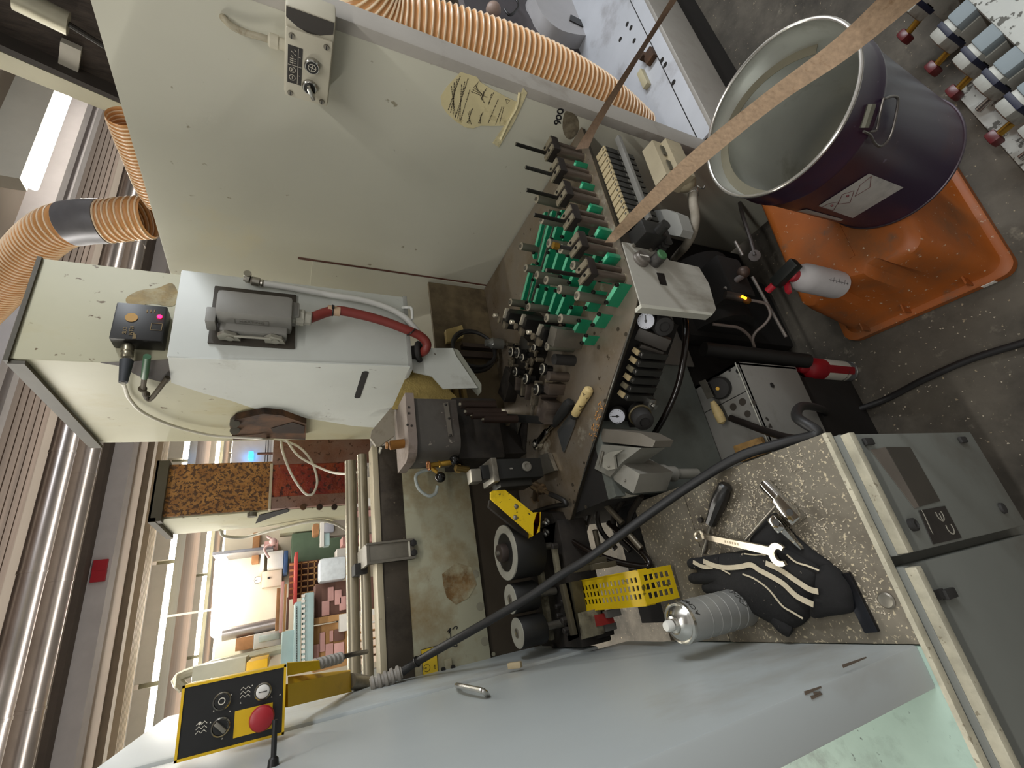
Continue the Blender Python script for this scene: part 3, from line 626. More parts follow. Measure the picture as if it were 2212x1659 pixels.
e2 = pY(266, 826, Y0 - .03); part('plug_sleeve', MB().cyl(q + (e - q) * 1.15, e2, .0125, .008, n=18), M('sleeve_dark', '#33363a', .6, var=.06), t)
m_wcable = M('white_cable', '#cfcabb', .45, var=.06, scale=20)
XL = X0 - .012
wc = [e2 + (e2 - e) * .02, pX(270, 838, XL - .01), pX(280, 862, XL), pX(312, 893, XL - .005), pX(380, 922, XL - .005), pX(461, 941, XL - .01), pX(540, 946, XL - .02), pX(575, 948, XL - .02)] + [pY(*p, 1.80 - .03 * i / 10) for i, p in enumerate(((605, 950), (645, 965), (672, 995), (685, 1035), (680, 1060), (670, 1069), (655, 1062), (630, 1025), (612, 980), (607, 950), (611, 939)))] + [pY(622, 955, 1.78), pY(645, 985, 1.78), pY(690, 1010, 1.74), pY(725, 1022, 1.66), pY(765, 1022, 1.54), pY(800, 1006, 1.40), pY(818, 985, 1.34), pY(822, 968, 1.25)]
solo('white_cable', MB().tube(wc, .0042, n=10, k=6), m_wcable, 'white cable looping from the black sensor down to the pressure beam', 'cable')
b = MB().tube([pX(318, 770, XL - .005), pX(314, 800, XL - .012), pX(312, 815, XL - .012)], .007, n=12)
t = thing('green_cable', 'short green cable with a knotted end below the black sensor', 'cable', pX(312, 815, XL))
part('cable', b, M('green_cable', '#2f5a3c', .5, var=.08), t)
b = MB().tube([pX(312, 815, XL - .012), pX(310, 838, XL - .012), pX(316, 858, XL - .014), pX(325, 862, XL - .014), pX(345, 838, XL - .01), pX(362, 815, XL)], .0055, n=10); b.sphere(pX(308, 840, XL - .012), .009, 10); b.sphere(pX(316, 852, XL - .012), .008, 10)
part('braided_end', b, M('brown_braid', '#4d4434', .8, var=.2, scale=60), t)

# ---- second hood
m_amber = M('glue_amber', '#a9783c', .5, var=.2, scale=20, dirt='#8a5a26', dirt_amt=.48, dirt_scale=22, speck='#4f3115', speck_amt=.40, speck_scale=85, bump=1.0, bump_scale=85)
m_redglue = M('glue_red', '#7a2016', .3, var=.2, scale=10, dirt='#a04a1c', dirt_amt=.42, dirt_scale=7, speck='#43110a', speck_amt=.34, speck_scale=60, bump=1.0, bump_scale=65)
m_mauve = M('mauve_stained', '#86685c', .55, var=.14, scale=8, dirt='#6a3a1c', dirt_amt=.45, dirt_scale=4, speck='#4a2a18', speck_amt=.30, speck_scale=45, bump=.4)
YH = 1.90
t = thing('rear_hood', 'second hood with glue-splattered amber face and red centre plate', 'hood', (.5, YH, 1.3))
c0 = pY(342, 1002, YH); c1 = pY(586, 1102, YH); Xa = pY(460, 1112, YH).x; Xb = pY(460, 1001, YH).x
part('shell', MB().box((Xa, YH + .012, 1.36), (Xb, YH + .30, c0.z - .005), .003), m_hood, t)
part('amber_face', MB().box((Xa + .006, YH, c1.z), (Xb, YH + .012, c0.z - .03)), m_amber, t, label='amber glue-splattered front')
b = MB(); b.box((Xa - .012, YH - .02, c0.z - .035), (Xb + .01, YH + .02, c0.z)); b.box((Xa - .014, YH - .02, c0.z - .02), (Xa, YH + .31, c0.z)); b.box((Xa - .012, YH - .02, c0.z - .006), (Xb + .01, YH + .31, c0.z))
part('top_lip', b, M('lip_shaded', '#4a4436'), t)  # same shade put into the colour of the rear lip
zl = pY(586, 1050, YH).z; zb = 1.33
r0, r1 = pY(690, 1068, YH - .02).x, pY(690, 1001, YH - .02).x
part('red_face', MB().box((r0, YH - .02, zb), (r1, YH - .003, zl)), m_redglue, t, label='dark red glue-soaked centre plate')
part('stained_side', MB().box((Xa, YH - .024, zb), (r0, YH, zl), .002), m_mauve, t)
part('stained_plate', MB().box((r1, YH - .024, zb - .03), (X1 - .1, YH, zl), .002), m_mauve, t)
part('pale_edge', MB().box((Xa, YH - .028, zl - .003), (r1 + .004, YH - .0, zl + .006), .001), M('edge_pale', '#b9ac95', .5, var=.1), t)
for px_ in (655, 690, 722): q = pY(px_, 1096, YH - .024); part('side_bolt', MB().cyl(q, q + Vector((0, -.01, 0)), .011, n=10), m_rust, t)
b = MB()
q = pX(545, 1108, Xa - .001); b.cyl(q, q + Vector((-.014, 0, 0)), .016, n=12); part('latch_knob', b, M('grey_bolt', '#6f6b60'), t)
b = MB().prism([pX(*p, Xa - .001) for p in ((560, 1112), (620, 1098), (625, 1104), (600, 1112), (552, 1130))], (-.002, 0, 0)); part('side_slot', b, M('slot_black', '#15120f'), t)
b = MB().tube([pX(475, 1145, Xa - .01), pX(485, 1158, Xa - .03), pX(530, 1160, Xa - .03), pX(600, 1142, Xa - .02), pX(680, 1125, Xa - .01), pX(720, 1130, Xa - .01), pX(748, 1145, Xa)], .006, n=8)
solo('hood_cable', b, m_wcable, 'thin pale cable hanging along the side of the second hood', 'cable')
# ================================================================== machine: left guard, beam, rollers
m_guard = M('guard_paint', '#b4baba', .38, var=.05, scale=2, dirt='#948f84', dirt_amt=.33, dirt_scale=2.4, speck='#6f6c65', speck_amt=.175, speck_scale=26, stretch=(1, 1, .5))
m_guardf = M('guard_front', '#8d908e', .45, var=.06, scale=3, dirt='#77746c', dirt_amt=.3, dirt_scale=3)
XG = -.15
t = thing('guard_panel', 'tall pale grey guard panel standing on the ledge beside the rollers', 'guard', (XG - .025, .74, .85))
part('shell', MB().box((XG - .05, .42, .85), (XG, 1.052, 1.892), .004), m_guard, t)
part('rear_sheet', MB().box((XG - .06, 1.06, .93), (XG + .006, 1.74, 1.878), .010), m_guard, t)
b = MB().tube([pX(988, 1480, XG + .001), pX(990, 1481, XG + .014), pX(1035, 1490, XG + .014), pX(1048, 1496, XG + .010), pX(1053, 1502, XG + .001)], .0045, n=10)
part('wire_handle', b, m_steel, t); 
q = pX(590, 1655, XG); part('stop_pin', MB().cyl(q, q + Vector((.05, 0, .0)), .0035, n=10).lathe([(.007, 0), (.006, .008), (.004, .01)], q, (1, 0, 0), 12), m_black, t)
b = MB(); rnd = random.Random(5)
for (p, l) in (((1738, 1498), .03), ((1758, 1500), .012), ((1820, 1440), .05), ((1752, 1508), .02)):
    q = pY(*p, .4195); b.prism([q + Vector((-.0015, 0, 0)), q + Vector((.002, 0, 0)), q + Vector((.0005, 0, -l)), q + Vector((-.001, 0, -l))], (0, -.0004, 0))
part('paint_chip', b, M('chip_brown', '#5d5145', .8, var=.2), t)

# control station with emergency stop
YE = .98
t = thing('control_panel', 'black control panel with yellow rim and red emergency stop button', 'control panel', (-.092, YE, 1.6))
x0, x1, z0, z1 = -.1425, -.0455, 1.603, 1.747
part('yellow_case', MB().box((x0, YE, z0), (x1, YE + .05, z1), .003), m_yellow, t)
b = MB(); b.box((x0, YE - .003, z0), (x0 + .0035, YE, z1)); b.box((x1 - .0035, YE - .003, z0), (x1, YE, z1)); b.box((x0, YE - .003, z0), (x1, YE, z0 + .0035)); b.box((x0, YE - .003, z1 - .0035), (x1, YE, z1))
part('yellow_rim', b, m_yellow, t)
part('face_plate', MB().box((x0 + .003, YE - .0012, z0 + .003), (x1 - .003, YE + .001, z1 - .003)), M('face_black', '#1c1b1a', .35, var=.15, scale=25), t)
def knob_at(px_, py_): q = pY(px_, py_, YE - .002); return Vector((q.x, YE - .001, q.z))
fy = Vector((0, -1, 0)); mw = M('symbol_white', '#cfc8b8')
q = knob_at(480, 1514); k = part('black_button', MB().lathe([(.0125, 0), (.0125, .005), (.0108, .007), (.0098, .0045), (0, .0045)], q, fy, 36), m_steel, t)
part('button_cap', MB().cyl(q + fy * .004, q + fy * .0062, .0096, n=30), m_black, k); part('circle_mark', MB().torus(q + fy * .0064, fy, .0042, .0007), mw, k)
q = knob_at(568, 1493); k = part('white_button', MB().lathe([(.0125, 0), (.0125, .006), (.0108, .008), (.0098, .0055), (0, .0055)], q, fy, 36), m_steel, t)
part('button_cap', MB().lathe([(.0098, .005), (.0096, .0085), (.008, .0095), (0, .0095)], q, fy, 30), M('cap_white', '#d8d4cc', .4, var=.03), k); part('bar_mark', MB().box((q.x - .0005, q.y - .0105, q.z - .006), (q.x + .0005, q.y - .0094, q.z + .006)), m_black, k)
q = knob_at(477, 1570); k = part('selector_switch', MB().lathe([(.0128, 0), (.0128, .005), (.011, .007), (.010, .0045), (0, .0045)], q, fy, 36), m_steel, t)
part('switch_cap', MB().cyl(q + fy * .004, q + fy * .006, .0098, n=30), m_black, k); part('switch_handle', MB().obox(q + fy * .009, (.020, .006, .008), (.72, 0, .7), (-.7, 0, .72), .0015), m_dullsteel, k)
q = knob_at(566, 1549); e0 = pY(505, 1545, YE); e1 = pY(578, 1530, YE)
c4 = [pY(505, 1531, YE), pY(590, 1514, YE), pY(590, 1568, YE), pY(505, 1586, YE)]; xl, xr, zl, zh = q.x - .0185, q.x + .0165, min(c.z for c in c4), max(c.z for c in c4) - .002
part('yellow_plate', MB().box((xl, YE - .002, z0 + .018), (xr, YE - .001, zh)), m_yellow, t)
k = part('emergency_stop', MB().lathe([(.009, 0), (.009, .010), (.0165, .012), (.0178, .016), (.016, .021), (.010, .024), (.0, .0248)], q, fy, 40), M('stop_red', '#a3232b', .4, var=.06), t)
part('stop_collar', MB().lathe([(.0135, 0), (.0135, .006), (.0115, .007)], q, fy, 30), m_black, k)
b = MB(); yy = YE - .0016
for (cx, cz) in ((pY(545, 1500, YE).x + .004, pY(530, 1500, YE).z), (pY(430, 1575, YE).x, pY(435, 1575, YE).z)):
    for i in range(3):
        xx = cx + (i - 1) * .0055
        b.ribbon([(xx, yy, cz + .007), (xx + .0035, yy, cz + .0035), (xx, yy, cz), (xx + .0035, yy, cz - .0035), (xx, yy, cz - .007)], .0009, fy, .0003, smooth=False)
q = pY(432, 1562, YE); b.cyl((q.x, yy, q.z), (q.x, yy - .0004, q.z), .0022, n=14)
for p in ((500, 1500), (545, 1480), (587, 1505), (462, 1535), (455, 1560), (497, 1536), (480, 1595), (520, 1518), (605, 1500)):
    q = pY(*p, YE); b.prism([(q.x - .001, yy, q.z - .001), (q.x + .0012, yy, q.z), (q.x - .001, yy, q.z + .0011)], (0, -.0004, 0))
part('worn_specks', b, mw, t)

# yellow arm carrying the control panel
b = MB(); A0, A1 = pY(622, 1478, YE + .03), pY(622, 1528, YE + .03); B0, B1 = pY(757, 1450, 1.30), pY(760, 1494, 1.30)
t = thing('yellow_arm', 'bright yellow bracket arm holding the black control panel', 'bracket', B1)
part('arm_plate', MB().prism([A0, A1, B1, B0], (.0, .012, .006)), m_yellow, t)
C0, C1 = pY(622, 1462, YE + .05), pY(757, 1447, 1.32); part('arm_top', MB().prism([A0, B0, C1, C0], (0, .004, 0)), M('yellow_shade', '#c99c10', .5, var=.06), t)
b = MB(); D = [pY(620, 1432, YE + .05), pY(690, 1427, YE + .12), pY(692, 1446, YE + .12), pY(620, 1460, YE + .05)]
part('cable_bracket', MB().prism(D, (0, .02, 0)), m_yellow, t)
part('end_joint', MB().cyl(pY(756, 1472, 1.30), pY(790, 1476, 1.34), .017, n=16), m_dullsteel, t)
def sleeve(p0, p1, r, n):
    d = p1 - p0; L = d.length; b = MB(); prof = []
    for i in range(n):
        h = L * i / n; s = L / n
        prof += [(r * .72, h), (r * .75, h + s * .1), (r, h + s * .25), (r, h + s * .62), (r * .75, h + s * .8)]
    prof.append((r * .7, L)); return b.lathe(prof, p0, d, 20)
m_sleeve = M('grey_sleeve', '#98928a', .5, var=.08, scale=20)
s0, s1 = pY(676, 1437, YE + .14), pY(738, 1420, YE + .20)
t = thing('cable_sleeve', 'small ribbed grey cable sleeve below the yellow bracket, in front of the cartons', 'cable sleeve', s1)
part('ribs', sleeve(s0, s1, .011, 7), m_sleeve, t); part('black_cable', MB().tube([s1, pY(760, 1414, YE + .24), pY(792, 1408, YE + .33)], .005, n=8), m_black, t)

# pressure beam: back plate, dark rail, round bars, clamp
m_back = M('back_plate', '#a5a28a', .5, var=.06, scale=5, dirt='#7d6538', dirt_amt=.42, dirt_scale=4.5, dirt2='#4a3116', dirt2_amt=.33, dirt2_scale=6)
m_rail = M('rail_dark', '#4a4238', .55, metal=.3, var=.15, dirt='#2a231b', dirt_amt=.4, dirt_scale=8, speck='#7d735e', speck_amt=.22, speck_scale=80)
t = thing('pressure_beam', 'horizontal pressure beam with a stained beige front plate', 'machine part', (.2, 1.32, 1.0))
part('front_plate', MB().box((-.149, 1.30, 1.112), (.56, 1.32, 1.312), .002), m_back, t)
part('lower_plate', MB().box((-.149, 1.312, .93), (.56, 1.33, 1.110)), M('lower_dark', '#3d3427', .6, var=.2, dirt='#241c12', dirt_amt=.45), t)
part('rail', MB().box((-.149, 1.305, 1.312), (.45, 1.335, 1.378), .002), m_rail, t)
part('top_strip', MB().box((-.149, 1.300, 1.378), (.45, 1.36, 1.394), .002), M('strip_pale', '#b7ac92', .45, metal=.2, var=.1, speck='#7a6c54', speck_amt=.22, speck_scale=50), t)
b = MB()
for p in ((1027, 1240), (1037, 1310), (1047, 1385), (1066, 1413)): q = pY(*p, 1.30); b.cyl(q + Vector((0, .001, 0)), q + Vector((0, -.0008, 0)), .0105 if p[0] < 1060 else .005, n=22)
part('plugged_hole', b, M('plug_hole', '#837f6c', .6, var=.1), t)
b = MB(); q = pY(966, 1443, 1.30); b.box((q.x - .02, 1.292, q.z - .012), (q.x + .02, 1.30, q.z + .008), .003)
k = part('fixing_lug', b, m_back, t)
b = MB()
for p in ((957, 1446), (978, 1441)): q = pY(*p, 1.291); b.cyl(q, q + Vector((0, -.006, 0)), .0055, n=12)
part('lug_bolt', b, m_black, k)
b = MB(); S_ = [pY(909, 1404, 1.2985), pY(943, 1395, 1.2985), pY(946, 1452, 1.2985), pY(914, 1462, 1.2985)]
k = part('warning_sticker', MB().prism(S_, (0, -.0006, 0)), M('sticker_yellow', '#d9b82a', .5, var=.04), t)
b = MB(); n3 = (0, -1, 0)
def circ3(px_, py_, r): q = pY(px_, py_, 1.2978); b.ribbon([q + Vector((r * math.cos(a * .449), 0, r * math.sin(a * .449))) for a in range(15)], .0009, n3, .0003, smooth=False); return q
q = circ3(922, 1443, .008); b.ribbon([q, q + Vector((.003, 0, .005))], .0009, n3, .0003); b.ribbon([q, q + Vector((0, 0, .006))], .0009, n3, .0003); circ3(920, 1420, .008)
q = pY(939, 1441, 1.2978); b.text('24h', q, (1, 0, 0), (0, 0, 1), .007, .0004)
for i in range(4):
    a, c = S_[i], S_[(i + 1) % 4]; b.ribbon([a + Vector((0, -.0008, 0)), c + Vector((0, -.0008, 0))], .0012, n3, .0003)
part('sticker_print', b, m_black, k)
b = MB()
def hw(pts): b.ribbon([pY(550 + x / 3.687, 1209 + y / 3.687, 1.2985) for x, y in pts], .002, n3, .0004)
hw([(1535, 575), (1560, 545), (1545, 590), (1560, 562)]); hw([(1575, 555), (1600, 530), (1615, 540), (1605, 555)]); hw([(1560, 580), (1562, 630)]); hw([(1530, 625), (1545, 655)]); hw([(1580, 640), (1560, 660), (1590, 690), (1612, 685), (1605, 665)])
part('marker_scribble', b, M('marker_black', '#15151a'), t)
part('rust_stain', MB().prism([pY(*p, 1.2992) for p in ((955, 1240), (985, 1215), (1018, 1225), (1030, 1262), (1012, 1292), (985, 1306), (965, 1290), (958, 1265))], (0, -.0003, 0)), M('rust_stain', '#7a5c33', .8, var=.25, scale=25, dirt='#9a9478', dirt_amt=.45, dirt_scale=18), t)
def rbar(x, y, Y, r, label, mat):
    z = pY(x, y, Y).z; return solo('round_bar', MB().cyl((-.14, Y, z), (.46, Y, z), r, n=20), mat, label, 'bar')
m_rbar = M('round_bar', '#a39a86', .38, metal=.55, var=.1, dirt='#6d6250', dirt_amt=.35, dirt_scale=16, stretch=(.3, 3, 3))
rbar(757, 1000, 1.48, .0175, 'upper of the two round bars running behind the pressure beam', m_rbar)
rbar(782, 1000, 1.42, .0145, 'lower of the two round bars, right behind the pressure beam strip', m_rbar)
q = pY(772, 1234, 1.45); solo('bar_block', MB().box((q.x - .014, 1.395, q.z - .02), (q.x + .016, 1.505, q.z + .014), .003), m_blackm, 'small dark block gripping the two round bars', 'block')
x0, x1 = pY(850, 1213, 1.29).x, pY(850, 1168, 1.29).x
t = thing('bar_clamp', 'steel clamp bracket bolted over the pressure beam', 'clamp', ((x0 + x1) / 2, 1.29, 1.29))
part('plate', MB().box((x0, 1.288, 1.295), (x1, 1.300, 1.418), .002), m_dullsteel, t)
b = MB(); b.box((x0, 1.280, 1.295), (x0 + .006, 1.30, 1.418)); b.box((x1 - .005, 1.282, 1.295), (x1, 1.30, 1.42)); b.box((x0, 1.285, 1.413), (x1, 1.47, 1.42))
part('flange', b, m_dullsteel, t); part('groove', MB().box((x0 + .004, 1.2865, 1.307), (x1 - .004, 1.289, 1.312)), M('pale_groove', '#cfc9b8', .4), t)
b = MB()
for xx in (x0 + .015, x1 - .012):
    b.lathe([(.009, 0), (.009, .007), (.007, .008)], (xx, 1.288, 1.298), (0, -1, 0), 6)
part('hex_bolt', b, m_blackm, t)

# pressure rollers
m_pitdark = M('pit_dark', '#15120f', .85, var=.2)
m_rub = M('roller_rubber', '#171614', .55, var=.12)
m_rim = M('roller_face', '#b2b0a4', .42, metal=.25, var=.08, scale=30, dirt='#8a8676', dirt_amt=.3, dirt_scale=20)
def roller(x, y, r, zt, h, label, big=False):
    t = thing('pressure_roller', label, 'roller', (x, y, zt - h), 0, None)
    ri = r * .70
    if big:
        part('tyre', MB().lathe([(r * .96, 0), (r, .004), (r, h - .003), (r * .985, h - .001), (r * .90, h), (r * .3, h)], (0, 0, 0), n=56), m_rub, t, local=True)
        part('face_ring', MB().lathe([(r * .99, h - .002), (r * .985, h + .002), (ri, h + .002), (ri * .97, h - .004), (ri * .3, h - .004)], (0, 0, 0), n=56, cap=False), m_rim, t, local=True)
        part('recess_disc', MB().lathe([(ri * .98, h - .005), (ri * .5, h - .003), (.001, h - .003)], (0, 0, 0), n=48, cap=False), M('recess_grey', '#8a8677', .5, metal=.3, var=.12, scale=30), t, local=True)
        hb = part('hub', MB().lathe([(.021, h - .006), (.022, h + .014), (.020, h + .018), (.008, h + .019), (.0, h + .019)], (0, 0, 0), n=24), M('hub_brown', '#3e342f', .5, metal=.3, var=.12), t, local=True)
        part('hub_bolt', MB().lathe([(.007, h + .018), (.006, h + .026), (.0, h + .026)], (0, 0, 0), n=12), m_dullsteel, hb, local=True)
    else:
        part('tyre', MB().lathe([(r * .96, 0), (r, .003), (r, h - .002), (r * .96, h), (.002, h)], (0, 0, 0), n=40), m_rub, t, local=True)
        part('face_ring', MB().lathe([(r * .97, h - .001), (r * .96, h + .0015), (.001, h + .0015)], (0, 0, 0), n=40, cap=False), m_rim, t, local=True)
        hb = part('hub', MB().lathe([(.0105, h), (.0105, h + .003), (.009, h + .004), (.007, h + .002), (0, h + .002)], (0, 0, 0), n=24), m_dullsteel, t, local=True)
        part('hub_bolt', MB().lathe([(.005, h + .002), (.005, h + .0055), (.003, h + .006), (0, h + .006)], (0, 0, 0), n=14), m_steel, hb, local=True)
    part('axle', MB().cyl((0, 0, -.06), (0, 0, .002), .009, n=14), m_dullsteel, t, local=True)
    return t
roller(.094, 1.098, .0655, 1.118, .082, 'large black pressure roller with a pale rim beside the yellow spotted guard', True)
roller(-.012, 1.108, .034, 1.118, .066, 'middle black pressure roller with a pale disc top')
roller(-.086, 1.110, .034, 1.112, .066, 'black pressure roller nearest the grey guard panel')
# roller carriage, grimy brackets underneath
m_grime = M('grime_metal', '#7d7762', .7, var=.25, scale=25, dirt='#2f271c', dirt_amt=.42, dirt_scale=22, bump=.5, bump_scale=60)
m_dgrime = M('dark_grime', '#2c2620', .7, var=.25, scale=16, dirt='#15110d', dirt_amt=.45, dirt_scale=14)
t = thing('roller_carriage', 'grimy dark carriage under the three pressure rollers', 'machine part', (0, 1.0, .9))
part('base', MB().box((-.140, 1.045, .90), (.15, 1.25, .985), .004), m_dgrime, t)
def gbar(a, c, wd, th=.012, mat=None, name='bracket_bar'):
    return part(name, MB().bar(a, c, wd, th, bev=.002), mat or m_grime, t)
gbar(pz(1168, 1236, 1.012), pz(1190, 1382, 1.012), .020)
gbar(pz(1196, 1176, 1.008), pz(1207, 1248, 1.008), .014)
gbar(pz(1215, 1262, 1.004), pz(1240, 1372, 1.004), .016, mat=M('dim_metal', '#57503f', .6, metal=.3, var=.2))
for p in ((1172, 1352), (1217, 1340), (1196, 1180), (1221, 1362)):
    q = pz(*p, 1.016); part('hex_nut', MB().lathe([(.0075, -.01), (.0075, .004), (.005, .006)], q, (0, 0, 1), 6), m_dgrime, t)
for p in ((1237, 1232), (1262, 1215), (1282, 1225)):
    q = pz(*p, .99); part('guide_pin', MB().box((q.x - .006, q.y - .006, .93), (q.x + .006, q.y + .006, .995), .001), M('dim_metal', '#57503f'), t)

m_olivep = M('olive_plate', '#5b543f', .55, metal=.35, var=.2, scale=14, dirt='#2f2a1f', dirt_amt=.42, dirt_scale=16)
part('slide_plate', MB().prism([pz(*p, .985) for p in ((1213, 1262), (1234, 1257), (1252, 1376), (1228, 1386))], (0, 0, -.03)), m_olivep, t)
part('edge_plate', MB().prism([pz(*p, .99) for p in ((1248, 1325), (1258, 1322), (1268, 1378), (1256, 1382))], (0, 0, -.05)), m_grime, t)
for (p, z) in (((1215, 1300), .99), ((1222, 1345), .99), ((1203, 1310), .995), ((1206, 1330), .995), ((1226, 1368), .99), ((1196, 1395), .99)):
    q = pz(*p, z); part('hex_nut', MB().lathe([(.006, -.02), (.006, .003), (.004, .005)], q, (0, 0, 1), 6), m_dgrime, t)
part('red_block', MB().prism([pz(*p, .96) for p in ((1268, 1332), (1290, 1328), (1298, 1352), (1272, 1356))], (0, 0, -.04)), M('red_block', '#8a2420', .5, var=.1), t)
for p in ((1307, 1328), (1298, 1358)): q = pz(*p, .94); part('grey_cube', MB().box((q.x - .008, q.y - .009, .90), (q.x + .008, q.y + .009, .94), .002), M('cube_grey', '#6d6b66', .6, var=.1), t)
part('dark_block', MB().prism([pz(*p, .95) for p in ((1262, 1360), (1288, 1360), (1290, 1380), (1262, 1384))], (0, 0, -.05)), m_dgrime, t)
t3 = thing('tan_clip', 'small tan clip lying where the guard panel meets the roller carriage', 'clip', pX(1112, 1437, XG))
part('clip', MB().obox(pX(1112, 1437, XG + .012), (.03, .012, .012), (0, -1, -.9), (1, 0, 0), .002), M('clip_tan', '#a89878', .6, var=.15), t3)
# hoses and rods in the dark gap between the ledge and the plate
m_gaphose = M('gap_hose', '#221e1a', .4, var=.2)
m_gaprod = M('gap_rod', '#6f6758', .4, metal=.5, var=.2)
t4 = thing('hose_bundle', 'tangle of dark hoses and fittings in the gap behind the dusty ledge', 'hoses', (.12, .98, .80))
for P_ in (((1262, 1050), (1275, 1100), (1262, 1150), (1258, 1190)), ((1300, 1075), (1290, 1115), (1300, 1150), (1330, 1185)), ((1345, 1080), (1325, 1120), (1335, 1160), (1362, 1190)), ((1385, 1070), (1365, 1105), (1352, 1140), (1318, 1180))):
    part('dark_hose', MB().tube([pz(*p, .86 - .01 * k) for k, p in enumerate(P_)], .0075, n=10), m_gaphose, t4)
for (a_, c_) in (((1285, 1145), (1295, 1190)), ((1310, 1092), (1345, 1130)), ((1250, 1140), (1266, 1130)), ((1350, 1145), (1385, 1185))):
    part('fitting', MB().cyl(pz(*a_, .875), pz(*c_, .865), .0075, n=12), m_gaprod, t4)
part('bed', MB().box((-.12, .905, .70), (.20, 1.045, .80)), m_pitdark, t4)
# yellow spotted deflector, its fixing plate and chrome nuts
m_spot = M('spotted_yellow', '#dcb910', .45, var=.05, dirt='#b0920f', dirt_amt=.36, dirt_scale=30, speck='#4a4016', speck_amt=.28, speck_scale=75)
YD = 1.0
t = thing('spotted_deflector', 'yellow deflector plate with dark glue spots beside the large roller', 'guard', pY(1150, 1130, YD))
part('plate', MB().prism([pY(*p, YD) for p in ((1060, 1063), (1064, 1060), (1091, 1058), (1152, 1108), (1166, 1106), (1166, 1148), (1152, 1158), (1060, 1077))], (0, .006, 0)), m_spot, t)
part('folded_edge', MB().prism([pY(*p, YD) for p in ((1153, 1107), (1168, 1106), (1166, 1148), (1152, 1158))], (.0, .045, -.004)), m_yellow, t)
b = MB()
for p in ((1115, 1094), (1113, 1118)): q = pY(*p, YD); b.sphere(q, .006, 12, (1, .6, 1))
part('rivet', b, m_dullsteel, t)
part('dark_backing', MB().prism([pY(*p, YD + .03) for p in ((1058, 1080), (1110, 1120), (1152, 1158), (1148, 1166), (1105, 1135), (1056, 1095))], (0, .01, 0)), m_dgrime, t)
q = pz(1185, 1146, .985); t2 = thing('clamp_plate', 'dark fixing plate with two chrome nuts beside the spotted deflector', 'plate', q)
part('plate', MB().prism([pz(*p, .985) for p in ((1168, 1106), (1192, 1108), (1200, 1128), (1196, 1172), (1170, 1172))], (0, 0, -.05)), m_dgrime, t2)
for p in ((1177, 1131), (1176, 1154)):
    q = pz(*p, 1.0); k = part('washer', MB().lathe([(.0105, -.012), (.0105, -.008), (.004, -.008)], q, (-.5, -.35, .8), 24), m_steel, t2)
    part('hex_nut', MB().lathe([(.0085, -.008), (.0085, .001), (.006, .003), (.0045, .003), (.0045, .007), (0, .007)], q, (-.5, -.35, .8), 6), m_steel, k)
# bronze air fitting with black hose on the plate
m_bronze = M('bronze_fitting', '#8a7760', .35, metal=.85, var=.12, scale=20)
q0 = pz(1150, 1046, 1.0); q1 = pz(1176, 1066, .985); q2 = pz(1208, 1078, .975)
t = thing('air_fitting', 'bronze T-shaped air fitting on the steel plate', 'fitting', (q1.x, q1.y, .95))
d = (q2 - q0).normalized()
part('body', MB().lathe([(.008, 0), (.0135, .002), (.0135, .03), (.016, .031), (.016, .038), (.011, .04), (.0105, .05), (.006, .052), (.006, .075)], q0, d, 20), m_bronze, t)
part('branch', MB().cyl(q0 + d * .018, pz(1156, 1078, .972), .009, n=16).cyl(pz(1153, 1072, .975), pz(1158, 1084, .968), .0105, n=8), m_bronze, t)
m_bhose = M('black_hose', '#1d1b19', .45, var=.15, scale=20)
solo('black_hose', MB().tube([q0 + d * .072, pz(1216, 1080, .976), pz(1222, 1090, .972), pz(1205, 1092, .97), pz(1180, 1098, .97), pz(1150, 1108, .972)], .0068, n=12), m_bhose, 'short black hose curling back from the bronze air fitting', 'hose')
# dark hose with bright coupling that dips below the beam
hp = [pz(1206, 1148, .965), pz(1215, 1155, .96), pz(1245, 1175, .945), pz(1280, 1195, .93), pz(1330, 1213, .905), pz(1370, 1222, .885), pz(1395, 1224, .872), pz(1402, 1214, .865), pz(1385, 1192, .862), pz(1350, 1160, .858), pz(1315, 1130, .85)]
t = thing('coupled_hose', 'glossy dark hose with a bright coupling looping below the chrome nuts', 'hose', hp[6])
part('hose', MB().tube(hp, .0075, n=14), M('glossy_hose', '#191310', .18, var=.1), t)
part('coupling', MB().lathe([(.009, 0), (.010, .003), (.010, .012), (.008, .014), (.009, .016), (.009, .022)], hp[0] + (hp[0] - hp[1]) * .8, hp[1] - hp[0], 12), M('nickel', '#a8a49a', .28, metal=.9, var=.1), t)
part('tag_plate', MB().prism([pz(*p, .94) for p in ((1212, 1172), (1228, 1176), (1238, 1182), (1236, 1190), (1230, 1190))], (0, 0, .002)), M('tag_olive', '#6f6a55', .4, metal=.4), t)
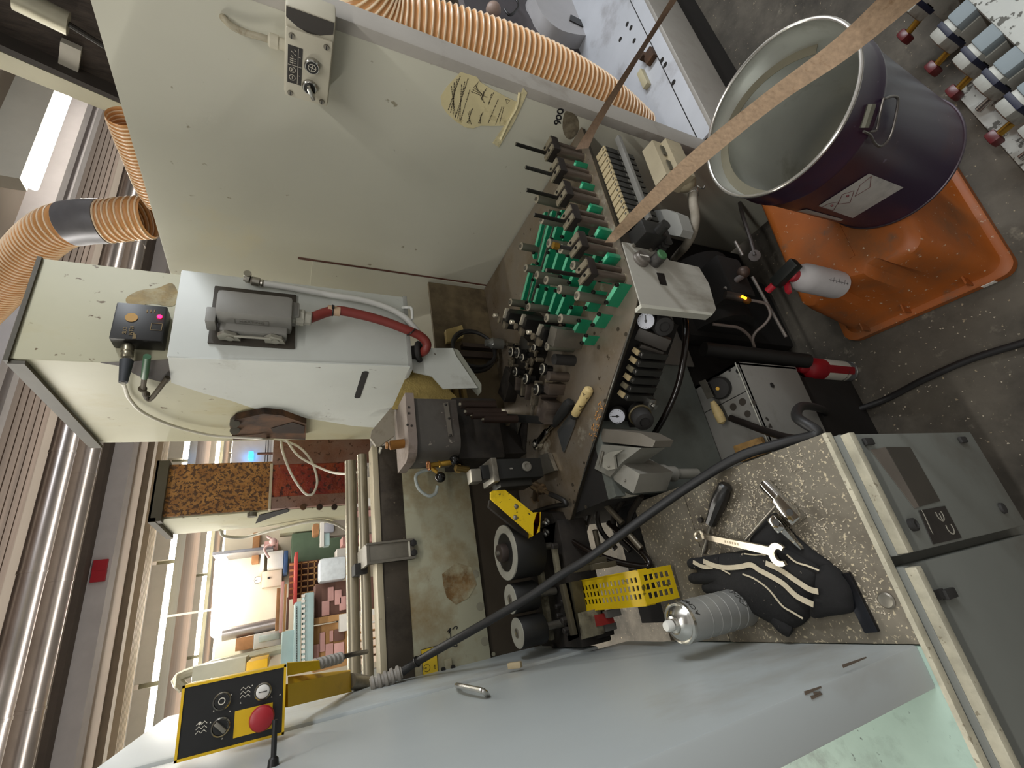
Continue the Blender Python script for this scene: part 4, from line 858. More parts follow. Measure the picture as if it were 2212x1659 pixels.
# yellow perforated guard
m_perf = M('perforated_yellow', '#d3b20a', .5, var=.06, dirt='#a88a10', dirt_amt=.28, dirt_scale=14, speck='#4f450f', speck_amt=.25, speck_scale=50)
Q = [pz(1242, 1263, .955), pz(1388, 1232, .955), pz(1403, 1303, .955), pz(1252, 1320, .955)]     # far-right, near-right, near-left, far-left
xa, xb = -.0655, -.0005; ya, yb = .820, 1.085
def perf(o, u, v, nu, nv, hu, hv, mu, mv, thk):      # sheet from o spanning u, v with nu x nv openings
    b = MB(); nrm = u.cross(v).normalized() * thk; us = [0]; vs_ = [0]
    L, W = u.length, v.length; pu = (L - 2 * mu + (L * 0)) / nu; pv = (W - 2 * mv) / nv
    for i in range(nu): us += [mu + pu * i + (pu - hu) / 2, mu + pu * i + (pu + hu) / 2]
    for j in range(nv): vs_ += [mv + pv * j + (pv - hv) / 2, mv + pv * j + (pv + hv) / 2]
    us.append(L); vs_.append(W); uu, vv = u.normalized(), v.normalized()
    g = [[(b.bm.verts.new(o + uu * x + vv * y), b.bm.verts.new(o + uu * x + vv * y + nrm)) for y in vs_] for x in us]
    solid = lambda i, j: 0 <= i < len(us) - 1 and 0 <= j < len(vs_) - 1 and not (i % 2 == 1 and j % 2 == 1)
    for i in range(len(us) - 1):
        for j in range(len(vs_) - 1):
            if not solid(i, j): continue
            a, c, d_, e = g[i][j], g[i + 1][j], g[i + 1][j + 1], g[i][j + 1]
            b.bm.faces.new([a[0], e[0], d_[0], c[0]]); b.bm.faces.new([a[1], c[1], d_[1], e[1]])
            for (p, q_, ii, jj) in ((a, c, i, j - 1), (c, d_, i + 1, j), (d_, e, i, j + 1), (e, a, i - 1, j)):
                if not solid(ii, jj): b.bm.faces.new([p[0], q_[0], q_[1], p[1]])
    return b
t = thing('perforated_guard', 'yellow perforated guard box beside the spray can', 'guard', ((xa + xb) / 2, .95, .86))
part('top_sheet', perf(Vector((xa, ya, .953)), Vector((0, yb - ya, 0)), Vector((xb - xa, 0, 0)), 17, 3, .0078, .010, .008, .009, .002), m_perf, t)
part('front_sheet', perf(Vector((xa, ya, .865)), Vector((xb - xa, 0, 0)), Vector((0, 0, .09)), 3, 5, .011, .0098, .007, .009, .002), m_perf, t)
part('side_lip', MB().box((xa - .002, ya, .93), (xa, yb, .955)).box((xb, ya, .93), (xb + .002, yb, .955)), m_perf, t)

# motor block, plates, lever
m_motor = M('motor_paint', '#4b4742', .45, var=.12, scale=6, dirt='#332a24', dirt_amt=.4, dirt_scale=5, speck='#7d766c', speck_amt=.24, speck_scale=40)
t = thing('feed_motor', 'dark grey motor block with a bolted strip below the white cover', 'motor', (.42, 1.13, 1.2))
b = MB(); pr = []
for (y, x) in ((1.08, .50), (1.08, .385), (1.088, .366), (1.105, .352), (1.13, .346), (1.20, .346), (1.20, .50)): pr.append((x, y, 1.205))
b.prism(pr, (0, 0, .118)); part('body', b, m_motor, t)
b = MB(); pr = [(.512, 1.072, 1.323), (.378, 1.072, 1.323), (.352, 1.083, 1.323), (.338, 1.11, 1.323), (.338, 1.21, 1.323), (.512, 1.21, 1.323)]; b.prism(pr, (0, 0, .022)); part('flange', b, M('flange_mauve', '#8a7d74', .5, metal=.2, var=.15, dirt='#51402c', dirt_amt=.4, dirt_scale=12), t)
k = part('strip', MB().prism([pY(*p, 1.079) for p in ((957, 872), (967, 870), (977, 942), (968, 943))], (0, -.004, 0)), M('strip_grey', '#6d675e', .4, metal=.4), t)
b = MB()
for p in ((963, 874), (970, 904), (973, 940)): q = pY(*p, 1.075); b.sphere(q, .0035, 8)
part('strip_screw', b, m_dgrime, k)
for p in ((883, 880), (883, 893), (880, 918), (889, 920)): q = pY(*p, 1.072); part('flange_bolt', MB().cyl(q, q + Vector((0, -.002, 0)), .003, n=8), m_dgrime, t)
solo('amber_cylinder', MB().cyl(pY(842, 962, 1.12), pY(873, 958, 1.12), .012, n=16).lathe([(.008, 0), (.010, .002), (.008, .006)], pY(838, 962, 1.12), (0, 0, 1), 10), M('amber_fitting', '#8a5c24', .4, metal=.3, var=.2), 'small amber glue-covered fitting left of the grey motor block', 'fitting')
q = pY(850, 930, 1.2); solo('hood_bracket', MB().prism([pY(*p, 1.18) for p in ((800, 946), (803, 930), (845, 880), (852, 880), (853, 940), (822, 962), (812, 962))], (0, .012, 0)), M('bracket_stained', '#8a8272', .5, var=.12, dirt='#55401f', dirt_amt=.4, dirt_scale=10), 'stained bracket joining the pressure beam to the hood', 'bracket')
ZPL = .95
# dark mechanism under the motor
t = thing('glue_unit', 'black glue-covered mechanism below the motor block', 'machine part', (.42, 1.2, .96))
part('body', MB().box((.345, 1.125, 1.06), (.53, 1.26, 1.2), .01), m_dgrime, t)
part('column', MB().box((.38, 1.20, .951), (.50, 1.26, 1.07)), m_dgrime, t)
part('steel_gusset', MB().prism([pz(*p, ZPL + .02) for p in ((1093, 992), (1104, 988), (1128, 904), (1110, 902))], (0, 0, .004)), m_dullsteel, t)
part('dark_gusset', MB().prism([pz(*p, ZPL + .003) for p in ((1110, 985), (1135, 975), (1140, 905), (1122, 905))], (0, 0, .01)), m_dgrime, t)
b = MB()
for i, p in enumerate(((995, 873), (1006, 889), (1019, 896), (1044, 905))):
    q = pY(*p, 1.05 - .0 * i); k = part('dark_pin', MB().cyl((q.x, q.y, q.z - .10), (q.x, q.y, q.z), .0115, n=14), M('pin_brown', '#2e211b', .45, metal=.3, var=.2), t)
    part('pin_tip', MB().cyl((q.x, q.y, q.z), (q.x, q.y, q.z + .004), .004, n=10), M('pin_bright', '#cfc8b2', .3, metal=.7), k)
q = pY(1080, 960, 1.03); part('bright_edge', MB().prism([pz(*p, .99) for p in ((1082, 915), (1090, 915), (1088, 992), (1081, 992))], (0, 0, .004)), m_steel, t)
# brass lever with two black balls
t = thing('ball_lever', 'brass lever with two glossy black balls below the motor block', 'lever', pY(960, 1000, 1.12))
YL = 1.10
a0 = pY(926, 1006, YL); a1 = pY(972, 999, YL); a2 = pY(944, 1020, YL)
part('long_rod', MB().lathe([(.007, 0), (.007, .026), (.009, .027), (.009, .030), (.006, .031), (.007, .034), (.007, .06)], a0, a1 - a0, 12), m_brass, t)
part('short_rod', MB().cyl(a0, a2, .005, n=12), m_brass, t)
part('collar', MB().torus(a0, a1 - a0, .010, .003), M('copper', '#8a5a35', .35, metal=.7, var=.1), t)
m_ball = M('ball_black', '#0c0b0a', .12, var=0)
part('ball', MB().sphere(pY(982, 994, YL - .004), .0135, 24), m_ball, t); part('ball', MB().sphere(pY(951, 1031, YL - .004), .0135, 24), m_ball, t)
part('pivot', MB().cyl(pY(985, 1010, YL + .01), pY(1012, 1015, YL + .01), .009, n=12).cyl(pY(990, 1012, YL + .01), (pY(990, 1012, 1.3)), .012, n=12), M('oily_brass', '#6f5c34', .3, metal=.8, var=.3), t)
solo('air_line', MB().tube([pY(930, 1014, 1.2), pY(912, 1018, 1.2), pY(898, 1030, 1.2), pY(905, 1056, 1.2), pY(925, 1071, 1.2), pY(940, 1066, 1.2), pY(945, 1050, 1.2)], .0045, n=8), M('clear_hose', '#a9b0ac', .25, var=.1), 'thin clear air line looping beside the black balls', 'hose')
# black vertical slide block standing on the plate
t = thing('slide_block', 'black slide block with a round grey button standing on the steel plate', 'block', (.33, 1.0, .95))
YS = .985
def sb(n, x0_, y0_, x1_, y1_, Y, d, mat, bev=.002): a = pY(x0_, (y0_ + y1_) / 2, Y); c = pY(x1_, (y0_ + y1_) / 2, Y); l = pY((x0_ + x1_) / 2, y1_, Y); r = pY((x0_ + x1_) / 2, y0_, Y); return part(n, MB().box((l.x, Y, c.z), (r.x, Y + d, a.z), bev), mat, t)
m_blk = M('block_black', '#1b1b19', .5, metal=.2, var=.15)
sb('main_body', 1073, 990, 1172, 1032, YS, .06, m_blk); sb('neck', 1041, 1004, 1066, 1034, YS + .01, .04, m_blk); sb('cap_plate', 1064, 988, 1076, 1040, YS - .01, .07, m_dullsteel)
sb('end_ring', 1018, 1012, 1040, 1040, YS + .012, .03, m_dullsteel); sb('side_rail', 1080, 1034, 1150, 1050, YS + .02, .05, M('rail_grey', '#3a3935', .4, metal=.5, var=.15))
q = pY(1137, 1008, YS - .001); part('round_button', MB().lathe([(.0125, 0), (.0125, .004), (.010, .005), (.0065, .005), (.006, .003), (0, .003)], q, (0, -1, 0), 28), M('button_grey', '#77736a', .45, metal=.4), t)
q = pY(1104, 1012, YS - .001); part('slot_mark', MB().box((q.x - .002, q.y - .001, q.z - .004), (q.x + .002, q.y, q.z + .004)), m_steel, t)
b = MB().prism([pz(*p, .9515) for p in ((1170, 984), (1191, 978), (1206, 1016), (1180, 1026))], (0, 0, .012)); solo('steel_spacer', b, m_dullsteel, 'small steel spacer plate lying beside the black slide block', 'plate')

# black feed cable from ribbed sleeve across to the floor
s0, s1 = pY(800, 1480, 1.27), pY(868, 1452, 1.26)
cp = [s1, pY(900, 1430, 1.24), pY(950, 1401, 1.18), pY(1000, 1373, 1.12), pY(1075, 1330, 1.05), pY(1150, 1285, .98), pY(1215, 1240, .92), pY(1280, 1200, .86), pY(1400, 1112, .76), pY(1500, 1043, .665), pY(1600, 985, .57), pY(1700, 955, .49), pY(1765, 936, .44)]

cp += [Vector((.20, .47, .80)), Vector((.26, .55, .62)), Vector((.31, .68, .30))]
fl = [pz(*p, .012) for p in ((1835, 890), (1900, 868), (2000, 818), (2100, 775), (2212, 740), (2330, 700))]
cp += [Vector((.335, .79, .08))] + fl[1:]
t = thing('black_cable', 'thick black cable running from the ribbed sleeve across the tools to the floor', 'cable', fl[2])
part('cable', MB().tube(cp, .0092, n=14, k=10), M('cable_black', '#1f1e1e', .5, var=.1), t)
part('ribbed_sleeve', sleeve(s0, s1, .017, 5), m_sleeve, t)
part('cable_tie', MB().torus(pY(901, 1429, 1.24), cp[2] - cp[0], .0105, .002), m_black, t)
# ================================================================== steel plate with strip magazine
def pV(x, y, p):               # point of the vertical line through p that is seen at the pixel
    d = ray(x, y); s = (p.x * d.x + p.y * d.y) / (d.x * d.x + d.y * d.y); return CAMP + d * s
ZP = .95
m_plate = M('plate_steel', '#94897a', .4, metal=.55, var=.18, scale=5, dirt='#75654f', dirt_amt=.47, dirt_scale=5, dirt2='#bab2a0', dirt2_amt=.36, dirt2_scale=9, speck='#4a3f30', speck_amt=.23, speck_scale=50)
m_edge = M('plate_edge', '#3a352c', .5, metal=.4, var=.15)
t = thing('steel_plate', 'worn steel plate carrying the green strip magazine, with a rounded front corner', 'plate', (.6, .9, ZP - .012))
E_ = [(1.075, .592), (.545, .592), (.525, .596), (.505, .612), (.385, .765), (.205, .975), (.150, 1.035), (.11, 1.12), (.11, 1.298), (1.075, 1.298)]
part('plate', MB().prism([(x, y, ZP - .003) for x, y in E_], (0, 0, .003)), m_plate, t)
def shrink(P, k): c = Vector((.6, 1.0)); return [((x - c.x) * k + c.x, (y - c.y) * k + c.y) for x, y in P]
part('dark_edge', MB().prism([(x, y, ZP - .013) for x, y in shrink(E_, .998)], (0, 0, .010)), m_edge, t)
for (px_, py_, r) in ((1335, 711, .005), (1352, 722, .005), (1293, 750, .006), (1284, 720, .004), (1306, 705, .004), (1307, 866, .005), (1300, 690, .003), (1262, 1000, .004), (1237, 1047, .005), (1265, 1095, .004), (1240, 1085, .005)):
    q = pz(px_, py_, ZP); part('screw_hole', MB().cyl(q + Vector((0, 0, -.001)), q + Vector((0, 0, .0006)), r, n=16).cyl(q, q + Vector((0, 0, .0009)), r * .45, n=6), M('hole_dark', '#4a4236', .5, metal=.4), t)
part('bright_edge', MB().bar(Vector((.499, .6165, ZP - .0005)), Vector((.208, .971, ZP - .0005)), .003, .002), m_steel, t)
# green guide rails converge on the feed mechanism
m_green1 = M('rail_green', '#137a55', .4, var=.08, scale=20)
m_gtop = M('rail_top', '#5fb990', .5, var=.08, scale=20, dirt='#9cc0a2', dirt_amt=.38, dirt_scale=22, speck='#3a7a5c', speck_amt=.26, speck_scale=60)  # paler green on the top faces of rails and blocks
m_postg = M('grey_post', '#6b6a5c', .4, metal=.45, var=.12, scale=20, stretch=(1, 1, .3))
m_screw = M('socket_screw', '#22211d', .4, metal=.5, var=.1)
def lerp(a, b, k): return (a[0] + (b[0] - a[0]) * k, a[1] + (b[1] - a[1]) * k)
zr = ZP + .034
NR = 9
oute = [(1176, 455), (1192, 452), (1212, 450), (1232, 455), (1252, 475), (1272, 505), (1292, 535), (1312, 572), (1338, 606)]
inne = [(1122, 668), (1136, 662), (1150, 662), (1166, 672), (1182, 684), (1198, 690), (1215, 706), (1232, 728), (1256, 742)]
cuts = [[(0, .47), (.50, 1)], [(0, .62), (.66, 1)], [(0, .34), (.38, .70), (.74, 1)], [(0, .28), (.33, .66), (.72, 1)], [(0, .24), (.30, .60), (.66, 1)], [(0, .22), (.28, .58), (.64, 1)], [(0, .24), (.31, .62), (.68, 1)], [(0, .22), (.30, .60), (.70, 1)], [(0, .36), (.46, .70), (.82, 1)]]
rails = []
names_r = ['farthest', 'second farthest', 'third farthest', 'fourth from the far side', 'middle', 'fourth from the front', 'third from the front', 'second from the front', 'frontmost']
def seat_post(b, q, r, h): b.lathe([(r, 0), (r, h), (r * .8, h + .001), (r * .8, h - .001), (r * .45, h - .001), (r * .45, h + .001), (0, h + .001)], (q.x, q.y, ZP), (0, 0, 1), 18)
for k in range(NR):
    O, I = pz(*oute[k], zr), pz(*inne[k], zr)
    dirr = (I - O).normalized(); side = dirr.cross(Vector((0, 0, 1)))
    for j, (a, c) in enumerate(cuts[k]):
        p, q = O.lerp(I, a), O.lerp(I, c); L = (q - p).length
        pos = ('outer', 'middle', 'inner')[j if len(cuts[k]) == 3 else j * 2]
        tr = thing('guide_rail', '%s segment of the %s green guide rail' % (pos, names_r[k]), 'guide rail', ((p.x + q.x) / 2, (p.y + q.y) / 2, ZP), 0, 'green guide rails on the steel plate')
        wd = .0115
        c0 = (p + q) / 2; t1 = .010
        top = [p + side * wd / 2 + dirr * t1, p - side * wd / 2 + dirr * t1 * .2, q - side * wd / 2 - dirr * .002, q + side * wd / 2 - dirr * t1]
        part('rail_body', MB().prism([Vector((v.x, v.y, ZP)) for v in top], (0, 0, zr - ZP - .0012)), m_green1, tr)
        part('rail_top', MB().prism([Vector((v.x, v.y, zr - .0012)) for v in top], (0, 0, .0012)), m_gtop, tr, label='paler top of the rail')
        for s in (.14, .86):
            v = p.lerp(q, s) - side * .0035
            part('socket_screw', MB().lathe([(.0047, 0), (.0047, .006), (.004, .007), (.0022, .007), (.0018, .004), (0, .004)], (v.x, v.y, zr), (0, 0, 1), 14), m_screw, tr)
# short outer blocks between the clamps
for k, p in enumerate(((1243, 352), (1257, 398), (1274, 446), (1293, 496), (1311, 553))):
    q = pz(*p, zr); d_ = (pz(1103, 826, zr) - q); d_.z = 0; d_.normalize(); s_ = d_.cross(Vector((0, 0, 1)))
    tr = thing('guide_block', 'short green guide block between the %s spindle clamps' % ('first and second', 'second and third', 'third and fourth', 'fourth and fifth', 'fifth and sixth')[k], 'guide block', (q.x, q.y, ZP), 0, 'short green guide blocks between the clamps')
    c_ = Vector((q.x, q.y, (ZP + zr) / 2)) + d_ * .012
    part('block_body', MB().obox(c_, (.036, .013, zr - ZP), d_, s_, .001), m_green1, tr)
    part('block_top', MB().obox(Vector((c_.x, c_.y, zr + .0003)), (.026, .010, .001), d_, s_), m_gtop, tr)
    v = c_ + d_ * .010; part('socket_screw', MB().lathe([(.0047, 0), (.0047, .006), (.004, .007), (.0022, .007), (.0018, .004), (0, .004)], (v.x, v.y, zr), (0, 0, 1), 14), m_screw, tr)
# thin steel separator strips in the far rails
for k, (a, c) in enumerate((((1186, 452), (1133, 668)), ((1204, 455), (1146, 650)))):
    A, B = pz(*a, zr + .004), pz(*c, zr + .004)
    solo('separator_strip', MB().bar(A - Vector((0, 0, .018)), B - Vector((0, 0, .018)), .0015, .036), m_dullsteel, ('steel separator strip beside the farthest green rail', 'steel separator strip beside the second farthest green rail')[k], 'strip')
# guide posts
posts = [(1171, 475), (1186, 525), (1212, 538), (1126, 532), (1136, 579), (1160, 594), (1180, 605), (1209, 625), (1247, 639), (1160, 430), (1103, 653), (1142, 663), (1181, 687), (1211, 688), (1182, 748), (1238, 573)]
words = ['beside the fourth clamp', 'beside the brass nut', 'in front of the brass nut', 'standing apart at the far left end of the rails', 'second at the far left end of the rails', 'behind the sixth clamp rod', 'third in the diagonal row from the far left', 'fourth in the diagonal row from the far left', 'nearest the front end of the diagonal row', 'beside the third clamp', 'behind the feed mechanism', 'touching the feed mechanism at its back', 'between the inner rail ends', 'at the inner end of the middle rails', 'in front of the grey cylinder block', 'low and dirty, just behind the sixth clamp']
for (p, wds) in zip(posts, words):
    hh = .078 if p != (1238, 573) else .06
    q = pz(*p, ZP + hh)
    tp = thing('guide_post', 'round grey guide post ' + wds, 'post', (q.x, q.y, ZP), 0, 'round guide posts of the strip magazine')
    r = .0108
    part('sleeve', MB().lathe([(r, 0), (r, hh - .002), (r * .92, hh)], n=22), m_postg, tp, local=True)
    part('washer', MB().lathe([(r * 1.05, hh), (r * 1.02, hh + .0015), (r * .62, hh + .002)], n=22), M('washer_pale', '#b3ab98', .4, metal=.5), tp, local=True)
    part('socket_screw', MB().lathe([(r * .55, hh + .001), (r * .52, hh + .005), (r * .3, hh + .005), (r * .28, hh + .003), (0, hh + .003)], n=12), m_dullsteel, tp, local=True)
# spindle clamps along the front edge
m_cpost = M('clamp_post', '#6a5f56', .35, metal=.55, var=.15, scale=12, stretch=(4, 4, .3), dirt='#463b33', dirt_amt=.4, dirt_scale=8)
m_cblk = M('clamp_block', '#2b2522', .5, metal=.3, var=.15)
m_ctop = M('clamp_top', '#8d8470', .4, metal=.5, var=.15)
bases = [(1263, 340), (1279, 386), (1295, 436), (1313, 487), (1331, 545), (1351, 602)]
btops = [(1188, 319), (1201, 367), (1215, 415), (1230, 470), (1248, 517), (1266, 579)]
rods = [(1121, 305), (1143, 355), (1146, 403), (1163, 456), (1212, 520), (1191, 574)]
words = ['first', 'second', 'third', 'fourth', 'fifth', 'sixth']
tails = ['next to the beige panel', 'counted from the beige panel', 'counted from the beige panel', 'counted from the beige panel', 'with a brass nut on its rod', 'nearest the rounded corner']
hs = []
for i in range(6):
    q = pz(*bases[i], ZP); q = q + Vector((0.0, .012, 0)); zt = pV(*btops[i], q).z; zrod = pV(*rods[i], q).z
    hs.append((zt, zrod))
zt = sum(h[0] for h in hs) / 6

def make_clamp(q, hb, hr, label, brass):
    t = thing('spindle_clamp', label, 'clamp', (q.x, q.y, ZP), 0, 'spindle clamps along the plate edge')
    part('front_post', MB().cyl((0, -.006, 0), (0, -.006, hb - .02), .0125, n=24), m_cpost, t, local=True)
    part('rear_post', MB().cyl((.026, -.004, 0), (.026, -.004, hb - .02), .009, n=20), m_cpost, t, local=True)
    part('base_washer', MB().cyl((0, -.006, 0), (0, -.006, .002), .014, n=24), m_ctop, t, local=True)
    blk = part('block', MB().box((-.012, -.020, hb - .024), (.034, .022, hb - .003), .002), m_cblk, t, local=True)
    part('top_bar', MB().box((-.013, -.020, hb - .004), (.002, .022, hb + .001), .001).box((.012, -.02, hb - .004), (.028, .022, hb + .001), .001), m_ctop, t, local=True)
    for s in ((-.005, -.004), (.020, .008)):
        part('screw', MB().lathe([(.004, hb), (.0038, hb + .0022), (.002, hb + .0022), (.0018, hb + .001), (0, hb + .001)], (s[0], s[1], 0), n=12), m_screw, blk, local=True)
    part('threaded_rod', MB().lathe([(.0048 if j % 2 else .0042, hb + (hr - hb) * j / 40) for j in range(41)] + [(0, hr)], (.006, .012, 0), n=12, cap=False), m_screw, t, local=True)
    if brass: part('brass_nut', MB().lathe([(.0085, hr - .006), (.0085, hr + .008), (.006, hr + .009), (0, hr + .009)], (.006, .012, 0), n=6), m_brass, t, local=True)
    else: part('rod_tip', MB().cyl((.006, .012, hr), (.006, .012, hr + .001), .0035, n=10), m_dullsteel, t, local=True)
    return t
for i in range(6):
    q = pz(*bases[i], ZP) + Vector((.004, .014, 0))
    make_clamp(q, max(.07, hs[i][0] - ZP), max(.1, hs[i][1] - ZP), '%s spindle clamp %s, dark block on two posts' % (words[i], tails[i]), i == 4)
# two thin veneer edging strips
m_veneer = M('oak_edging', '#a38a70', .6, var=.16, scale=30, stretch=(.25, 6, 6), dirt='#7d6044', dirt_amt=.3, dirt_scale=20)
m_veneer2 = M('brown_edging', '#7d6652', .6, var=.14, scale=30, stretch=(.25, 6, 6))
def edging(cl, label, mat, name='edging_strip', thk=.0012):
    """cl: list of (upper pixel, lower pixel, distance) across the strip along its run"""
    b = MB(); A = []; B_ = []
    for (u, l, tt) in cl: A.append(pT(*u, tt)); B_.append(pT(*l, tt))
    A = smooth_path(A, 6); B_ = smooth_path(B_, 6); rows = []
    for p, q in zip(A, B_):
        n = (p - CAMP).normalized() * thk; rows.append([b.bm.verts.new(v) for v in (p, q, q + n, p + n)])
    for R, S in zip(rows, rows[1:]):
        for j in range(4): b.bm.faces.new([R[j], R[(j + 1) % 4], S[(j + 1) % 4], S[j]])
    b.bm.faces.new(rows[0][::-1]); b.bm.faces.new(rows[-1])
    return solo(name, b, mat, label, 'edging strip')
d0 = (pz(1322, 505, ZP + .02) - CAMP).dot(FWD)
edging([((1306, 524), (1328, 523), d0), ((1335, 487), (1359, 497), d0 - .03), ((1470, 350), (1500, 372), .80), ((1640, 210), (1672, 232), .66), ((1790, 96), (1828, 128), .57), ((1893, 0), (1990, 0), .52), ((1960, -70), (2070, -50), .48)],
       'broad oak edging strip running across the bin down to the front clamps', m_veneer)
d1 = (pz(1250, 322, ZP + .03) - CAMP).dot(FWD)
edging([((1243, 323), (1271, 320), d1), ((1262, 292), (1296, 268), d1 - .01), ((1333, 180), (1372, 140), d1 - .05), ((1390, 92), (1426, 55), d1 - .09), ((1452, -8), (1482, -30), d1 - .13), ((1500, -80), (1530, -110), d1 - .17)],
       'dark brown edging strip running from the first clamp up past the orange hose', m_veneer2)

# feed mechanism where the rails meet
t = thing('feed_mechanism', 'cluster of black and steel blocks, rollers and bolts where the green rails meet', 'mechanism', (.62, 1.12, ZP))
m_white_edge = M('edge_bright', '#cfc7b4', .3, metal=.6, var=.1)
m_bl2 = M('mech_black', '#1f1d1b', .4, metal=.35, var=.2)
m_st2 = M('mech_steel', '#8c8270', .35, metal=.7, var=.2, scale=25, dirt='#3c3428', dirt_amt=.4, dirt_scale=25)
def blk(n, px_, py_, zt_, sx, sy, h, mat, ang=.55, bev=.001):
    q = pz(px_, py_, zt_); return part(n, MB().obox((q.x, q.y, zt_ - h / 2), (sx, sy, h), (math.cos(ang), math.sin(ang), 0), (-math.sin(ang), math.cos(ang), 0), bev), mat, t)
for (p, z) in (((1092, 688), 1.07), ((1128, 702), 1.06), ((1165, 724), 1.05)):
    blk('cylinder_block', p[0], p[1], z - .008, .034, .05, z - .008 - ZP, m_bl2)
    k = blk('bright_bracket', p[0] - 3, p[1] - 12, z, .007, .03, .012, m_white_edge); 
    blk('side_plate', p[0] - 4, p[1] + 14, z - .002, .020, .018, .010, m_st2)
    q = pz(p[0] - 18, p[1] - 6, z + .012); part('lever_knob', MB().lathe([(.004, 0), (.006, .002), (.006, .012), (.003, .014)], q, (-.2, -.2, 1), 12), m_white_edge, t)
    q = pz(p[0] - 12, p[1] + 3, z + .008); part('round_cap', MB().lathe([(.009, 0), (.009, .005), (.005, .006)], q, (0, 0, 1), 16), m_st2, t)
blk('grey_block', 1192, 726, 1.035, .034, .046, 1.035 - ZP, M('block_grey', '#6f6a60', .35, metal=.5, var=.2, scale=8), ang=.75)
q = pz(1197, 776, 1.01); part('black_cylinder', MB().cyl((q.x, q.y, ZP), (q.x, q.y, 1.01), .014, n=20), m_blackm, t)
q = pz(1184, 812, 1.01); part('steel_cylinder', MB().cyl((q.x, q.y, ZP), (q.x, q.y, 1.01), .013, n=20), m_cpost, t)
q = pz(1167, 854, 1.0); part('steel_cylinder', MB().cyl((q.x, q.y, ZP), (q.x, q.y, 1.0), .009, n=20), m_cpost, t)
blk('slanted_block', 1180, 838, 1.0, .028, .03, 1.0 - ZP, m_cpost, ang=.85); blk('wide_block', 1170, 888, 1.0, .05, .06, 1.0 - ZP, m_cpost, ang=.85)
blk('wide_top', 1150, 876, 1.003, .012, .06, .006, m_st2, ang=.85)
blk('carrier', 1125, 790, .995, .10, .16, .995 - ZP, m_bl2, ang=.6)
blk('carrier', 1090, 830, .99, .06, .10, .99 - ZP, m_dgrime, ang=.6)
rnd = random.Random(11)
for (p, z, r) in (((1102, 760), 1.03, .015), ((1115, 762), 1.025, .017), ((1111, 803), 1.03, .014), ((1133, 818), 1.025, .016), ((1156, 841), 1.02, .017), ((1169, 797), 1.02, .016), ((1126, 772), 1.02, .011), ((1151, 751), 1.02, .010)):
    q = pz(*p, z); k = part('guide_roller', MB().lathe([(r * .7, -.03), (r * .7, -.012), (r, -.011), (r, -.004), (r * .75, -.003), (r * .75, 0)], q, (.05, .05, 1), 24), m_bl2, t)
    part('roller_ring', MB().torus(q + Vector((0, 0, -.003)), (.05, .05, 1), r * .82, .0018, 24, 6), m_white_edge, k)
    part('roller_bolt', MB().lathe([(.0045, -.002), (.0045, .004), (.002, .005), (0, .005)], q, (.05, .05, 1), 8), m_steel, k)
for i in range(34):
    u, v = rnd.random(), rnd.random()
    p = lerp(lerp((1092, 742), (1160, 742), u), lerp((1105, 815), (1185, 835), u), v); z = 1.0 + rnd.random() * .018
    q = pz(*p, z); r = rnd.choice((.004, .005, .0065))
    k = rnd.random()
    if k < .6: part('small_bolt', MB().lathe([(r, -.02), (r, 0), (r * .6, .001), (r * .5, -.002), (0, -.002)], q, (0, 0, 1), 12), m_st2 if k < .4 else m_screw, t)
    else: blk('small_plate', p[0], p[1], z, .006 + .012 * rnd.random(), .012 + .016 * rnd.random(), .006, m_st2, ang=.6 + rnd.uniform(-.4, .5))
for i, p in enumerate(((1112, 826), (1124, 838), (1134, 846), (1146, 858))):
    blk('guide_plate', p[0] + 2, p[1] - 2, 1.012, .010, .05, .03, (m_cpost, m_st2)[i % 2], ang=1.0)
# dark arm in front of the mechanism
b = MB().bar(pz(1092, 902, 1.02), pz(1185, 908, .985), .022, .02, bev=.003); solo('dark_arm', b, m_blk, 'dark flat arm lying between the motor block and the wide steel block', 'arm')
b = MB()
for i in range(9): 
    q = pz(1062 + i * 4, 872 + i * 5, 1.015); b.sphere((q.x, q.y, q.z), .0075, 8)
b.bar(pz(1058, 866, 1.01), pz(1098, 916, 1.01), .012, .012)
solo('bolt_chain', b, m_st2, 'short diagonal row of grimy bolts beside the dark pins', 'bolts')
for k, p in enumerate((((1078, 855), (1092, 893)), ((1092, 850), (1106, 888)))):
    pass
# coiled black cable behind the mechanism
cz = 1.16
q0 = pY(1020, 760, 1.25)
b = MB(); pts = []
for i in range(40):
    a = i / 40 * math.pi * 2 * 2.3 + 2.6; r = .078 - .012 * (i / 40)
    pts.append((q0.x + r * math.cos(a), 1.235 + .012 * math.sin(a * .5), q0.z + r * math.sin(a) * 1.05))
b.tube(pts, .006, n=8, k=3); solo('coiled_cable', b, M('cable_black', '#1f1e1e'), 'loosely coiled dark cable behind the feed mechanism', 'cable')
b = MB().box((q0.x - .012, 1.262, q0.z - .09), (q0.x + .010, 1.275, q0.z + .09)); b.box((q0.x + .02, 1.25, q0.z - .1), (q0.x + .035, 1.275, q0.z + .03)); solo('support_strut', b, M('strut_brown', '#453a33', .5, metal=.3, var=.15), 'dark upright strut behind the coiled cable', 'strut')
b = MB().prism([pY(*p, 1.26) for p in ((963, 712), (998, 702), (1003, 720), (1000, 730), (966, 738))], (0, .02, 0)); solo('ochre_bar', b, M('ochre_bar', '#a8945f', .6, var=.12), 'short dusty ochre bar beside the coiled cable', 'bar')
b = MB().prism([pX(*p, XP - .004) for p in ((985, 690), (1018, 622), (1026, 625), (996, 688))], (-.02, 0, 0)); solo('guide_profile', b, M('profile_cream', '#b7a67c', .5, var=.1), 'cream slanted profile fixed low on the beige panel', 'profile')
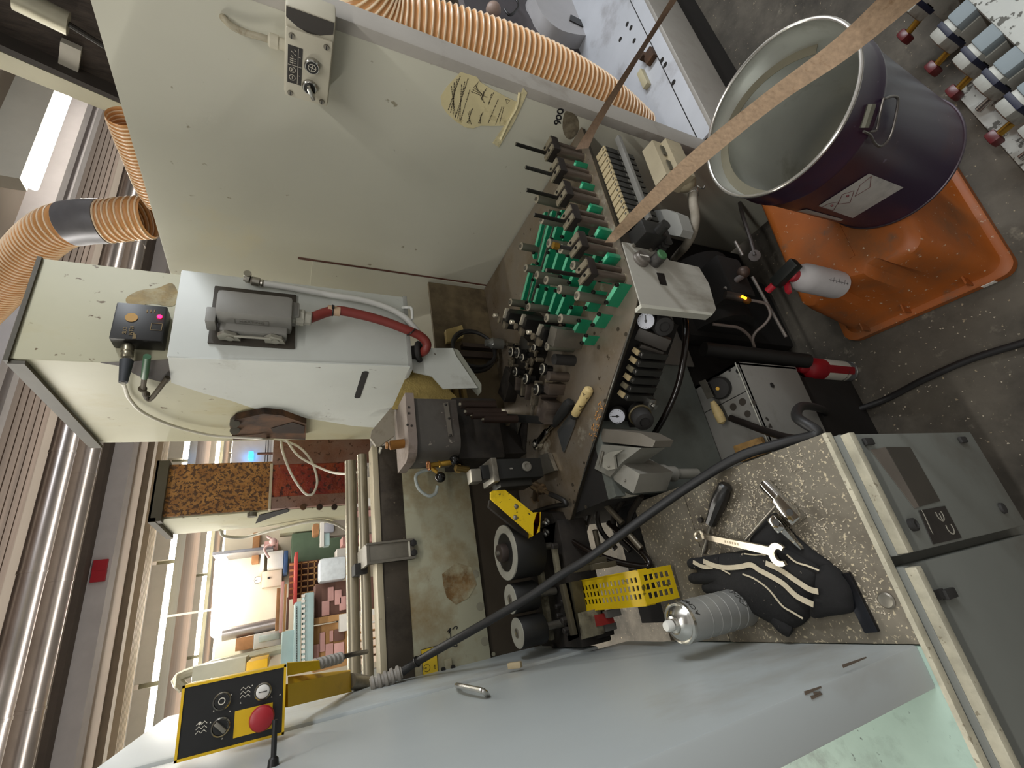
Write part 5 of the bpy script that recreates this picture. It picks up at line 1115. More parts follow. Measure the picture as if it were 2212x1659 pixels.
b = MB().prism([pX(*p, XP - .004) for p in ((1000, 690), (1035, 630), (1052, 640), (1060, 670), (1040, 715), (1005, 730))], (-.015, 0, 0)); solo('dark_opening_frame', b, m_dgrime, 'dark grimy frame low on the beige panel behind the posts', 'frame')
q = pY(1070, 742, 1.2); b = MB().lathe([(.010, 0), (.018, .004), (.019, .045), (.012, .055), (.012, .065)], (q.x, q.y, q.z - .03), (0, 0, 1), 20); b.cyl((q.x, q.y, ZP), (q.x, q.y, q.z - .028), .006, n=10); solo('filter_bowl', b, M('bowl_grey', '#6d6d68', .15, var=.1, metal=.4), 'small grey filter bowl on a stem behind the feed mechanism', 'filter')
solo('rear_cover_or_shade_sheet', MB().box((.575, 1.302, .93), (1.075, 1.315, 1.17)), M('shade_ochre', '#6f6148', .7, var=.2, scale=6, dirt='#3d3323', dirt_amt=.45, dirt_scale=5), 'added ochre-brown sheet standing for shade behind the coiled cable', 'cover')  # added dark sheet, stands for the shade on the panel here

# tools lying on the plate
m_grip = M('rubber_grip', '#20201f', .55, var=.1)
m_chrome = M('chrome', '#c9c7c2', .1, metal=1.0, var=.05, scale=4)
h0, h1, h2, h3 = pz(1160, 960, ZP + .012), pz(1183, 930, ZP + .012), pz(1196, 917, ZP + .014), pz(1234, 864, ZP + .016)
t = thing('ratchet_wrench', 'chrome ratchet with a black grip lying on the steel plate', 'ratchet', ((h0 + h3) / 2 * 1).to_tuple()[:2] + (ZP,))
part('head', MB().lathe([(.014, -.012), (.0165, -.009), (.0165, .006), (.012, .009), (0, .010)], h0, (0, 0, 1), 28).bar(h0, h1, .018, .014, bev=.004), m_chrome, t)
part('shank', MB().tube([h0, h1, h2], .006, n=14), m_chrome, t)
dd = (h3 - h2).normalized(); L = (h3 - h2).length
part('grip', MB().lathe([(.007, 0), (.010, .004), (.011, L * .2), (.0138, L * .6), (.0145, L * .85), (.011, L * .97), (.003, L)], h2 - dd * .004, dd, 24), m_grip, t)
part('drive_square', MB().lathe([(.008, .009), (.006, .012), (0, .0125)], h0, (0, 0, 1), 20), m_dullsteel, t)
t = thing('putty_knife', 'putty knife with a pale wooden handle lying on the steel plate', 'putty knife', pz(1240, 905, ZP))
P_ = [pz(*p, ZP + .003) for p in ((1230, 897), (1244, 908), (1242, 918), (1219, 977), (1216, 975), (1204, 931))]
part('blade', MB().prism(P_, (0, 0, .0012)), M('blade_steel', '#a9abaa', .25, metal=.9, var=.08), t)
g0, g1 = pz(1240, 898, ZP + .011), pz(1274, 838, ZP + .013); dd = (g1 - g0).normalized(); L = (g1 - g0).length
part('handle', MB().lathe([(.0085, 0), (.0105, .004), (.011, L * .3), (.0105, L * .5), (.0125, L * .8), (.0115, L * .95), (.006, L)], g0, dd, 22), M('pale_wood', '#c9b27c', .6, var=.14, scale=20, stretch=(1, 1, 1), speck='#6b5a38', speck_amt=.28, speck_scale=60), t)
part('ferrule', MB().lathe([(.0095, -.006), (.0108, .002), (.0108, .005)], g0, dd, 20), m_grip, t)
# wood shavings along the edge
m_shav = M('shaving_orange', '#c08a4c', .8, var=.2, scale=40)
b = MB(); rnd = random.Random(21)
for i in range(46):
    s = rnd.random() ** .8; p = lerp((1312, 862), (1283, 950), s); q = pz(p[0] + rnd.uniform(-14, 2), p[1] + rnd.uniform(-4, 4), ZP + .001)
    a = rnd.random() * 6.3; l = rnd.uniform(.003, .011); u = Vector((math.cos(a), math.sin(a), rnd.uniform(-.1, .4)))
    b.prism([q - u * l / 2, q + u * l / 2 + Vector((0, 0, .001)), q + Vector((-u.y, u.x, .2)) * l * .3], (0, 0, .0008))
solo('wood_shavings', b, m_shav, 'orange wood shavings scattered along the slanted edge of the steel plate', 'wood shavings', kind='stuff')
# ================================================================== under the plate
m_base = M('base_grey', '#6f746e', .5, var=.08, scale=3, dirt='#4e4f49', dirt_amt=.4, dirt_scale=3)
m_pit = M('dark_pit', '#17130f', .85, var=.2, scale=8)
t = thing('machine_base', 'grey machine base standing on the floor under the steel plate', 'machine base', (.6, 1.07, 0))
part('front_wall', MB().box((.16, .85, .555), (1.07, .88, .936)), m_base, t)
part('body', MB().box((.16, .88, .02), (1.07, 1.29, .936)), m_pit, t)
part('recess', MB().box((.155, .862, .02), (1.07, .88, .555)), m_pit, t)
# pneumatic panel hanging under the slanted edge
EA, EB = Vector((.500, .640, 0)), Vector((.212, .990, 0)); ed = (EB - EA).normalized(); en = Vector((-ed.y * -1, ed.x * -1, 0)); en = Vector((ed.y, -ed.x, 0)); en = -en if en.x > 0 else en      # outward, towards the operator
Lp = (EB - EA).length
t = thing('valve_panel', 'black pneumatic panel hanging under the slanted edge of the steel plate', 'panel', (EA + EB) / 2 + Vector((0, 0, .79)))
part('back', MB().obox((EA + EB) / 2 - en * .02 + Vector((0, 0, .860)), (Lp, .15, .012), ed, (0, 0, 1)), m_pit, t)
part('rail', MB().obox((EA + EB) / 2 - en * .008 + Vector((0, 0, .825)), (Lp * .55, .03, .015), ed, (0, 0, 1)), m_blackm, t)
m_vbody = M('valve_dark', '#2b2a26', .55, var=.15, scale=20, dirt='#4a463c', dirt_amt=.3, dirt_scale=20)
m_vtan = M('valve_tan', '#c2ae84', .55, var=.12, scale=30, dirt='#857656', dirt_amt=.35, dirt_scale=30)
zt = .905
for i in range(6):
    s = lambda x, y: pz(x - 6.2 * i, y + 18.4 * i, zt)
    A, B, C_, D = s(1365, 758), s(1371, 749), s(1391, 763), s(1385, 774)
    ctr = (A + B + C_ + D) / 4
    tv = thing('air_valve', '%s tan-topped air valve from the rounded corner, under the slanted plate edge' % ('first second third fourth fifth sixth'.split()[i]), 'valve', (ctr.x, ctr.y, zt - .07), 0, 'air valves under the slanted plate edge')
    part('body', MB().prism([A, B, C_, D], (0, 0, -.075)), m_vbody, tv)
    mid1, mid2 = A.lerp(D, .66), B.lerp(C_, .66); up = Vector((0, 0, .0006))
    part('tan_label', MB().prism([A.lerp(D, .05).lerp(B, .06) + up, B.lerp(C_, .05) + up, mid2 + up, mid1 + up], (0, 0, .003)), m_vtan if i not in (2, 4) else M('valve_dirty', '#7d755f', .6, var=.3, scale=60), tv)
    q = A.lerp(D, .83).lerp(B.lerp(C_, .83), .5); part('override_screw', MB().torus(q + Vector((0, 0, .001)), (0, 0, 1), .0035, .0012, 16, 6).cyl(q, q + Vector((0, 0, .002)), .0025, n=10), m_steel, tv)
def gauge(px_, py_, z, ax, needle, label):
    q = pz(px_, py_, z); ax = Vector(ax).normalized(); u, v, _ = frame(ax)
    t = thing('pressure_gauge', label, 'gauge', q)
    part('case', MB().lathe([(.016, -.022), (.0205, -.018), (.0205, .0), (.019, .002), (.0185, 0), (.001, 0)], q, ax, 36), m_blackm, t)
    d = part('dial', MB().cyl(q, q + ax * .0008, .0183, n=36), M('dial_white', '#c9cbd4', .35, var=.02), t)
    b = MB()
    for k in range(13):
        a = math.radians(-130 + k * 260 / 12); dirv = u * math.sin(a) + v * math.cos(a); b.ribbon([q + ax * .001 + dirv * .0145, q + ax * .001 + dirv * .0165], .001, ax, .0003)
    a = math.radians(needle); dirv = u * math.sin(a) + v * math.cos(a); b.ribbon([q + ax * .0012 - dirv * .005, q + ax * .0012 + dirv * .013], .0022, ax, .0004, smooth=False); b.cyl(q + ax * .001, q + ax * .0022, .003, n=14)
    part('needle_and_marks', b, m_black, d)
gauge(1395, 693, .905, en * .75 + Vector((0, 0, .66)), 70, 'round white pressure gauge under the rounded corner of the steel plate')
gauge(1333, 899, .905, en * .75 + Vector((0, 0, .66)), -20, 'round white pressure gauge beside the grey connector box')
for (p, z, lab) in (((1430, 702), .86, 'black regulator knob beside the gauge at the rounded plate corner'), ((1388, 905), .87, 'black regulator knob beside the gauge next to the grey connector box')):
    q = pz(*p, z); ax = (en * .9 + Vector((0, 0, .35))).normalized()
    t = thing('regulator_knob', lab, 'knob', q)
    part('knob', MB().lathe([(.020, -.05), (.023, -.02), (.0235, .01), (.021, .016), (.012, .018), (.012, .013), (0, .013)], q, ax, 24), m_blackm, t)
    part('ring', MB().torus(q - ax * .02, ax, .025, .003), M('ring_dull', '#6b6148', .4, metal=.6), t)
q = pz(1402, 872, .84); solo('silver_bracket', MB().obox(q, (.03, .02, .02), ed, (0, 0, 1), .002).cyl(q + en * .012 + Vector((0, 0, -.004)), q + en * .02 + Vector((0, 0, -.004)), .006, n=14), m_steel, 'small silver bracket below the last tan-topped air valve', 'bracket')
b = MB(); b.bar(pz(1375, 718, .90), pz(1445, 745, .84), .03, .02, bev=.003); b.bar(pz(1380, 748, .89), pz(1430, 765, .84), .02, .02, bev=.003); solo('valve_manifold', b, M('manifold_dark', '#3a352f', .5, metal=.3, var=.2), 'dark manifold block between the corner gauge and the tan-topped valves', 'manifold')
solo('black_hose', MB().tube([pY(1478, 676, .66), pY(1482, 720, .66), pY(1476, 780, .68), pY(1462, 840, .72), pY(1438, 895, .77), pY(1412, 940, .82), pY(1400, 965, .84)], .0075, n=14), M('glossy_hose', '#191310'), 'long glossy black hose curving under the pneumatic panel', 'hose')
# grey connector box hanging under the slanted edge
m_conn = M('connector_grey', '#87847b', .5, var=.08, scale=10, dirt='#5d584c', dirt_amt=.35, dirt_scale=9)
t = thing('connector_box', 'grey angular connector box with metal latches under the slanted plate edge', 'connector', pz(1380, 1020, .85))
zt = .93
TP = [pz(*p, zt) for p in ((1330, 992), (1382, 1024), (1368, 1066), (1322, 1034))]
mp = [pV(*q_, p_) for q_, p_ in zip(((1425, 985), (1455, 1025), (1452, 1060), (1420, 1040)), TP)]
zb = mp[1].z
part('housing', MB().prism(TP, (0, 0, zb - zt)), m_conn, t)
cc = sum((Vector(v) for v in TP), Vector()) / 4; cc.z = zb
part('cable_neck', MB().lathe([(.022, 0), (.022, .02), (.016, .026), (.018, .03), (.018, .05), (.012, .055), (.012, .12)], cc, (-.05, -.05, -1), 20), m_conn, t)
w1 = (TP[1] - TP[0]).normalized()
part('back_collar', MB().prism([pz(*p, .94) for p in ((1300, 960), (1385, 968), (1345, 998), (1318, 1030), (1284, 1012))], (0, 0, -.07)), M('collar_grey', '#77756c', .5, var=.1), t)
part('upper_bracket', MB().prism([pz(*p, .935) for p in ((1302, 926), (1385, 936), (1416, 952), (1410, 966), (1296, 954))], (0, 0, -.05)), M('bracket_greybrown', '#655f55', .5, var=.12), t)
b = MB().prism([pz(*p, .945) for p in ((1308, 985), (1322, 976), (1350, 972), (1330, 985), (1334, 1012), (1318, 1016), (1306, 1008))], (0, 0, .006)); part('latch', b, m_lever, t)
b = MB().prism([pz(*p, .90) for p in ((1324, 1038), (1334, 1054), (1366, 1068), (1382, 1070), (1350, 1076), (1326, 1062))], (0, 0, .008)); part('latch', b, m_lever, t)
b = MB().cyl(pz(1303, 975, .942), pz(1296, 1005, .942), .004, n=10); part('latch_pin', b, m_dullsteel, t)
for p in ((1350, 1038), (1315, 1008)): q = pz(*p, .9315 if p[0] > 1330 else .952); part('rivet', MB().sphere(q, .003, 10), m_dullsteel, t)

# bank of valves under the front edge
zt = .925
m_vtop = M('valve_top_beige', '#b3a37f', .55, var=.12, scale=30, dirt='#8d8064', dirt_amt=.35, dirt_scale=30)
for i in range(13):
    s = lambda x, y: pz(x + 4.45 * i, y + 12.5 * i, zt)
    A, B, C_, D = s(1291, 340), s(1307.5, 315.5), s(1312, 326.5), s(1295.5, 351)
    tv = thing('air_valve', '%s beige-topped air valve from the beige panel, under the front plate edge' % ('first second third fourth fifth sixth seventh eighth ninth tenth eleventh twelfth thirteenth'.split()[i]), 'valve', ((A + B + C_ + D) / 4) - Vector((0, 0, .09)), 0, 'air valves under the front plate edge')
    e = A.lerp(D, .84), B.lerp(C_, .84)
    zb = pV(*(1344 + 4.2 * i, 321 + 11.4 * i), B).z
    part('body', MB().prism([A, B, e[1], e[0]], (0, 0, -.09)), m_vbody, tv)
    up = Vector((0, 0, .0004)); part('top_cap', MB().prism([A + up, B + up, e[1] + up, e[0] + up], (0, 0, .005)), m_vtop, tv)
    q = (B + e[1]) / 2 + (A - B).normalized() * .005; part('override_screw', MB().cyl(q + Vector((0, 0, .005)), q + Vector((0, 0, .0065)), .003, n=12), m_dullsteel, tv)
    part('white_port', MB().obox((B + e[1]) / 2 + Vector((0, -.0004, -.045)), (.010, .001, .016), (1, 0, 0), (0, 1, 0)), M('port_grey', '#5d5a52', .5, var=.1), tv)
a, c = pY(1350, 338, .545), pY(1392, 418, .545)
solo('valve_rail', MB().bar(Vector((1.00, .545, a.z)), Vector((.72, .545, a.z)), .010, .014, up=(0, 1, 0), bev=.001), M('rail_lightgrey', '#75736d', .5, var=.1), 'light grey mounting rail below the beige-topped valves', 'rail')
q = pz(1375, 505, .90); b = MB().box((.665, .535, .86), (.705, .585, .925), .004); b.cyl((.675, .535, .885), (.675, .51, .885), .012, n=12); 
for k in range(4): b.box((.655, .54 + .01 * k, .845), (.70, .546 + .01 * k, .862))
solo('black_fitting', b, M('fitting_black', '#232220', .45, var=.15), 'ribbed black fitting at the end of the beige-topped valve row', 'fitting')
# bent white control plate with knob and green button
YCp = .582
t = thing('control_plate', 'grubby white control plate with a knob and a green button under the plate edge', 'control plate', pY(1450, 620, YCp))
m_cplate = M('control_white', '#a8a59b', .5, var=.08, scale=8, dirt='#7b766a', dirt_amt=.38, dirt_scale=9, stretch=(1, 1, .4))
part('plate', MB().prism([pY(*p, YCp) for p in ((1344, 522), (1402, 534), (1400, 510), (1412, 505), (1432, 548), (1446, 562), (1510, 577), (1531, 612), (1547, 668), (1541, 677), (1384, 657))], (0, .003, 0)), m_cplate, t)
part('bottom_fold', MB().prism([pY(*p, YCp - .001) for p in ((1384, 656), (1541, 676), (1538, 681), (1386, 664))], (0, .02, 0)), M('fold_light', '#b5b3a6', .5, var=.06), t)
q = pY(1383, 562, YCp); k = part('knob', MB().lathe([(.020, 0), (.020, .004), (.018, .006), (.018, .012), (.015, .015), (0, .015)], q, (0, -1, 0), 40), M('knob_grey', '#77716a', .35, metal=.4, var=.15, stretch=(1, 1, 6)), t)
part('knob_mark', MB().box((q.x - .0015, q.y - .016, q.z - .012), (q.x + .0015, q.y - .0148, q.z + .012)), m_white, k)
q = pY(1412, 568, YCp); k = part('button_body', MB().lathe([(.015, 0), (.015, .018), (.014, .021), (.014, .027), (.0125, .028)], q, (0, -1, 0), 32), M('knurl_grey', '#4b4845', .5, metal=.3, var=.3, scale=90), t)
part('green_cap', MB().lathe([(.013, .027), (.013, .030), (.011, .032), (0, .032)], q, (0, -1, 0), 32), M('green_cap', '#3f6b45', .5, var=.08), k)
for p in ((1368, 531), (1404, 540)): q = pY(*p, YCp); part('hex_bolt', MB().lathe([(.0055, 0), (.0055, .005), (.003, .006)], q, (0, -1, 0), 6), m_dullsteel, t)
k = part('dark_tag', MB().prism([pY(*p, YCp - .0005) for p in ((1418, 589), (1434, 591), (1441, 617), (1426, 614))], (0, -.0006, 0)), m_black, t)
b = MB(); hwp = lambda pts: b.ribbon([pY(1330 + x / 9.217, 460 + y / 9.217, YCp - .0004) for x, y in pts], .0016, (0, -1, 0), .0003)
hwp([(760, 615), (830, 590), (820, 640), (770, 640)]); hwp([(800, 650), (830, 630)]); hwp([(790, 690), (820, 680)])
part('marker_scribble', b, M('marker_black', '#15151a'), t)
# white bent bracket and beige connector below the valve row
zt = .80
b = MB(); WT = [pz(*p, zt) for p in ((1396, 455), (1440, 452), (1464, 462), (1475, 496), (1469, 511), (1410, 500))]
solo('bent_bracket', b.prism(WT, (0, 0, -.035)), M('bracket_white', '#8f8e88', .5, var=.1), 'pale bent sheet bracket below the end of the beige-topped valves', 'bracket')
m_bconn = M('connector_beige', '#ab9f84', .55, var=.08, scale=10, dirt='#8d8368', dirt_amt=.3, dirt_scale=12)
t = thing('beige_connector', 'beige connector housing with a grey conduit beside the beige panel', 'connector', pz(1420, 350, .72))
zt = .815
A, B, C_, D = [pz(*p, zt) for p in ((1387, 327), (1409, 302), (1440, 375), (1416, 402))]
part('housing', MB().prism([A, B, C_, D], (0, 0, -.05)), m_bconn, t)
zf = pV(1429, 306, B).z
sh = (B - A).normalized() * .016
part('flange', MB().prism([A + Vector((0, 0, zf - zt)), B + sh + Vector((0, 0, zf - zt)), C_ + sh + Vector((0, 0, zf - zt)), D + Vector((0, 0, zf - zt))], (0, 0, -.05)), m_bconn, t)
l0 = B.lerp(C_, .15) + sh * .15; l1 = B.lerp(C_, .42) + sh * .15; l2 = B.lerp(C_, .58) + sh * .15; l3 = B.lerp(C_, .85) + sh * .15
for a_, c_ in ((l0, l1), (l2, l3)): part('dark_slot', MB().bar(a_ + Vector((0, -.0005, -.022)), c_ + Vector((0, -.0005, -.022)), .002, .012), M('slot_shadow', '#4c4739', .7), t)
g0 = pz(1470, 384, .74); g1 = pz(1498, 408, .70)
part('gland', MB().lathe([(.020, -.012), (.027, 0), (.027, .022), (.020, .034), (.014, .040)], g0, g1 - g0, 14), m_bconn, t)
hp = [g1, pY(1498, 440, .52), pY(1502, 470, .53), pY(1497, 500, .55), pY(1482, 530, .60), pY(1466, 548, .68), pY(1455, 560, .78)]
t = thing('grey_conduit', 'dusty grey conduit hanging from the beige connector housing', 'conduit', hp[2])
part('conduit', MB().tube(hp, .011, n=16), M('conduit_dusty', '#8b8375', .7, var=.12, scale=30, bump=.3), t)
q = hp[0].lerp(hp[1], .45); b = MB().torus(q, hp[1] - hp[0], .0125, .0014); b.tube([q + Vector((.0, -.0125, 0)), q + Vector((.006, -.022, .006)), q + Vector((-.004, -.026, -.004)), q + Vector((.004, -.03, -.010))], .0016, n=6); part('wire_tie', b, m_steel, t)

# ---- lower drive box, lamp, gauge and odds and ends under the machine
m_lbox = M('lower_box', '#85837d', .5, var=.08, scale=4, dirt='#5d5a52', dirt_amt=.36, dirt_scale=4, speck='#2f2b27', speck_amt=.2, speck_scale=18)
t = thing('drive_box', 'grey lower box with round holes and a black knob under the machine', 'box', (.33, .77, .0))
XA, XB = .165, .455
part('top', MB().box((XA, .70, .542), (XB, .855, .55)), m_lbox, t); part('front', MB().box((XA, .70, .30), (XB, .708, .55), .002), m_lbox, t)
part('end_wall', MB().box((XB - .008, .70, .30), (XB, .855, .55)).box((XA, .70, .30), (XA + .008, .855, .55)), m_lbox, t)
part('support', MB().box((XA + .02, .72, 0), (XB - .02, .85, .30)), m_pit, t)
part('fold_line', MB().box((XA, .7035, .5498), (XB, .7065, .5512)), M('fold_light', '#b5b3a6'), t)
a, c = pz(1577, 858, .5505), pz(1635, 833, .5505); b = MB().bar(pz(1583, 848, .5505), pz(1640, 838, .5505), .003, .0006); q = pz(1620, 860, .55); part('seam', MB().box((q.x + .02, .705, .5500), (q.x + .022, .85, .5506)), m_pit, t)
for (p, r) in (((1584, 879), .010), ((1604, 868), .010), ((1627, 871), .0075), ((1615, 894), .009)):
    q = pz(*p, .55); part('round_hole', MB().cyl((q.x, q.y, .5502), (q.x, q.y, .5508), r, n=22), M('hole_brown', '#3a342c', .8, var=.1), t)
q = pz(1553, 838, .57); k = part('knob', MB().lathe([(.012, -.02), (.030, -.016), (.0315, .0), (.027, .010), (.010, .013), (0, .013)], q, (-.3, -.35, .9), 32), m_blackm, t)
part('knob_centre', MB().cyl(q + Vector((-.004, -.005, .011)), q + Vector((-.006, -.007, .016)), .005, n=12), m_brass, k)
for (p, r) in (((1594, 801), .007), ((1576, 800), .004)): q = pz(*p, .5505); part('oil_spot', MB().cyl((q.x, q.y, .55), (q.x, q.y, .5504), r, n=12), m_pit, t)
q = pY(1668, 832, .6985); part('chip', MB().cyl(q, q + Vector((0, -.0006, 0)), .008, n=7), m_pit, t)
t = thing('pale_spatula', 'putty knife with a pale handle stuck beside the black knob', 'putty knife', pz(1550, 885, .57))
g0, g1 = pz(1562, 915, .575), pz(1535, 860, .60); part('handle', MB().lathe([(.004, 0), (.012, .006), (.0125, .03), (.010, .05), (.006, .065)], g0, g1 - g0, 16), M('pale_wood', '#c9b27c'), t); part('blade', MB().bar(g1, g1 + (g1 - g0) * .7, .022, .0012), m_dullsteel, t)
q = pz(1553, 899, .59); 
b = MB()
for k, (a_, c_, w_) in enumerate((((1590, 975), (1650, 955), .028), ((1600, 990), (1660, 968), .020))): b.bar(pz(*a_, .56 + .004 * k), pz(*c_, .56 + .004 * k), w_, .012, bev=.002)
solo('wood_scrap', b, M('scrap_wood', '#a8834e', .7, var=.18, scale=25, dirt='#5f4724', dirt_amt=.35, dirt_scale=18), 'broken wood scraps on the lower box beside the ledge', 'wood')
solo('dark_pipe', MB().tube([pz(1578, 903, .57), pz(1610, 915, .575), pz(1650, 930, .58), pz(1700, 945, .60), pz(1735, 948, .60)], .009, n=12), M('dark_pipe', '#2a2421', .4, metal=.4, var=.2), 'dark bent pipe crossing the lower box beside the ledge', 'pipe')
# dark motor, rod gauge and glowing lamp in the shadow
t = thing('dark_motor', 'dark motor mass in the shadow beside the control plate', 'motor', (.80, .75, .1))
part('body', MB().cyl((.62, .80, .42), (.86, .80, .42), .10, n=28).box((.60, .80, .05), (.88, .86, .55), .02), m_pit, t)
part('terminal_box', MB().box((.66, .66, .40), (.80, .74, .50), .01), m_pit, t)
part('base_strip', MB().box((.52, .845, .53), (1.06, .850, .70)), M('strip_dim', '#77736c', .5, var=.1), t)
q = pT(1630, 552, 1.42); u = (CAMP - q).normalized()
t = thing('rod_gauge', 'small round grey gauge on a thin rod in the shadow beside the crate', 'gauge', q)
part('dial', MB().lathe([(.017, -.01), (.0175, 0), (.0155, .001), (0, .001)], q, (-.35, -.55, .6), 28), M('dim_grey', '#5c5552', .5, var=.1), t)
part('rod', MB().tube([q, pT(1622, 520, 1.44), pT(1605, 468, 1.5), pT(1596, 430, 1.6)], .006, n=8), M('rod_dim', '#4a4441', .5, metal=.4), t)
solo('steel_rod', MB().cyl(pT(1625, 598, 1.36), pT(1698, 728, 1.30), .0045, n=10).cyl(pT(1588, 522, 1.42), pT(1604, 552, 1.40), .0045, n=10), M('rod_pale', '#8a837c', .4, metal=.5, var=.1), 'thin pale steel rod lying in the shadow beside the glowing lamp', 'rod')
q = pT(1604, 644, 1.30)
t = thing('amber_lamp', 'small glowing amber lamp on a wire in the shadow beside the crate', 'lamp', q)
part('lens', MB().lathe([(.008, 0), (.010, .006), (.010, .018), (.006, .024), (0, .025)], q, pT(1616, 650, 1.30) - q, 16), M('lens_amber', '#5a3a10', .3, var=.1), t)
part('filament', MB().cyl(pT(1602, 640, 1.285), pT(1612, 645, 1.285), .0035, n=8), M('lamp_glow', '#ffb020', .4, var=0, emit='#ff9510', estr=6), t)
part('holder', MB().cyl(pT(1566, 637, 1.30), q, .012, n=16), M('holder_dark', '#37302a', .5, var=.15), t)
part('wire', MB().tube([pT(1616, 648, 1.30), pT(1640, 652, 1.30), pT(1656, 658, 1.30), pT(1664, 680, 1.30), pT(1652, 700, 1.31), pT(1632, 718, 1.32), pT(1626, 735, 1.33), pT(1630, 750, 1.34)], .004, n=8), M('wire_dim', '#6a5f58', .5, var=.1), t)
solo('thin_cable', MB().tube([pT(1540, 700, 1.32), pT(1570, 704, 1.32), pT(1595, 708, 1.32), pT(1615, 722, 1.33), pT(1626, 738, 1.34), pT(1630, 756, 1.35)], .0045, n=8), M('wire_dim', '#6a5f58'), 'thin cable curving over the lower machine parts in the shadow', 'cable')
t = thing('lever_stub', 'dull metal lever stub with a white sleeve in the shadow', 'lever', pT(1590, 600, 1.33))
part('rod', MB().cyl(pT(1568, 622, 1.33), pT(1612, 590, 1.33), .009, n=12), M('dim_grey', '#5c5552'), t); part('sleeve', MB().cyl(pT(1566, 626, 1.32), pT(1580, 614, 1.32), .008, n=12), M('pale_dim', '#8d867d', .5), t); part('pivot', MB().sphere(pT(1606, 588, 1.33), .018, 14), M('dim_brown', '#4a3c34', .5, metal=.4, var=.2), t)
# broad black bar leaning behind the red spray can
a, c = pT(1520, 754, 1.30), pT(1745, 780, 1.35); solo('black_bar', MB().cyl(a, c, .021, n=18), M('bar_black', '#14120f', .6, var=.15), 'broad black round bar leaning behind the red and white spray can', 'bar')

# ================================================================== ledge cabinet with its tools
ZL = .85
m_ledge = M('ledge_dusty', '#6f685a', .6, var=.16, scale=6, dirt='#4d4538', dirt_amt=.46, dirt_scale=5, speck='#b5a88c', speck_amt=.30, speck_scale=170, dirt2='#bdb7a4', dirt2_amt=.28, dirt2_scale=9)
m_lgreen = M('ledge_green', '#9db3a6', .45, var=.1, scale=8, dirt='#77847a', dirt_amt=.35, dirt_scale=12, speck='#4f5852', speck_amt=.26, speck_scale=50)
m_front = M('cabinet_front', '#73756f', .45, var=.07, scale=2.5, dirt='#5c574e', dirt_amt=.33, dirt_scale=3, speck='#55524b', speck_amt=.17, speck_scale=22)
m_rimd = M('dusty_rim', '#b3ad98', .5, var=.18, scale=30, speck='#857d6a', speck_amt=.27, speck_scale=90)
t = thing('ledge_cabinet', 'low grey cabinet with a dusty ledge on which the tools lie', 'cabinet', (-.15, .6, .29))
part('ledge_top', MB().box((-.150, .415, ZL - .012), (.148, .735, ZL), .002), m_ledge, t, label='dusty ledge top')
part('ledge_rear', MB().box((-.149, .737, ZL - .012), (.148, .90, ZL - .001), .001), m_ledge, t)
part('ledge_side', MB().box((-.80, .415, ZL - .012), (-.152, .93, ZL), .002), m_lgreen, t, label='greenish ledge left of the guard panel')
part('carcass', MB().box((-.80, .43, .30), (.146, .90, ZL - .012)), m_front, t)
part('ledge_lip', MB().box((-.80, .409, ZL - .014), (.148, .416, ZL + .0015), .001), m_rimd, t)
YF = .405
def door(xa, xb, nm):
    d = part(nm, MB().box((xa, YF - .004, .375), (xb, .43, ZL - .018), .003), m_front, t)
    part('top_rim', MB().box((xa + .002, YF - .018, ZL - .034), (xb - .002, YF - .003, ZL - .019), .002), m_rimd, d)
    return d
d1 = door(-.042, .142, 'door'); d2 = door(-.80, -.056, 'door')
b = MB()
YV = YF - .0045
def onf(*ps, y=YV): return [pY(*p, y) for p in ps]
part('vent_window', MB().prism(onf((1913, 966), (1965, 966), (2030, 1082), (1985, 1095)), (0, -.0008, 0)), M('vent_brown', '#3f3a32', .7, var=.12, dirt='#2b2722', dirt_amt=.4), d1)
part('vent_frame', MB().prism(onf((1880, 972), (1912, 966), (1985, 1096), (1975, 1098)), (0, -.0006, 0)), M('frame_stain', '#6d655c', .6, var=.15), d1)
k = part('rating_plate', MB().prism(onf((1983, 1103), (2040, 1093), (2076, 1162), (2015, 1176)), (0, -.001, 0)), M('plate_dark', '#2e2a27', .5, var=.2, scale=30), d1)
b = MB()
for (cx, cy, ee) in ((2030, 1112, 1), (2052, 1140, 0)):
    q = pY(cx, cy, YV - .0012); u = (pY(cx + 6, cy + 12, YV - .0012) - q).normalized(); v = Vector((0, 1, 0)).cross(u); r = .0095
    up = Vector((0, 0, 1)); rt = Vector((1, 0, 0))
    b.ribbon([q + rt * (r * math.cos(a)) + up * (r * math.sin(a)) for a in [math.radians(60 + 240 * i / 10) for i in range(11)]], .0022, (0, -1, 0), .0004)
    if ee: b.ribbon([q - rt * r, q + rt * .002], .002, (0, -1, 0), .0004)
for i in range(5): q = pY(2000 + i * 4, 1118 + i * 9, YV - .0012); b.ribbon([q, q + Vector((.012, 0, .001))], .0012, (0, -1, 0), .0003)
part('ce_mark', b, M('mark_grey', '#9a9588', .5, var=0), k)
q = pY(1968, 1134, YV); part('lock', MB().lathe([(.0095, 0), (.0095, .006), (.006, .008), (.004, .006), (0, .006)], q, (0, -1, 0), 26), m_blackm, d1)
q = pY(2164, 1098, YV); part('lock', MB().lathe([(.010, 0), (.009, .004), (.004, .005), (0, .005)], q, (0, -1, 0), 26), m_blackm, d1)
for p in ((1872, 955), (2076, 951)): q = pY(*p, YV); part('hinge', MB().box((q.x - .006, q.y - .006, q.z - .012), (q.x + .006, q.y, q.z + .012), .002), m_blackm, d1)
q = pY(2043, 1282, YV); part('hinge', MB().box((q.x - .007, q.y - .008, q.z - .014), (q.x + .006, q.y, q.z + .014), .002).box((q.x - .004, q.y - .004, q.z + .01), (q.x + .008, q.y, q.z + .05)), m_blackm, d2)
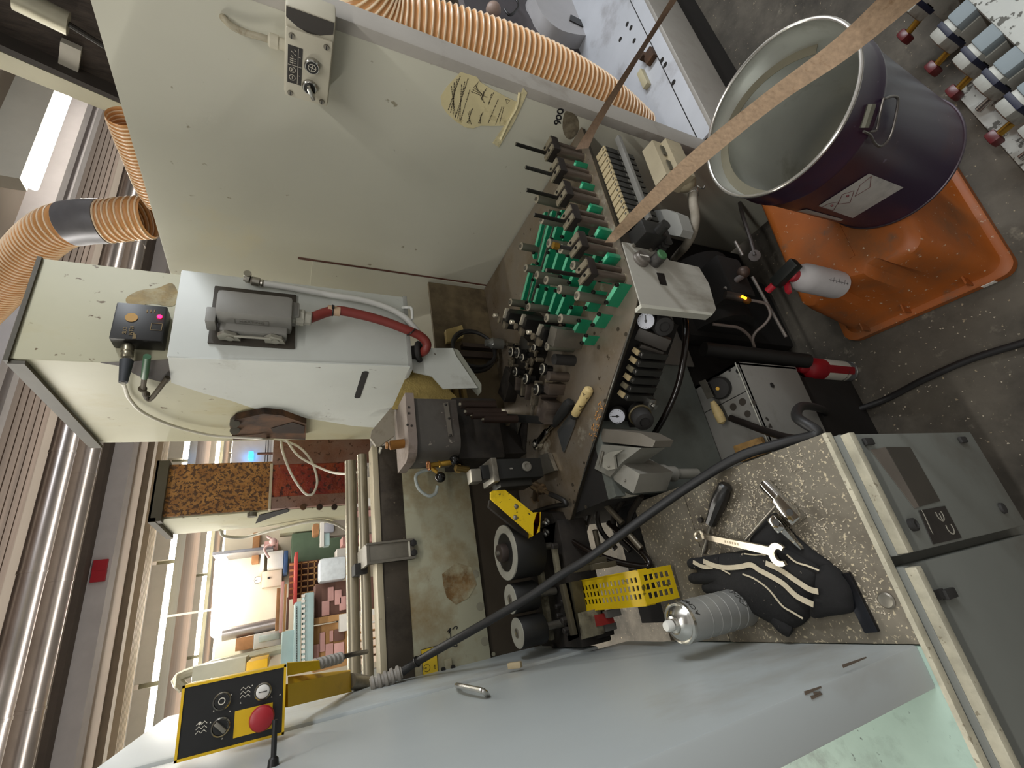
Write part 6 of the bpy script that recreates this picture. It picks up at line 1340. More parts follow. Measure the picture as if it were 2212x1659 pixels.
# washer on the ledge
q = pz(1915, 1297, ZL + .002); solo('washer', MB().lathe([(.0035, 0), (.0105, 0), (.011, .003), (.009, .005), (.004, .004)], (q.x, q.y, ZL), (0, 0, 1), 24), m_dullsteel, 'round washer lying at the front corner of the dusty ledge', 'washer')
# spray can
q = pz(1606, 1310, ZL); zc = pV(1455, 1345, q).z; rc = .0325
t = thing('spray_can', 'bare grey spray can with a stepped silver dome standing on the ledge', 'spray can', (q.x, q.y, ZL))
hh = zc - ZL - .012
part('body', MB().lathe([(rc * .96, 0), (rc, .004), (rc, hh - .004)], n=48), M('can_grey', '#a2a29e', .4, metal=.35, var=.05, dirt='#a39f96', dirt_amt=.3, dirt_scale=12), t, local=True)
part('dome', MB().lathe([(rc * 1.02, hh - .006), (rc * 1.03, hh), (rc * .95, hh + .003), (rc * .90, hh), (rc * .70, hh + .008), (rc * .48, hh + .013), (rc * .46, hh + .010), (rc * .40, hh + .015), (rc * .28, hh + .016), (rc * .25, hh + .020), (0, hh + .020)], n=48), M('can_silver', '#cfcdc6', .18, metal=.95, var=.04), t, local=True)
part('nozzle', MB().lathe([(.0085, hh + .018), (.0085, hh + .028), (.007, hh + .031), (0, hh + .031)], n=24), M('nozzle_white', '#dcdad2', .4, var=.02), t, local=True)
b = MB()
for k in range(5): b.torus((0, 0, hh * (.72 - k * .135)), (0, 0, 1), rc - .0006, .0013, 48, 6)
part('raised_band', b, M('band_grey', '#9c9b97', .4, metal=.5, var=.05), t, local=True)
def wrap_text(b, txt, ang, z, size, r):      # lettering wrapped letter by letter round a cylinder
    for i, ch in enumerate(txt):
        a = ang + i * size * .78 / r
        n = Vector((math.cos(a), math.sin(a), 0)); b.text(ch, n * (r + .0002) + Vector((0, 0, z)), Vector((-n.y, n.x, 0)), (0, 0, 1), size, .0006)
b = MB(); a0 = math.atan2(-.704, .092)
wrap_text(b, 'ACMOS', a0 + .25, hh * .90, .012, rc)
for da, sz in ((.25, .010), (-.10, .010), (.60, .010)):
    a = a0 + da + .35; n = Vector((math.cos(a), math.sin(a), 0)); s_ = Vector((-n.y, n.x, 0)); c0 = n * (rc + .0003) + Vector((0, 0, .03)); P4_ = [c0 + s_ * sz, c0 + Vector((0, 0, sz)), c0 - s_ * sz, c0 - Vector((0, 0, sz))]
    for i in range(4): b.ribbon([P4_[i], P4_[(i + 1) % 4]], .0008, n, .0003)
    b.text('!', c0, s_, (0, 0, 1), .011, .0005)
part('printed_marks', b, M('can_print', '#33322f', .5, var=0), t, local=True)
# screwdriver
m_sdh = M('screwdriver_grip', '#1c1a18', .35, var=.12)
g0, g1 = pz(1534, 1133, ZL + .012), pz(1568, 1046, ZL + .013); dd = (g1 - g0).normalized(); L = (g1 - g0).length
t = thing('screwdriver', 'black-handled screwdriver lying on the dusty ledge', 'screwdriver', (g0.x, g0.y, ZL))
part('handle', MB().lathe([(.005, 0), (.0105, .002), (.011, L * .18), (.0125, L * .3), (.0145, L * .5), (.0150, L * .72), (.0125, L * .82), (.0125, L * .96), (.009, L)], g0, dd, 10), m_sdh, t)
part('blade', MB().lathe([(.0032, 0), (.0032, .055), (.0045, .058), (.0035, .072), (.0008, .074)], g0 + dd * .004, pz(1517, 1201, ZL + .004) - g0, 12), m_dullsteel, t)
q = pz(1516, 1123, ZL); solo('loose_screw', MB().cyl((q.x, q.y, ZL), (q.x, q.y, ZL + .006), .0055, n=14), m_dgrime, 'tiny screw head standing on the ledge beside the screwdriver', 'screw')
# hammer heads and rod
t = thing('hammer_head', 'large loose chrome hammer head lying on the dusty ledge', 'hammer head', pz(1690, 1085, ZL))
a, c = pz(1650, 1043, ZL + .011), pz(1728, 1126, ZL + .011); dd = (c - a); L = dd.length; ddn = dd.normalized(); sd = ddn.cross(Vector((0, 0, 1)))
part('head', MB().lathe([(.0085, 0), (.0105, .002), (.0112, .012), (.0105, L * .3), (.0105, L * .45)], a, dd, 26).obox((a + c) / 2 + ddn * L * .2, (L * .6, .022, .021), dd, sd, .003), m_chrome, t)
q = pz(1706, 1107, ZL + .022); part('eye_hole', MB().lathe([(.0055, 0), (.0055, .0008)], q, (0, 0, 1), 20), m_black, t)
a, c = pz(1668, 1117, ZL + .022), pz(1730, 1187, ZL + .018); dd = c - a; L = dd.length; ddn = dd.normalized(); sd = ddn.cross(Vector((0, 0, 1)))
t = thing('hammer_head', 'small pointed chrome hammer head lying on the black cloth glove', 'hammer head', a.lerp(c, .4))
part('head', MB().hexa([a + sd * .008 - Vector((0, 0, .008)), a - sd * .008 - Vector((0, 0, .008)), c - sd * .001 - Vector((0, 0, .008)), c + sd * .001 - Vector((0, 0, .008))], [a + sd * .008 + Vector((0, 0, .006)), a - sd * .008 + Vector((0, 0, .006)), c - sd * .001 + Vector((0, 0, .0)), c + sd * .001 + Vector((0, 0, .0))]).obox(a + ddn * L * .22, (L * .42, .018, .016), dd, sd, .003), m_chrome, t)
q = pz(1677, 1129, ZL + .0305); part('eye_hole', MB().lathe([(.0058, 0), (.0058, .0008)], q, (0, 0, 1), 20), m_black, t)
solo('thin_rod', MB().cyl(pz(1676, 1092, ZL + .02), pz(1609, 1168, ZL + .012), .003, n=10), m_dullsteel, 'thin steel rod reaching from the large hammer head to the glove', 'rod')
# combination wrench
t = thing('combination_wrench', 'steel combination wrench lying across the striped glove', 'wrench', pz(1600, 1180, ZL + .02))
zw = ZL + .034
a, c = pz(1516, 1158, ZL + .012), pz(1672, 1192, zw); dd = (c - a).normalized(); sd = dd.cross(Vector((0, 0, 1))).normalized()
m_wr = M('wrench_steel', '#b8ae9a', .28, metal=.9, var=.08, scale=14)
part('shank', MB().hexa([a + sd * .0055 - Vector((0, 0, .0025)), a - sd * .0055 - Vector((0, 0, .0025)), c - sd * .008 - Vector((0, 0, .0025)), c + sd * .008 - Vector((0, 0, .0025))], [a + sd * .0045 + Vector((0, 0, .0025)), a - sd * .0045 + Vector((0, 0, .0025)), c - sd * .007 + Vector((0, 0, .0025)), c + sd * .007 + Vector((0, 0, .0025))]), m_wr, t)
q = pz(1510, 1157, ZL + .012); part('ring_end', MB().torus(q, (.15, -.3, 1), .0085, .0042, 24, 10), m_wr, t)
q = pz(1682, 1198, zw); pts = []; n_ = (dd.cross(sd)).normalized()
for i in range(15): ang = math.radians(48 + i * (264 / 14)); pts.append(q + (dd * math.cos(ang) + sd * math.sin(ang)) * .0185)
for i in range(9): ang = math.radians(300 - i * (240 / 8)); pts.append(q + (dd * math.cos(ang) + sd * math.sin(ang)) * .0095 + dd * .004)
b = MB(); n = len(pts); outer = pts[:15]; inner = [q + (dd * math.cos(math.radians(55 + i * (250 / 14))) + sd * math.sin(math.radians(55 + i * (250 / 14)))) * .0095 + dd * .003 for i in range(15)]
up = Vector((0, 0, .003))
ro = [[b.bm.verts.new(v) for v in (o - up, o + up, k_ + up, k_ - up)] for o, k_ in zip(outer, inner)]
for R, S in zip(ro, ro[1:]):
    for j in range(4): b.bm.faces.new([R[j], R[(j + 1) % 4], S[(j + 1) % 4], S[j]])
b.bm.faces.new(ro[0][::-1]); b.bm.faces.new(ro[-1]); part('jaw', b, m_wr, t)
b = MB(); 
for i in range(6): qq = a.lerp(c, .38 + i * .035) + Vector((0, 0, .0026)); b.obox(qq, (.003, .004, .0006), dd, sd)
part('stamped_letters', b, M('stamp_dark', '#8a806c', .4, metal=.7), t)
# striped work glove
m_glove = M('glove_black', '#161514', .9, var=.2, scale=20, speck='#b7ab98', speck_amt=.205, speck_scale=120, bump=.5, bump_scale=60)
m_stripe = M('stripe_cream', '#c6baa0', .85, var=.1, scale=40)
def puff(poly, z0, hs, ctr):
    b = MB(); C0 = Vector(ctr); rings = []
    for s, h in hs: rings.append([b.bm.verts.new((C0.x + (p.x - C0.x) * s, C0.y + (p.y - C0.y) * s, z0 + h)) for p in poly])
    n = len(poly)
    for A_, B_ in zip(rings, rings[1:]):
        for i in range(n): b.bm.faces.new([A_[i], A_[(i + 1) % n], B_[(i + 1) % n], B_[i]])
    b.bm.faces.new(rings[0][::-1]); b.bm.faces.new(rings[-1]); return b
HS = [(.97, 0), (1.0, .005), (.985, .012), (.93, .018), (.80, .023), (.55, .026), (.25, .027)]
t = thing('work_glove', 'black work glove with cream stripes lying on the dusty ledge', 'glove', pz(1660, 1250, ZL))
ol = smooth_path([pz(*p, ZL + .008) for p in ((1500, 1212), (1545, 1198), (1600, 1190), (1650, 1175), (1690, 1180), (1735, 1200), (1775, 1228), (1772, 1262), (1765, 1300), (1750, 1330), (1728, 1352), (1700, 1358), (1665, 1345), (1630, 1325), (1595, 1300), (1560, 1285), (1530, 1270))], 4, True)
part('palm', puff(ol, ZL, HS, pz(1655, 1262, ZL)), m_glove, t)
ol = smooth_path([pz(*p, ZL + .006) for p in ((1772, 1226), (1800, 1222), (1836, 1262), (1846, 1300), (1842, 1322), (1800, 1330), (1755, 1332), (1764, 1280))], 4, True)
part('cuff', puff(ol, ZL, [(s, h * .85) for s, h in HS], pz(1802, 1278, ZL)), M('cuff_black', '#131212', .92, var=.15, scale=30, bump=.3), t)
ol = smooth_path([pz(*p, ZL + .004) for p in ((1618, 1172), (1650, 1128), (1676, 1108), (1712, 1150), (1752, 1186), (1800, 1222), (1772, 1232), (1720, 1205), (1670, 1190))], 4, True)
part('back_flap', puff(ol, ZL, [(s, h * .45) for s, h in HS], pz(1700, 1178, ZL)), M('cuff_black', '#131212'), t)
for f, (a_, c_, r_) in enumerate((((1560, 1215), (1488, 1218), .0125), ((1570, 1245), (1490, 1250), .0120), ((1590, 1268), (1520, 1270), .012), ((1625, 1300), (1560, 1283), .011), ((1680, 1340), (1712, 1366), .0125))):
    A_, B_ = pz(*a_, ZL + .013), pz(*c_, ZL + .011); m_ = A_.lerp(B_, .5) + Vector((0, 0, .004))
    part('finger' if f < 4 else 'thumb', MB().tube([A_, m_, B_], r_, n=14, rf=lambda L_, t_, r=r_: r * (1 - .12 * t_) * (1 if t_ < .85 else math.sqrt(max(.05, 1 - ((t_ - .85) / .15) ** 2)))), m_glove, t)
def stripe(pts, w, lift=.027):
    P = [pz(*p, ZL + lift) for p in pts]; return part('cream_stripe', MB().ribbon(P, w, (0, 0, 1), .0016, 6), m_stripe, t)
stripe([(1520, 1212), (1545, 1222), (1570, 1226), (1600, 1224), (1622, 1220), (1642, 1232), (1672, 1248), (1694, 1262), (1722, 1288), (1758, 1306)], .0085, .028)
stripe([(1655, 1216), (1685, 1230), (1720, 1254), (1748, 1272), (1768, 1278)], .0085, .026)
stripe([(1498, 1214), (1520, 1224), (1540, 1224)], .0075, .026); stripe([(1605, 1240), (1630, 1250), (1660, 1272), (1690, 1308), (1712, 1322), (1735, 1336)], .0025, .027)
stripe([(1545, 1220), (1560, 1230), (1578, 1240)], .002, .029); stripe([(1608, 1196), (1635, 1199), (1655, 1199)], .002, .022); stripe([(1700, 1198), (1720, 1214), (1745, 1222), (1770, 1232)], .0025, .022)
# flat black steel bar at the cuff
a, c = pz(1822, 1238, ZL + .004), pz(1885, 1366, ZL + .004)
solo('flat_bar', MB().bar(a, c, .020, .008, bev=.002), M('blued_steel', '#3c3d42', .25, metal=.9, var=.15), 'flat dark steel bar lying beside the glove cuff at the front of the ledge', 'bar')
# shavings on the ledge
b = MB(); rnd = random.Random(31)
m_chip = M('pale_chip', '#bdb29e', .8, var=.15, scale=40)
for i in range(1500):
    p = lerp(lerp((1500, 1060), (1760, 950), rnd.random()), lerp((1500, 1240), (1930, 1330), rnd.random()), rnd.random() ** .7 if i % 3 else rnd.random()); q = pz(*p, ZL)
    if q.x > .143 or q.y < .425 or q.x < -.14: continue
    a = rnd.random() * 6.3; l = rnd.uniform(.001, .0042); u = Vector((math.cos(a), math.sin(a), 0)); v = Vector((-u.y, u.x, 0)); w = rnd.uniform(.0004, .0009); hgt = rnd.uniform(.0006, .0022)
    b.prism([q - u * l / 2 - v * w / 2, q + u * l / 2 - v * w / 2, q + u * l * .4 + v * w, q - u * l * .4 + v * w], (0, 0, hgt))
solo('sawdust', b, m_chip, 'pale wood chips and sawdust scattered over the ledge', 'sawdust', kind='stuff')

# ================================================================== floor: crate, bin, bottles, rack
m_crate = M('crate_orange', '#a95a1e', .5, var=.14, scale=5, dirt='#84512c', dirt_amt=.47, dirt_scale=5, speck='#bfa78e', speck_amt=.235, speck_scale=80, dirt2='#6d5440', dirt2_amt=.36, dirt2_scale=7)
HC = .315
t = thing('crate', 'dusty orange plastic crate turned upside down on the floor', 'crate', (.84, .44, 0), math.radians(-4))
# outline of the tapered shell: indented grip recesses on the short side
def crate_ring(ins, z, dent=0):
    x0, x1, y0, y1 = -.315 + ins, .315 - ins, -.20 + ins, .20 - ins; r = .035; P = []
    def arc(cx, cy, a0):
        for i in range(6): a = math.radians(a0 + 90 * i / 5); P.append(Vector((cx + r * math.cos(a), cy + r * math.sin(a), z)))
    arc(x1 - r, y1 - r, 0); arc(x0 + r, y1 - r, 90)
    ky = max(0, (.165 - ins) / .165)
    for yy, dd_ in ((.095, 0), (.075, dent), (.0, dent * .3), (-.03, 0), (-.055, dent * .9), (-.09, dent * .9), (-.115, 0)): P.append(Vector((x0 + dd_, yy * ky, z)))
    arc(x0 + r, y0 + r, 180); arc(x1 - r, y0 + r, 270); return P
b = MB(); R_ = []
for ins, z, dn in ((0.0, .030, 0), (.012, .032, 0), (.022, .05, .0), (.034, .16, .014), (.046, .27, .022), (.052, HC - .012, .024), (.062, HC - .002, .022), (.075, HC, .016), (.11, HC, 0), (.14, HC, 0)):
    R_.append([b.bm.verts.new(v) for v in crate_ring(ins, z, dn)])
n = len(R_[0])
for A_, B_ in zip(R_, R_[1:]):
    for i in range(n): b.bm.faces.new([A_[i], A_[(i + 1) % n], B_[(i + 1) % n], B_[i]])
b.bm.faces.new(R_[-1]); part('shell', b, m_crate, t, local=True)
b = MB(); o_ = [[b.bm.verts.new(Vector((v.x, v.y, z))) for v in crate_ring(ins, 0)] for ins, z in ((.004, 0), (-.004, .004), (-.004, .030), (.002, .034), (.016, .034), (.016, 0))]
for A_, B_ in zip(o_, o_[1:] + o_[:1]):
    for i in range(n): b.bm.faces.new([A_[i], A_[(i + 1) % n], B_[(i + 1) % n], B_[i]])
part('rim', b, m_crate, t, local=True)
for y in (-.12, .02, .13): part('rib', MB().box((-.312, y, .03), (-.285, y + .004, .075)), m_crate, t, local=True)
part('white_tag', MB().box((-.3205, -.155, .008), (-.319, -.128, .026)), m_white, t, local=True)
part('ridge', MB().box((-.2, -.02, HC), (.2, -.006, HC + .0025)), m_crate, t, local=True)
# bin
bc = Vector((.795, .285)); zb0, zb1 = HC + .001, .75; r0, r1 = .146, .163
m_bin = M('bin_purple', '#2c1e33', .33, var=.1, scale=3, dirt='#3a1a22', dirt_amt=.42, dirt_scale=2.5, speck='#5a5060', speck_amt=.2, speck_scale=40)
m_binin = M('bin_inner', '#bfc0b8', .3, metal=.6, var=.1, scale=4, dirt='#8e8a7a', dirt_amt=.35, dirt_scale=5)
t = thing('metal_bin', 'dark purple metal bin standing on the orange crate with a roll inside', 'bin', (bc.x, bc.y, zb0))
H_ = zb1 - zb0
part('outer_wall', MB().lathe([(r0 * .97, .004), (r0 + .002, 0), (r0 + .004, .006), (r0 + .001, .012), (r0 + (r1 - r0) * .80, H_ * .80), (r0 + (r1 - r0) * .82 + .004, H_ * .82), (r0 + (r1 - r0) * .84 + .004, H_ * .835), (r0 + (r1 - r0) * .85, H_ * .85), (r1, H_ - .004)], n=72, cap=False), m_bin, t, local=True)
part('inner_wall', MB().lathe([(r1 - .004, H_ - .003), (r1 - .005, H_ - .03), (r1 - .0065, H_ - .032), (r0 - .004, .012), (r0 - .02, .008), (.0, .008)], n=72, cap=False), m_binin, t, local=True)
part('bottom', MB().lathe([(r0 * .98, .002), (r0 * .98, .007)], n=48), m_bin, t, local=True)
part('rim', MB().torus((0, 0, H_ - .001), (0, 0, 1), r1 - .002, .0038, 80, 10), M('rim_bright', '#c9c6c0', .25, metal=.85, var=.08), t, local=True)
part('lower_rim', MB().torus((0, 0, .006), (0, 0, 1), r0 + .002, .0035, 72, 8), M('rim_dark', '#4a4248', .35, metal=.6, var=.1), t, local=True)
a_s = math.radians(195); b = MB()
for rr in (r1 - .0068,): b.tube([(( r0 - .0042 + (r1 - .0025 - r0) * k / 8) * math.cos(a_s) * .995, (r0 - .0042 + (r1 - .0025 - r0) * k / 8) * math.sin(a_s) * .995, .014 + (H_ - .05) * k / 8) for k in range(9)], .0016, n=6)
part('inner_seam', b, M('seam_dark', '#55534c', .5), t, local=True)
# handle on the wall facing the viewer
def binpt(x, y, off=0):            # point on the bin wall seen at the pixel
    d = ray(x, y); lo, hi = .3, 1.6; best = None
    for i in range(2000):
        s_ = lo + (hi - lo) * i / 2000; p = CAMP + d * s_; rr = r0 + (r1 - r0) * (p.z - zb0) / H_ + off
        if (Vector((p.x, p.y)) - bc).length <= rr: best = p; break
    if best is None: best = CAMP + d * .95
    return best
hp = [binpt(*p, .008) for p in ((1878, 285), (1893, 280), (1900, 248), (1908, 215), (1912, 213), (1932, 208), (1940, 222), (1925, 290), (1905, 315), (1890, 310), (1880, 292), (1866, 284))]
k = part('handle', MB().tube(hp, .0024, n=8, k=4), M('handle_wire', '#6f6a66', .35, metal=.8, var=.1), t)
part('handle_lug', MB().tube([binpt(*p, .004) for p in ((1866, 276), (1882, 225))], .008, n=8, k=2), M('lug_grey', '#6d6c5f', .5, metal=.4), k)
lab = [(1858, 376), (1952, 404), (1905, 448), (1842, 470), (1768, 446), (1815, 412)]
def patch(pts, off, nu=10, nv=6):      # curved sticker on the wall: quad given by its pixel corners a b c d
    b = MB(); a_, b_, c_, d_ = pts; g = []
    for i in range(nu + 1):
        row = []
        for j in range(nv + 1):
            p = lerp(lerp(a_, b_, j / nv), lerp(d_, c_, j / nv), i / nu); row.append(b.bm.verts.new(binpt(*p, off)))
        g.append(row)
    for i in range(nu):
        for j in range(nv): b.bm.faces.new([g[i][j], g[i + 1][j], g[i + 1][j + 1], g[i][j + 1]])
    return b
k = part('hazard_label', patch(((1877, 375), (1952, 405), (1842, 471), (1768, 445)), .0012), M('label_grey', '#b0aca6', .5, var=.1, scale=20, dirt='#8d8a88', dirt_amt=.35, dirt_scale=14), t)
b = MB()
def diamond(c0, c1, c2, c3):
    P = [binpt(*p, .002) for p in (c0, c1, c2, c3)]
    for i in range(4): b.ribbon([P[i], P[(i + 1) % 4]], .0011, (P[i] - Vector((bc.x, bc.y, P[i].z))), .0003, smooth=False)
diamond((1882, 381), (1879, 405), (1847, 424), (1858, 400)); diamond((1845, 412), (1836, 438), (1810, 441), (1820, 420)); diamond((1812, 436), (1800, 455), (1775, 448), (1790, 440))
b.sphere(binpt(1831, 423, .002), .003, 8); b.sphere(binpt(1797, 444, .002), .003, 8)
part('diamond_signs', b, M('diamond_red', '#6b3a3a', .5, var=0), k)
part('second_label', patch(((1742, 452), (1822, 474), (1815, 478), (1722, 456)), .0012, 8, 2), M('label_grey', '#b0aca6'), t)
# roll of edging in the bin
b = MB()
for k in range(5): b.lathe([(.075 + k * .011, .010), (.075 + k * .011, .034 + .002 * (k % 2)), (.0765 + k * .011, .034 + .002 * (k % 2)), (.0765 + k * .011, .010)], (bc.x, bc.y, zb0), (0, 0, 1), 56)
solo('edging_roll', b, M('roll_cream', '#c9c0a8', .5, var=.08), 'cream roll of edging lying at the bottom of the purple bin', 'roll')
b = MB().lathe([(.1, 0), (.101, .03), (.102, .03), (.1015, 0)], (bc.x, bc.y, .60), (0, 0, 1), 40)
b = MB(); pts = []
for i in range(26): a = math.radians(-40 + i * 8.0); rr = .146 - .0 * i; pts.append(Vector((bc.x + rr * math.cos(a), bc.y + rr * math.sin(a), .665 + .045 * math.sin(i / 25 * 3.1))))
b.ribbon(pts, .02, (0, 0, 1), .0012, 2); solo('edging_loop', b, M('loop_brown', '#6f6a58', .5, var=.12), 'loose loop of edging leaning inside the purple bin', 'edging strip')
# white spray bottle on the crate
q = pz(1808, 616, HC); t = thing('spray_bottle', 'white spray bottle with a red trigger standing on the orange crate', 'spray bottle', (q.x, q.y, HC))
zn = pV(1722, 582, q).z - HC; rb = .036
m_milk = M('milky_plastic', '#bdb9b9', .4, var=.05, scale=14)
part('body', MB().lathe([(rb * .9, 0), (rb, .004), (rb, zn * .72), (rb * .97, zn * .80), (rb * .80, zn * .92), (rb * .5, zn), (rb * .42, zn + .005)], n=44), m_milk, t, local=True)
part('collar', MB().lathe([(.015, zn), (.017, zn + .002), (.017, zn + .018), (.013, zn + .022)], n=24), M('trigger_red', '#a8222f', .4, var=.06), t, local=True)
Bq = Vector((q.x, q.y, HC))
hd = [pT(*p, (Bq - CAMP).dot(FWD) - .09) for p in ((1712, 596), (1692, 612), (1668, 622))]
b = MB().obox(Vector((0, 0, zn + .035)), (.07, .026, .03), (-.2, .95, 0), (0, 0, 1), .006); part('head', b, M('head_black', '#191b18', .45, var=.1), t, local=True)
b = MB().obox(Vector((-.018, .02, zn + .012)), (.014, .012, .05), (.35, .0, .9), (0, 1, 0), .004); part('trigger', b, M('trigger_red', '#a8222f'), t, local=True)
b = MB().cyl(Vector((-.008, .036, zn + .036)), Vector((-.012, .056, zn + .037)), .009, n=16); part('nozzle', b, M('trigger_red', '#a8222f'), t, local=True)
b = MB(); av = math.atan2(-Bq.y, -Bq.x) + .25
for k in range(7):
    n_ = Vector((math.cos(av), math.sin(av), 0)); s_ = Vector((-n_.y, n_.x, 0)); c0 = n_ * (rb + .0003) + Vector((0, 0, .02 + k * .012)); b.ribbon([c0 - s_ * .004, c0 + s_ * (.008 if k % 2 else .004)], .001, n_, .0003, smooth=False)
n_ = Vector((math.cos(av), math.sin(av), 0)); c0 = n_ * (rb + .0003); b.ribbon([c0 + Vector((0, 0, .015)), c0 + Vector((0, 0, .10))], .001, n_, .0003)
part('scale_marks', b, M('scale_ink', '#4d4a4a', .5, var=0), t, local=True)
# red and white spray can on the floor
q = pz(1830, 803, .0); zt = pV(1722, 790, q).z; rb = .033
zt = max(.18, min(.30, zt))
t = thing('cleaner_can', 'red and white spray can with a silver base ring standing on the floor', 'spray can', (q.x, q.y, 0))
h = zt - .035
part('body', MB().lathe([(rb * .97, 0), (rb, .003), (rb, .035)], n=44), M('base_grey_print', '#77797a', .35, metal=.3, var=.08), t, local=True)
part('white_band', MB().lathe([(rb, .035), (rb, h * .66)], n=44, cap=False), M('can_white', '#c6c3b6', .4, var=.05), t, local=True)
part('red_shoulder', MB().lathe([(rb, h * .66), (rb, h * .86), (rb * .85, h * .95), (rb * .5, h)], n=44, cap=False), M('can_red', '#8c1620', .35, var=.06), t, local=True)
part('lower_ring', MB().torus((0, 0, .004), (0, 0, 1), rb, .002, 40, 6), m_steel, t, local=True)
part('cap', MB().lathe([(rb * .52, h - .004), (rb * .5, h + .022), (rb * .35, h + .03), (0, h + .03)], n=28), M('can_red', '#8c1620'), t, local=True)
b = MB(); av = math.atan2(-q.y, -q.x)
G = []
for i in range(9):
    a = av + .15 + (i - 4) * .09; G.append(Vector((math.cos(a), math.sin(a), 0)) * (rb + .0006))
b2 = MB(); rows = [[b2.bm.verts.new(g + Vector((0, 0, z))) for g in G] for z in (.02, h * .72)]
for i in range(8): b2.bm.faces.new([rows[0][i], rows[0][i + 1], rows[1][i + 1], rows[1][i]])
part('red_panel', b2, M('can_red', '#8c1620'), t, local=True)
wrap_text(b, 'WURTH', av - 1.05, .05, .011, rb); part('printed_name', b, M('can_print', '#33322f'), t, local=True)
# low white frame behind the panel, corrugated hoses
m_frame = M('frame_white', '#b9bcc2', .4, var=.08, scale=3, dirt='#8d8a8c', dirt_amt=.33, dirt_scale=5, speck='#6b6868', speck_amt=.19, speck_scale=16)
ZB = .5
t = thing('low_frame', 'long low white machine frame on the floor behind the beige panel', 'machine frame', (2.4, .8, 0))
e0, e1 = pz(1545, 271, ZB), pz(1387, 0, ZB)
part('top', MB().box((1.16, .52, ZB - .01), (3.6, .86, ZB), .003), m_frame, t); part('front', MB().box((1.16, .508, .30), (3.6, .522, ZB + .001), .003), M('frame_front', '#9a968f', .45, var=.08, dirt='#7b756c', dirt_amt=.35), t)
part('plinth', MB().box((1.2, .56, 0), (3.6, .85, ZB - .01)), m_pit, t)
part('seam', MB().box((1.16, .565, ZB), (3.6, .568, ZB + .0006)), m_pit, t)
b = MB(); rnd = random.Random(8)
for (x, y) in ((1355, 52), (1363, 60), (1340, 85), (1430, 130), (1437, 140), (1455, 178), (1370, 88)):
    q = pz(x, y, ZB); part('bolt_hole', MB().cyl((q.x, q.y, ZB), (q.x, q.y, ZB + .001), .009, n=12), m_pit, t)
q = pz(1408, 122, ZB); part('clutter', MB().box((q.x - .03, q.y - .02, ZB), (q.x + .02, q.y + .02, ZB + .02), .004).box((q.x + .01, q.y + .01, ZB + .0), (q.x + .04, q.y + .03, ZB + .03), .003), m_rust, t)
q = pz(1395, 172, ZB); part('cream_block', MB().box((q.x - .045, q.y - .012, ZB), (q.x + .04, q.y + .012, ZB + .02), .003), M('cream_block', '#b0a788', .5, var=.1), t)
part('rear_wall', MB().box((1.16, .86, .02), (3.6, .90, 1.05)), M('rear_dark', '#4b474a', .6, var=.15), t)
b = MB(); w0 = pY(1225, 45, .84); 
t = thing('rounded_housing', 'rounded white machine housing with a black slot behind the orange hose', 'housing', w0)
P_ = [pY(*p, .80) for p in ((1158, -30), (1285, -30), (1288, 40), (1278, 70), (1262, 76), (1215, 66), (1180, 40), (1162, 10))]
part('shell', MB().prism(smooth_path(P_, 4, True), (0, .06, 0)), M('housing_white', '#a7a5a6', .35, var=.05), t)
part('black_slot', MB().prism([pY(*p, .799) for p in ((1232, 33), (1238, 36), (1276, 56), (1282, 62), (1280, 70), (1230, 45))], (0, -.004, 0)), m_black, t)
solo('grey_cap', MB().sphere(pY(1066, 22, .82), .03, 18), M('cap_mauve', '#9a8478', .5, var=.1), 'rounded brownish cap behind the top of the orange hose', 'cap')
q = pX(822, 12, 1.35); solo('far_gauge', MB().lathe([(.022, 0), (.024, .01), (.022, .014), (0, .014)], q, (-1, -.3, .3), 28), M('gauge_pale', '#aab0bc', .3, var=.08), 'small pale gauge at the top edge beside the orange hose', 'gauge')
solo('loop_cable', MB().tube([pY(1100, -20, .82), pY(1120, 8, .82), pY(1112, 26, .82), pY(1100, 32, .82), pY(1090, 20, .82)], .005, n=8), m_black, 'thin black cable loop behind the orange hose', 'cable')
# corrugated hoses
m_hose = M('hose_orange', '#cd965f', .35, var=.06, scale=5, dirt='#b57f4e', dirt_amt=.33, dirt_scale=4)
m_wire = M('hose_wire', '#ecd3b4', .3, var=.03)
def corrugated(root, pts, r, pitch, k=10, n=28, wire=.0022, closed_end=True):
    P = smooth_path(pts, k); Q = [P[0]]; acc = 0; step = pitch / 4
    for a, b_ in zip(P, P[1:]):
        L = (b_ - a).length; d = (b_ - a) / L; s_ = step - acc
        while s_ <= L: Q.append(a + d * s_); s_ += step
        acc = (acc + L) % step if L else acc; acc = L - (s_ - step)
    mod = (0, .035, .07, .035)
    b = MB(); idx = [0]
    def rf(L, t): idx[0] += 1; return r * (.93 + mod[(idx[0] - 1) % 4])
    b.tube(Q, r, n=n, raw=True, rf=rf, cap=False); part('hose_wall', b, m_hose, root, angle=80)
    bw = MB()
    for i in range(2, len(Q) - 1, 4): bw.torus(Q[i], Q[i + 1] - Q[i - 1], r * 1.0, wire, n, 6)
    part('wire_helix', bw, m_wire, root)
    return Q
rH = .062
hx = [pX(*p, 1.30) for p in ((760, -70), (835, 28), (930, 62), (1030, 90), (1130, 125), (1230, 172), (1310, 222), (1380, 282))]
t = thing('dust_hose', 'large orange ribbed dust hose behind the front edge of the beige panel', 'hose', hx[-1]); corrugated(t, hx, rH, .0155, wire=.0028)
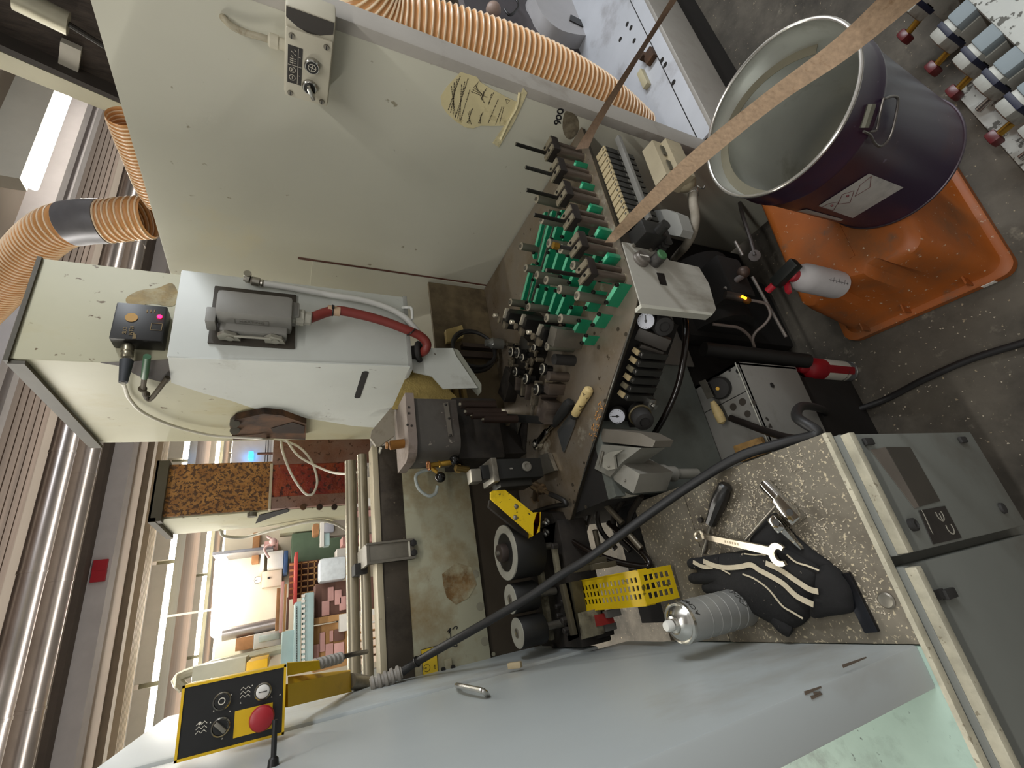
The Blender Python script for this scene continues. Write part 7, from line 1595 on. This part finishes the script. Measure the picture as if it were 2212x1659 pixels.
# overhead hose with Y piece
XH = 1.32
hy = [pX(325, 470, XH), pX(285, 472, XH), pX(235, 478, XH), pX(180, 480, XH), pX(120, 495, XH), pX(60, 545, XH), pX(5, 620, XH), pX(-60, 690, XH)]
t = thing('overhead_hose', 'orange ribbed hose with a grey cuff curving up over the beige panel', 'hose', hy[0]); Q = corrugated(t, hy, .067, .018, wire=.003)
def near(p): return min(range(len(Q)), key=lambda i: (Q[i] - p).length)
i0, i1 = near(pX(228, 478, XH)), near(pX(150, 485, XH))
b = MB().tube(Q[min(i0, i1):max(i0, i1)], .071, n=32, raw=True); part('grey_cuff', b, M('cuff_grey', '#77767a', .4, metal=.35, var=.15, scale=8, dirt='#55545a', dirt_amt=.35, dirt_scale=8), t)
hb = [pX(345, 440, XH), pX(322, 405, XH), pX(300, 350, XH), pX(280, 300, XH), pX(262, 250, XH)]
t = thing('branch_hose', 'narrow orange ribbed hose running along the top edge of the beige panel', 'hose', hb[0]); corrugated(t, hb, .036, .012)
# clamp rack at the lower right
m_rackw = M('rack_white', '#c3c6c0', .5, var=.08, scale=5, speck='#5d5c55', speck_amt=.33, speck_scale=45)
m_rackbar = M('rack_bar', '#8b979c', .5, var=.07, dirt='#a9aba4', dirt_amt=.3, dirt_scale=8)
m_rackblk = M('rack_block', '#a8a8a0', .5, metal=.3, var=.15, scale=15, dirt='#6f6b60', dirt_amt=.33, dirt_scale=12)
m_rdark = M('rack_dark', '#3d332c', .7, var=.2)
m_knob = M('knob_maroon', '#5a1d20', .35, var=.1)
zk = .09
kc = pz(2140, 50, .20)
kx = [pz(1950, 88, zk), pz(2020, 148, zk), pz(2064, 202, zk), pz(2156, 296, zk)]
t = thing('rack_base', 'speckled white base plate of the clamp rack on the floor', 'base', (1.1, -.2, 0))
part('plate', MB().box((.40, -.30, 0), (kx[2].x + .05, .150, .03), .003), m_rackw, t); part('rear_cover_or_shade_sheet', MB().box((.40, -.62, .0), (1.75, kc.y, .20), .01), m_rackw, t)
part('dark_floor_shade', MB().box((.40, kc.y, .0), (1.75, .02, .06)), m_rdark, t)  # dark block standing for the shadowed floor under the clamps

xs = [kx[0].x, kx[1].x, kx[2].x, (kx[2].x + kx[3].x) / 2, kx[3].x, kx[3].x - .085]
YK = kx[2].y - .166
def make_unit(x, lab, knob, drop):
    t = thing('rack_clamp', lab, 'clamp', (x, YK, .04), 0, 'clamps of the rack on the floor')
    part('bar', MB().box((-.022, -.30, .125), (.022, .085, .155), .005), m_rackbar, t, local=True)
    part('block', MB().box((-.024, -.02, -.04), (.024, .10, .125), .004), m_rackblk, t, local=True)
    part('end_pad', MB().box((-.024, .082, .08), (.024, .128, .150), .010), m_rackblk, t, local=True)
    part('band', MB().box((-.025, .094, .079), (.025, .106, .152), .002), M('band_navy', '#1e2238', .5), t, local=True)
    part('stud', MB().cyl((0, .12, .07), (0, .155 - drop, .06), .009, n=14), m_brass if knob else m_steel, t, local=True)
    if knob:
        part('knob', MB().obox((0, .166 - drop, .055), (.032, .022, .036), (1, 0, 0), (0, 1, 0), .006), m_knob, t, local=True)
    return t
order = ['farthest', 'second farthest', 'third farthest', 'third nearest', 'second nearest', 'nearest']
for i, x in enumerate(xs): make_unit(x, '%s clamp with grey top bar in the row on the white rack base' % order[i], i != 3 and i != 5, 0)
# loose chips on the floor
b = MB(); rnd = random.Random(41)
for i in range(420):
    x, y = rnd.uniform(.1, .62), rnd.uniform(-.1, .9)
    if i % 4 == 0: x, y = rnd.uniform(.1, 1.6), rnd.uniform(-.2, .5)
    if (.5 < x < 1.18 and .2 < y < .68): continue
    a = rnd.random() * 6.3; l = rnd.uniform(.0015, .005); u = Vector((math.cos(a), math.sin(a), 0)); v = Vector((-u.y, u.x, 0)); w_ = rnd.uniform(.0008, .002); q = Vector((x, y, 0))
    b.prism([q - u * l / 2, q + u * l / 2, q + u * l * .3 + v * w_ * 2, q - u * l * .3 + v * w_ * 2], (0, 0, rnd.uniform(.0006, .002)))
solo('floor_chips', b, m_chip, 'pale wood chips scattered over the dark floor', 'wood chips', kind='stuff')
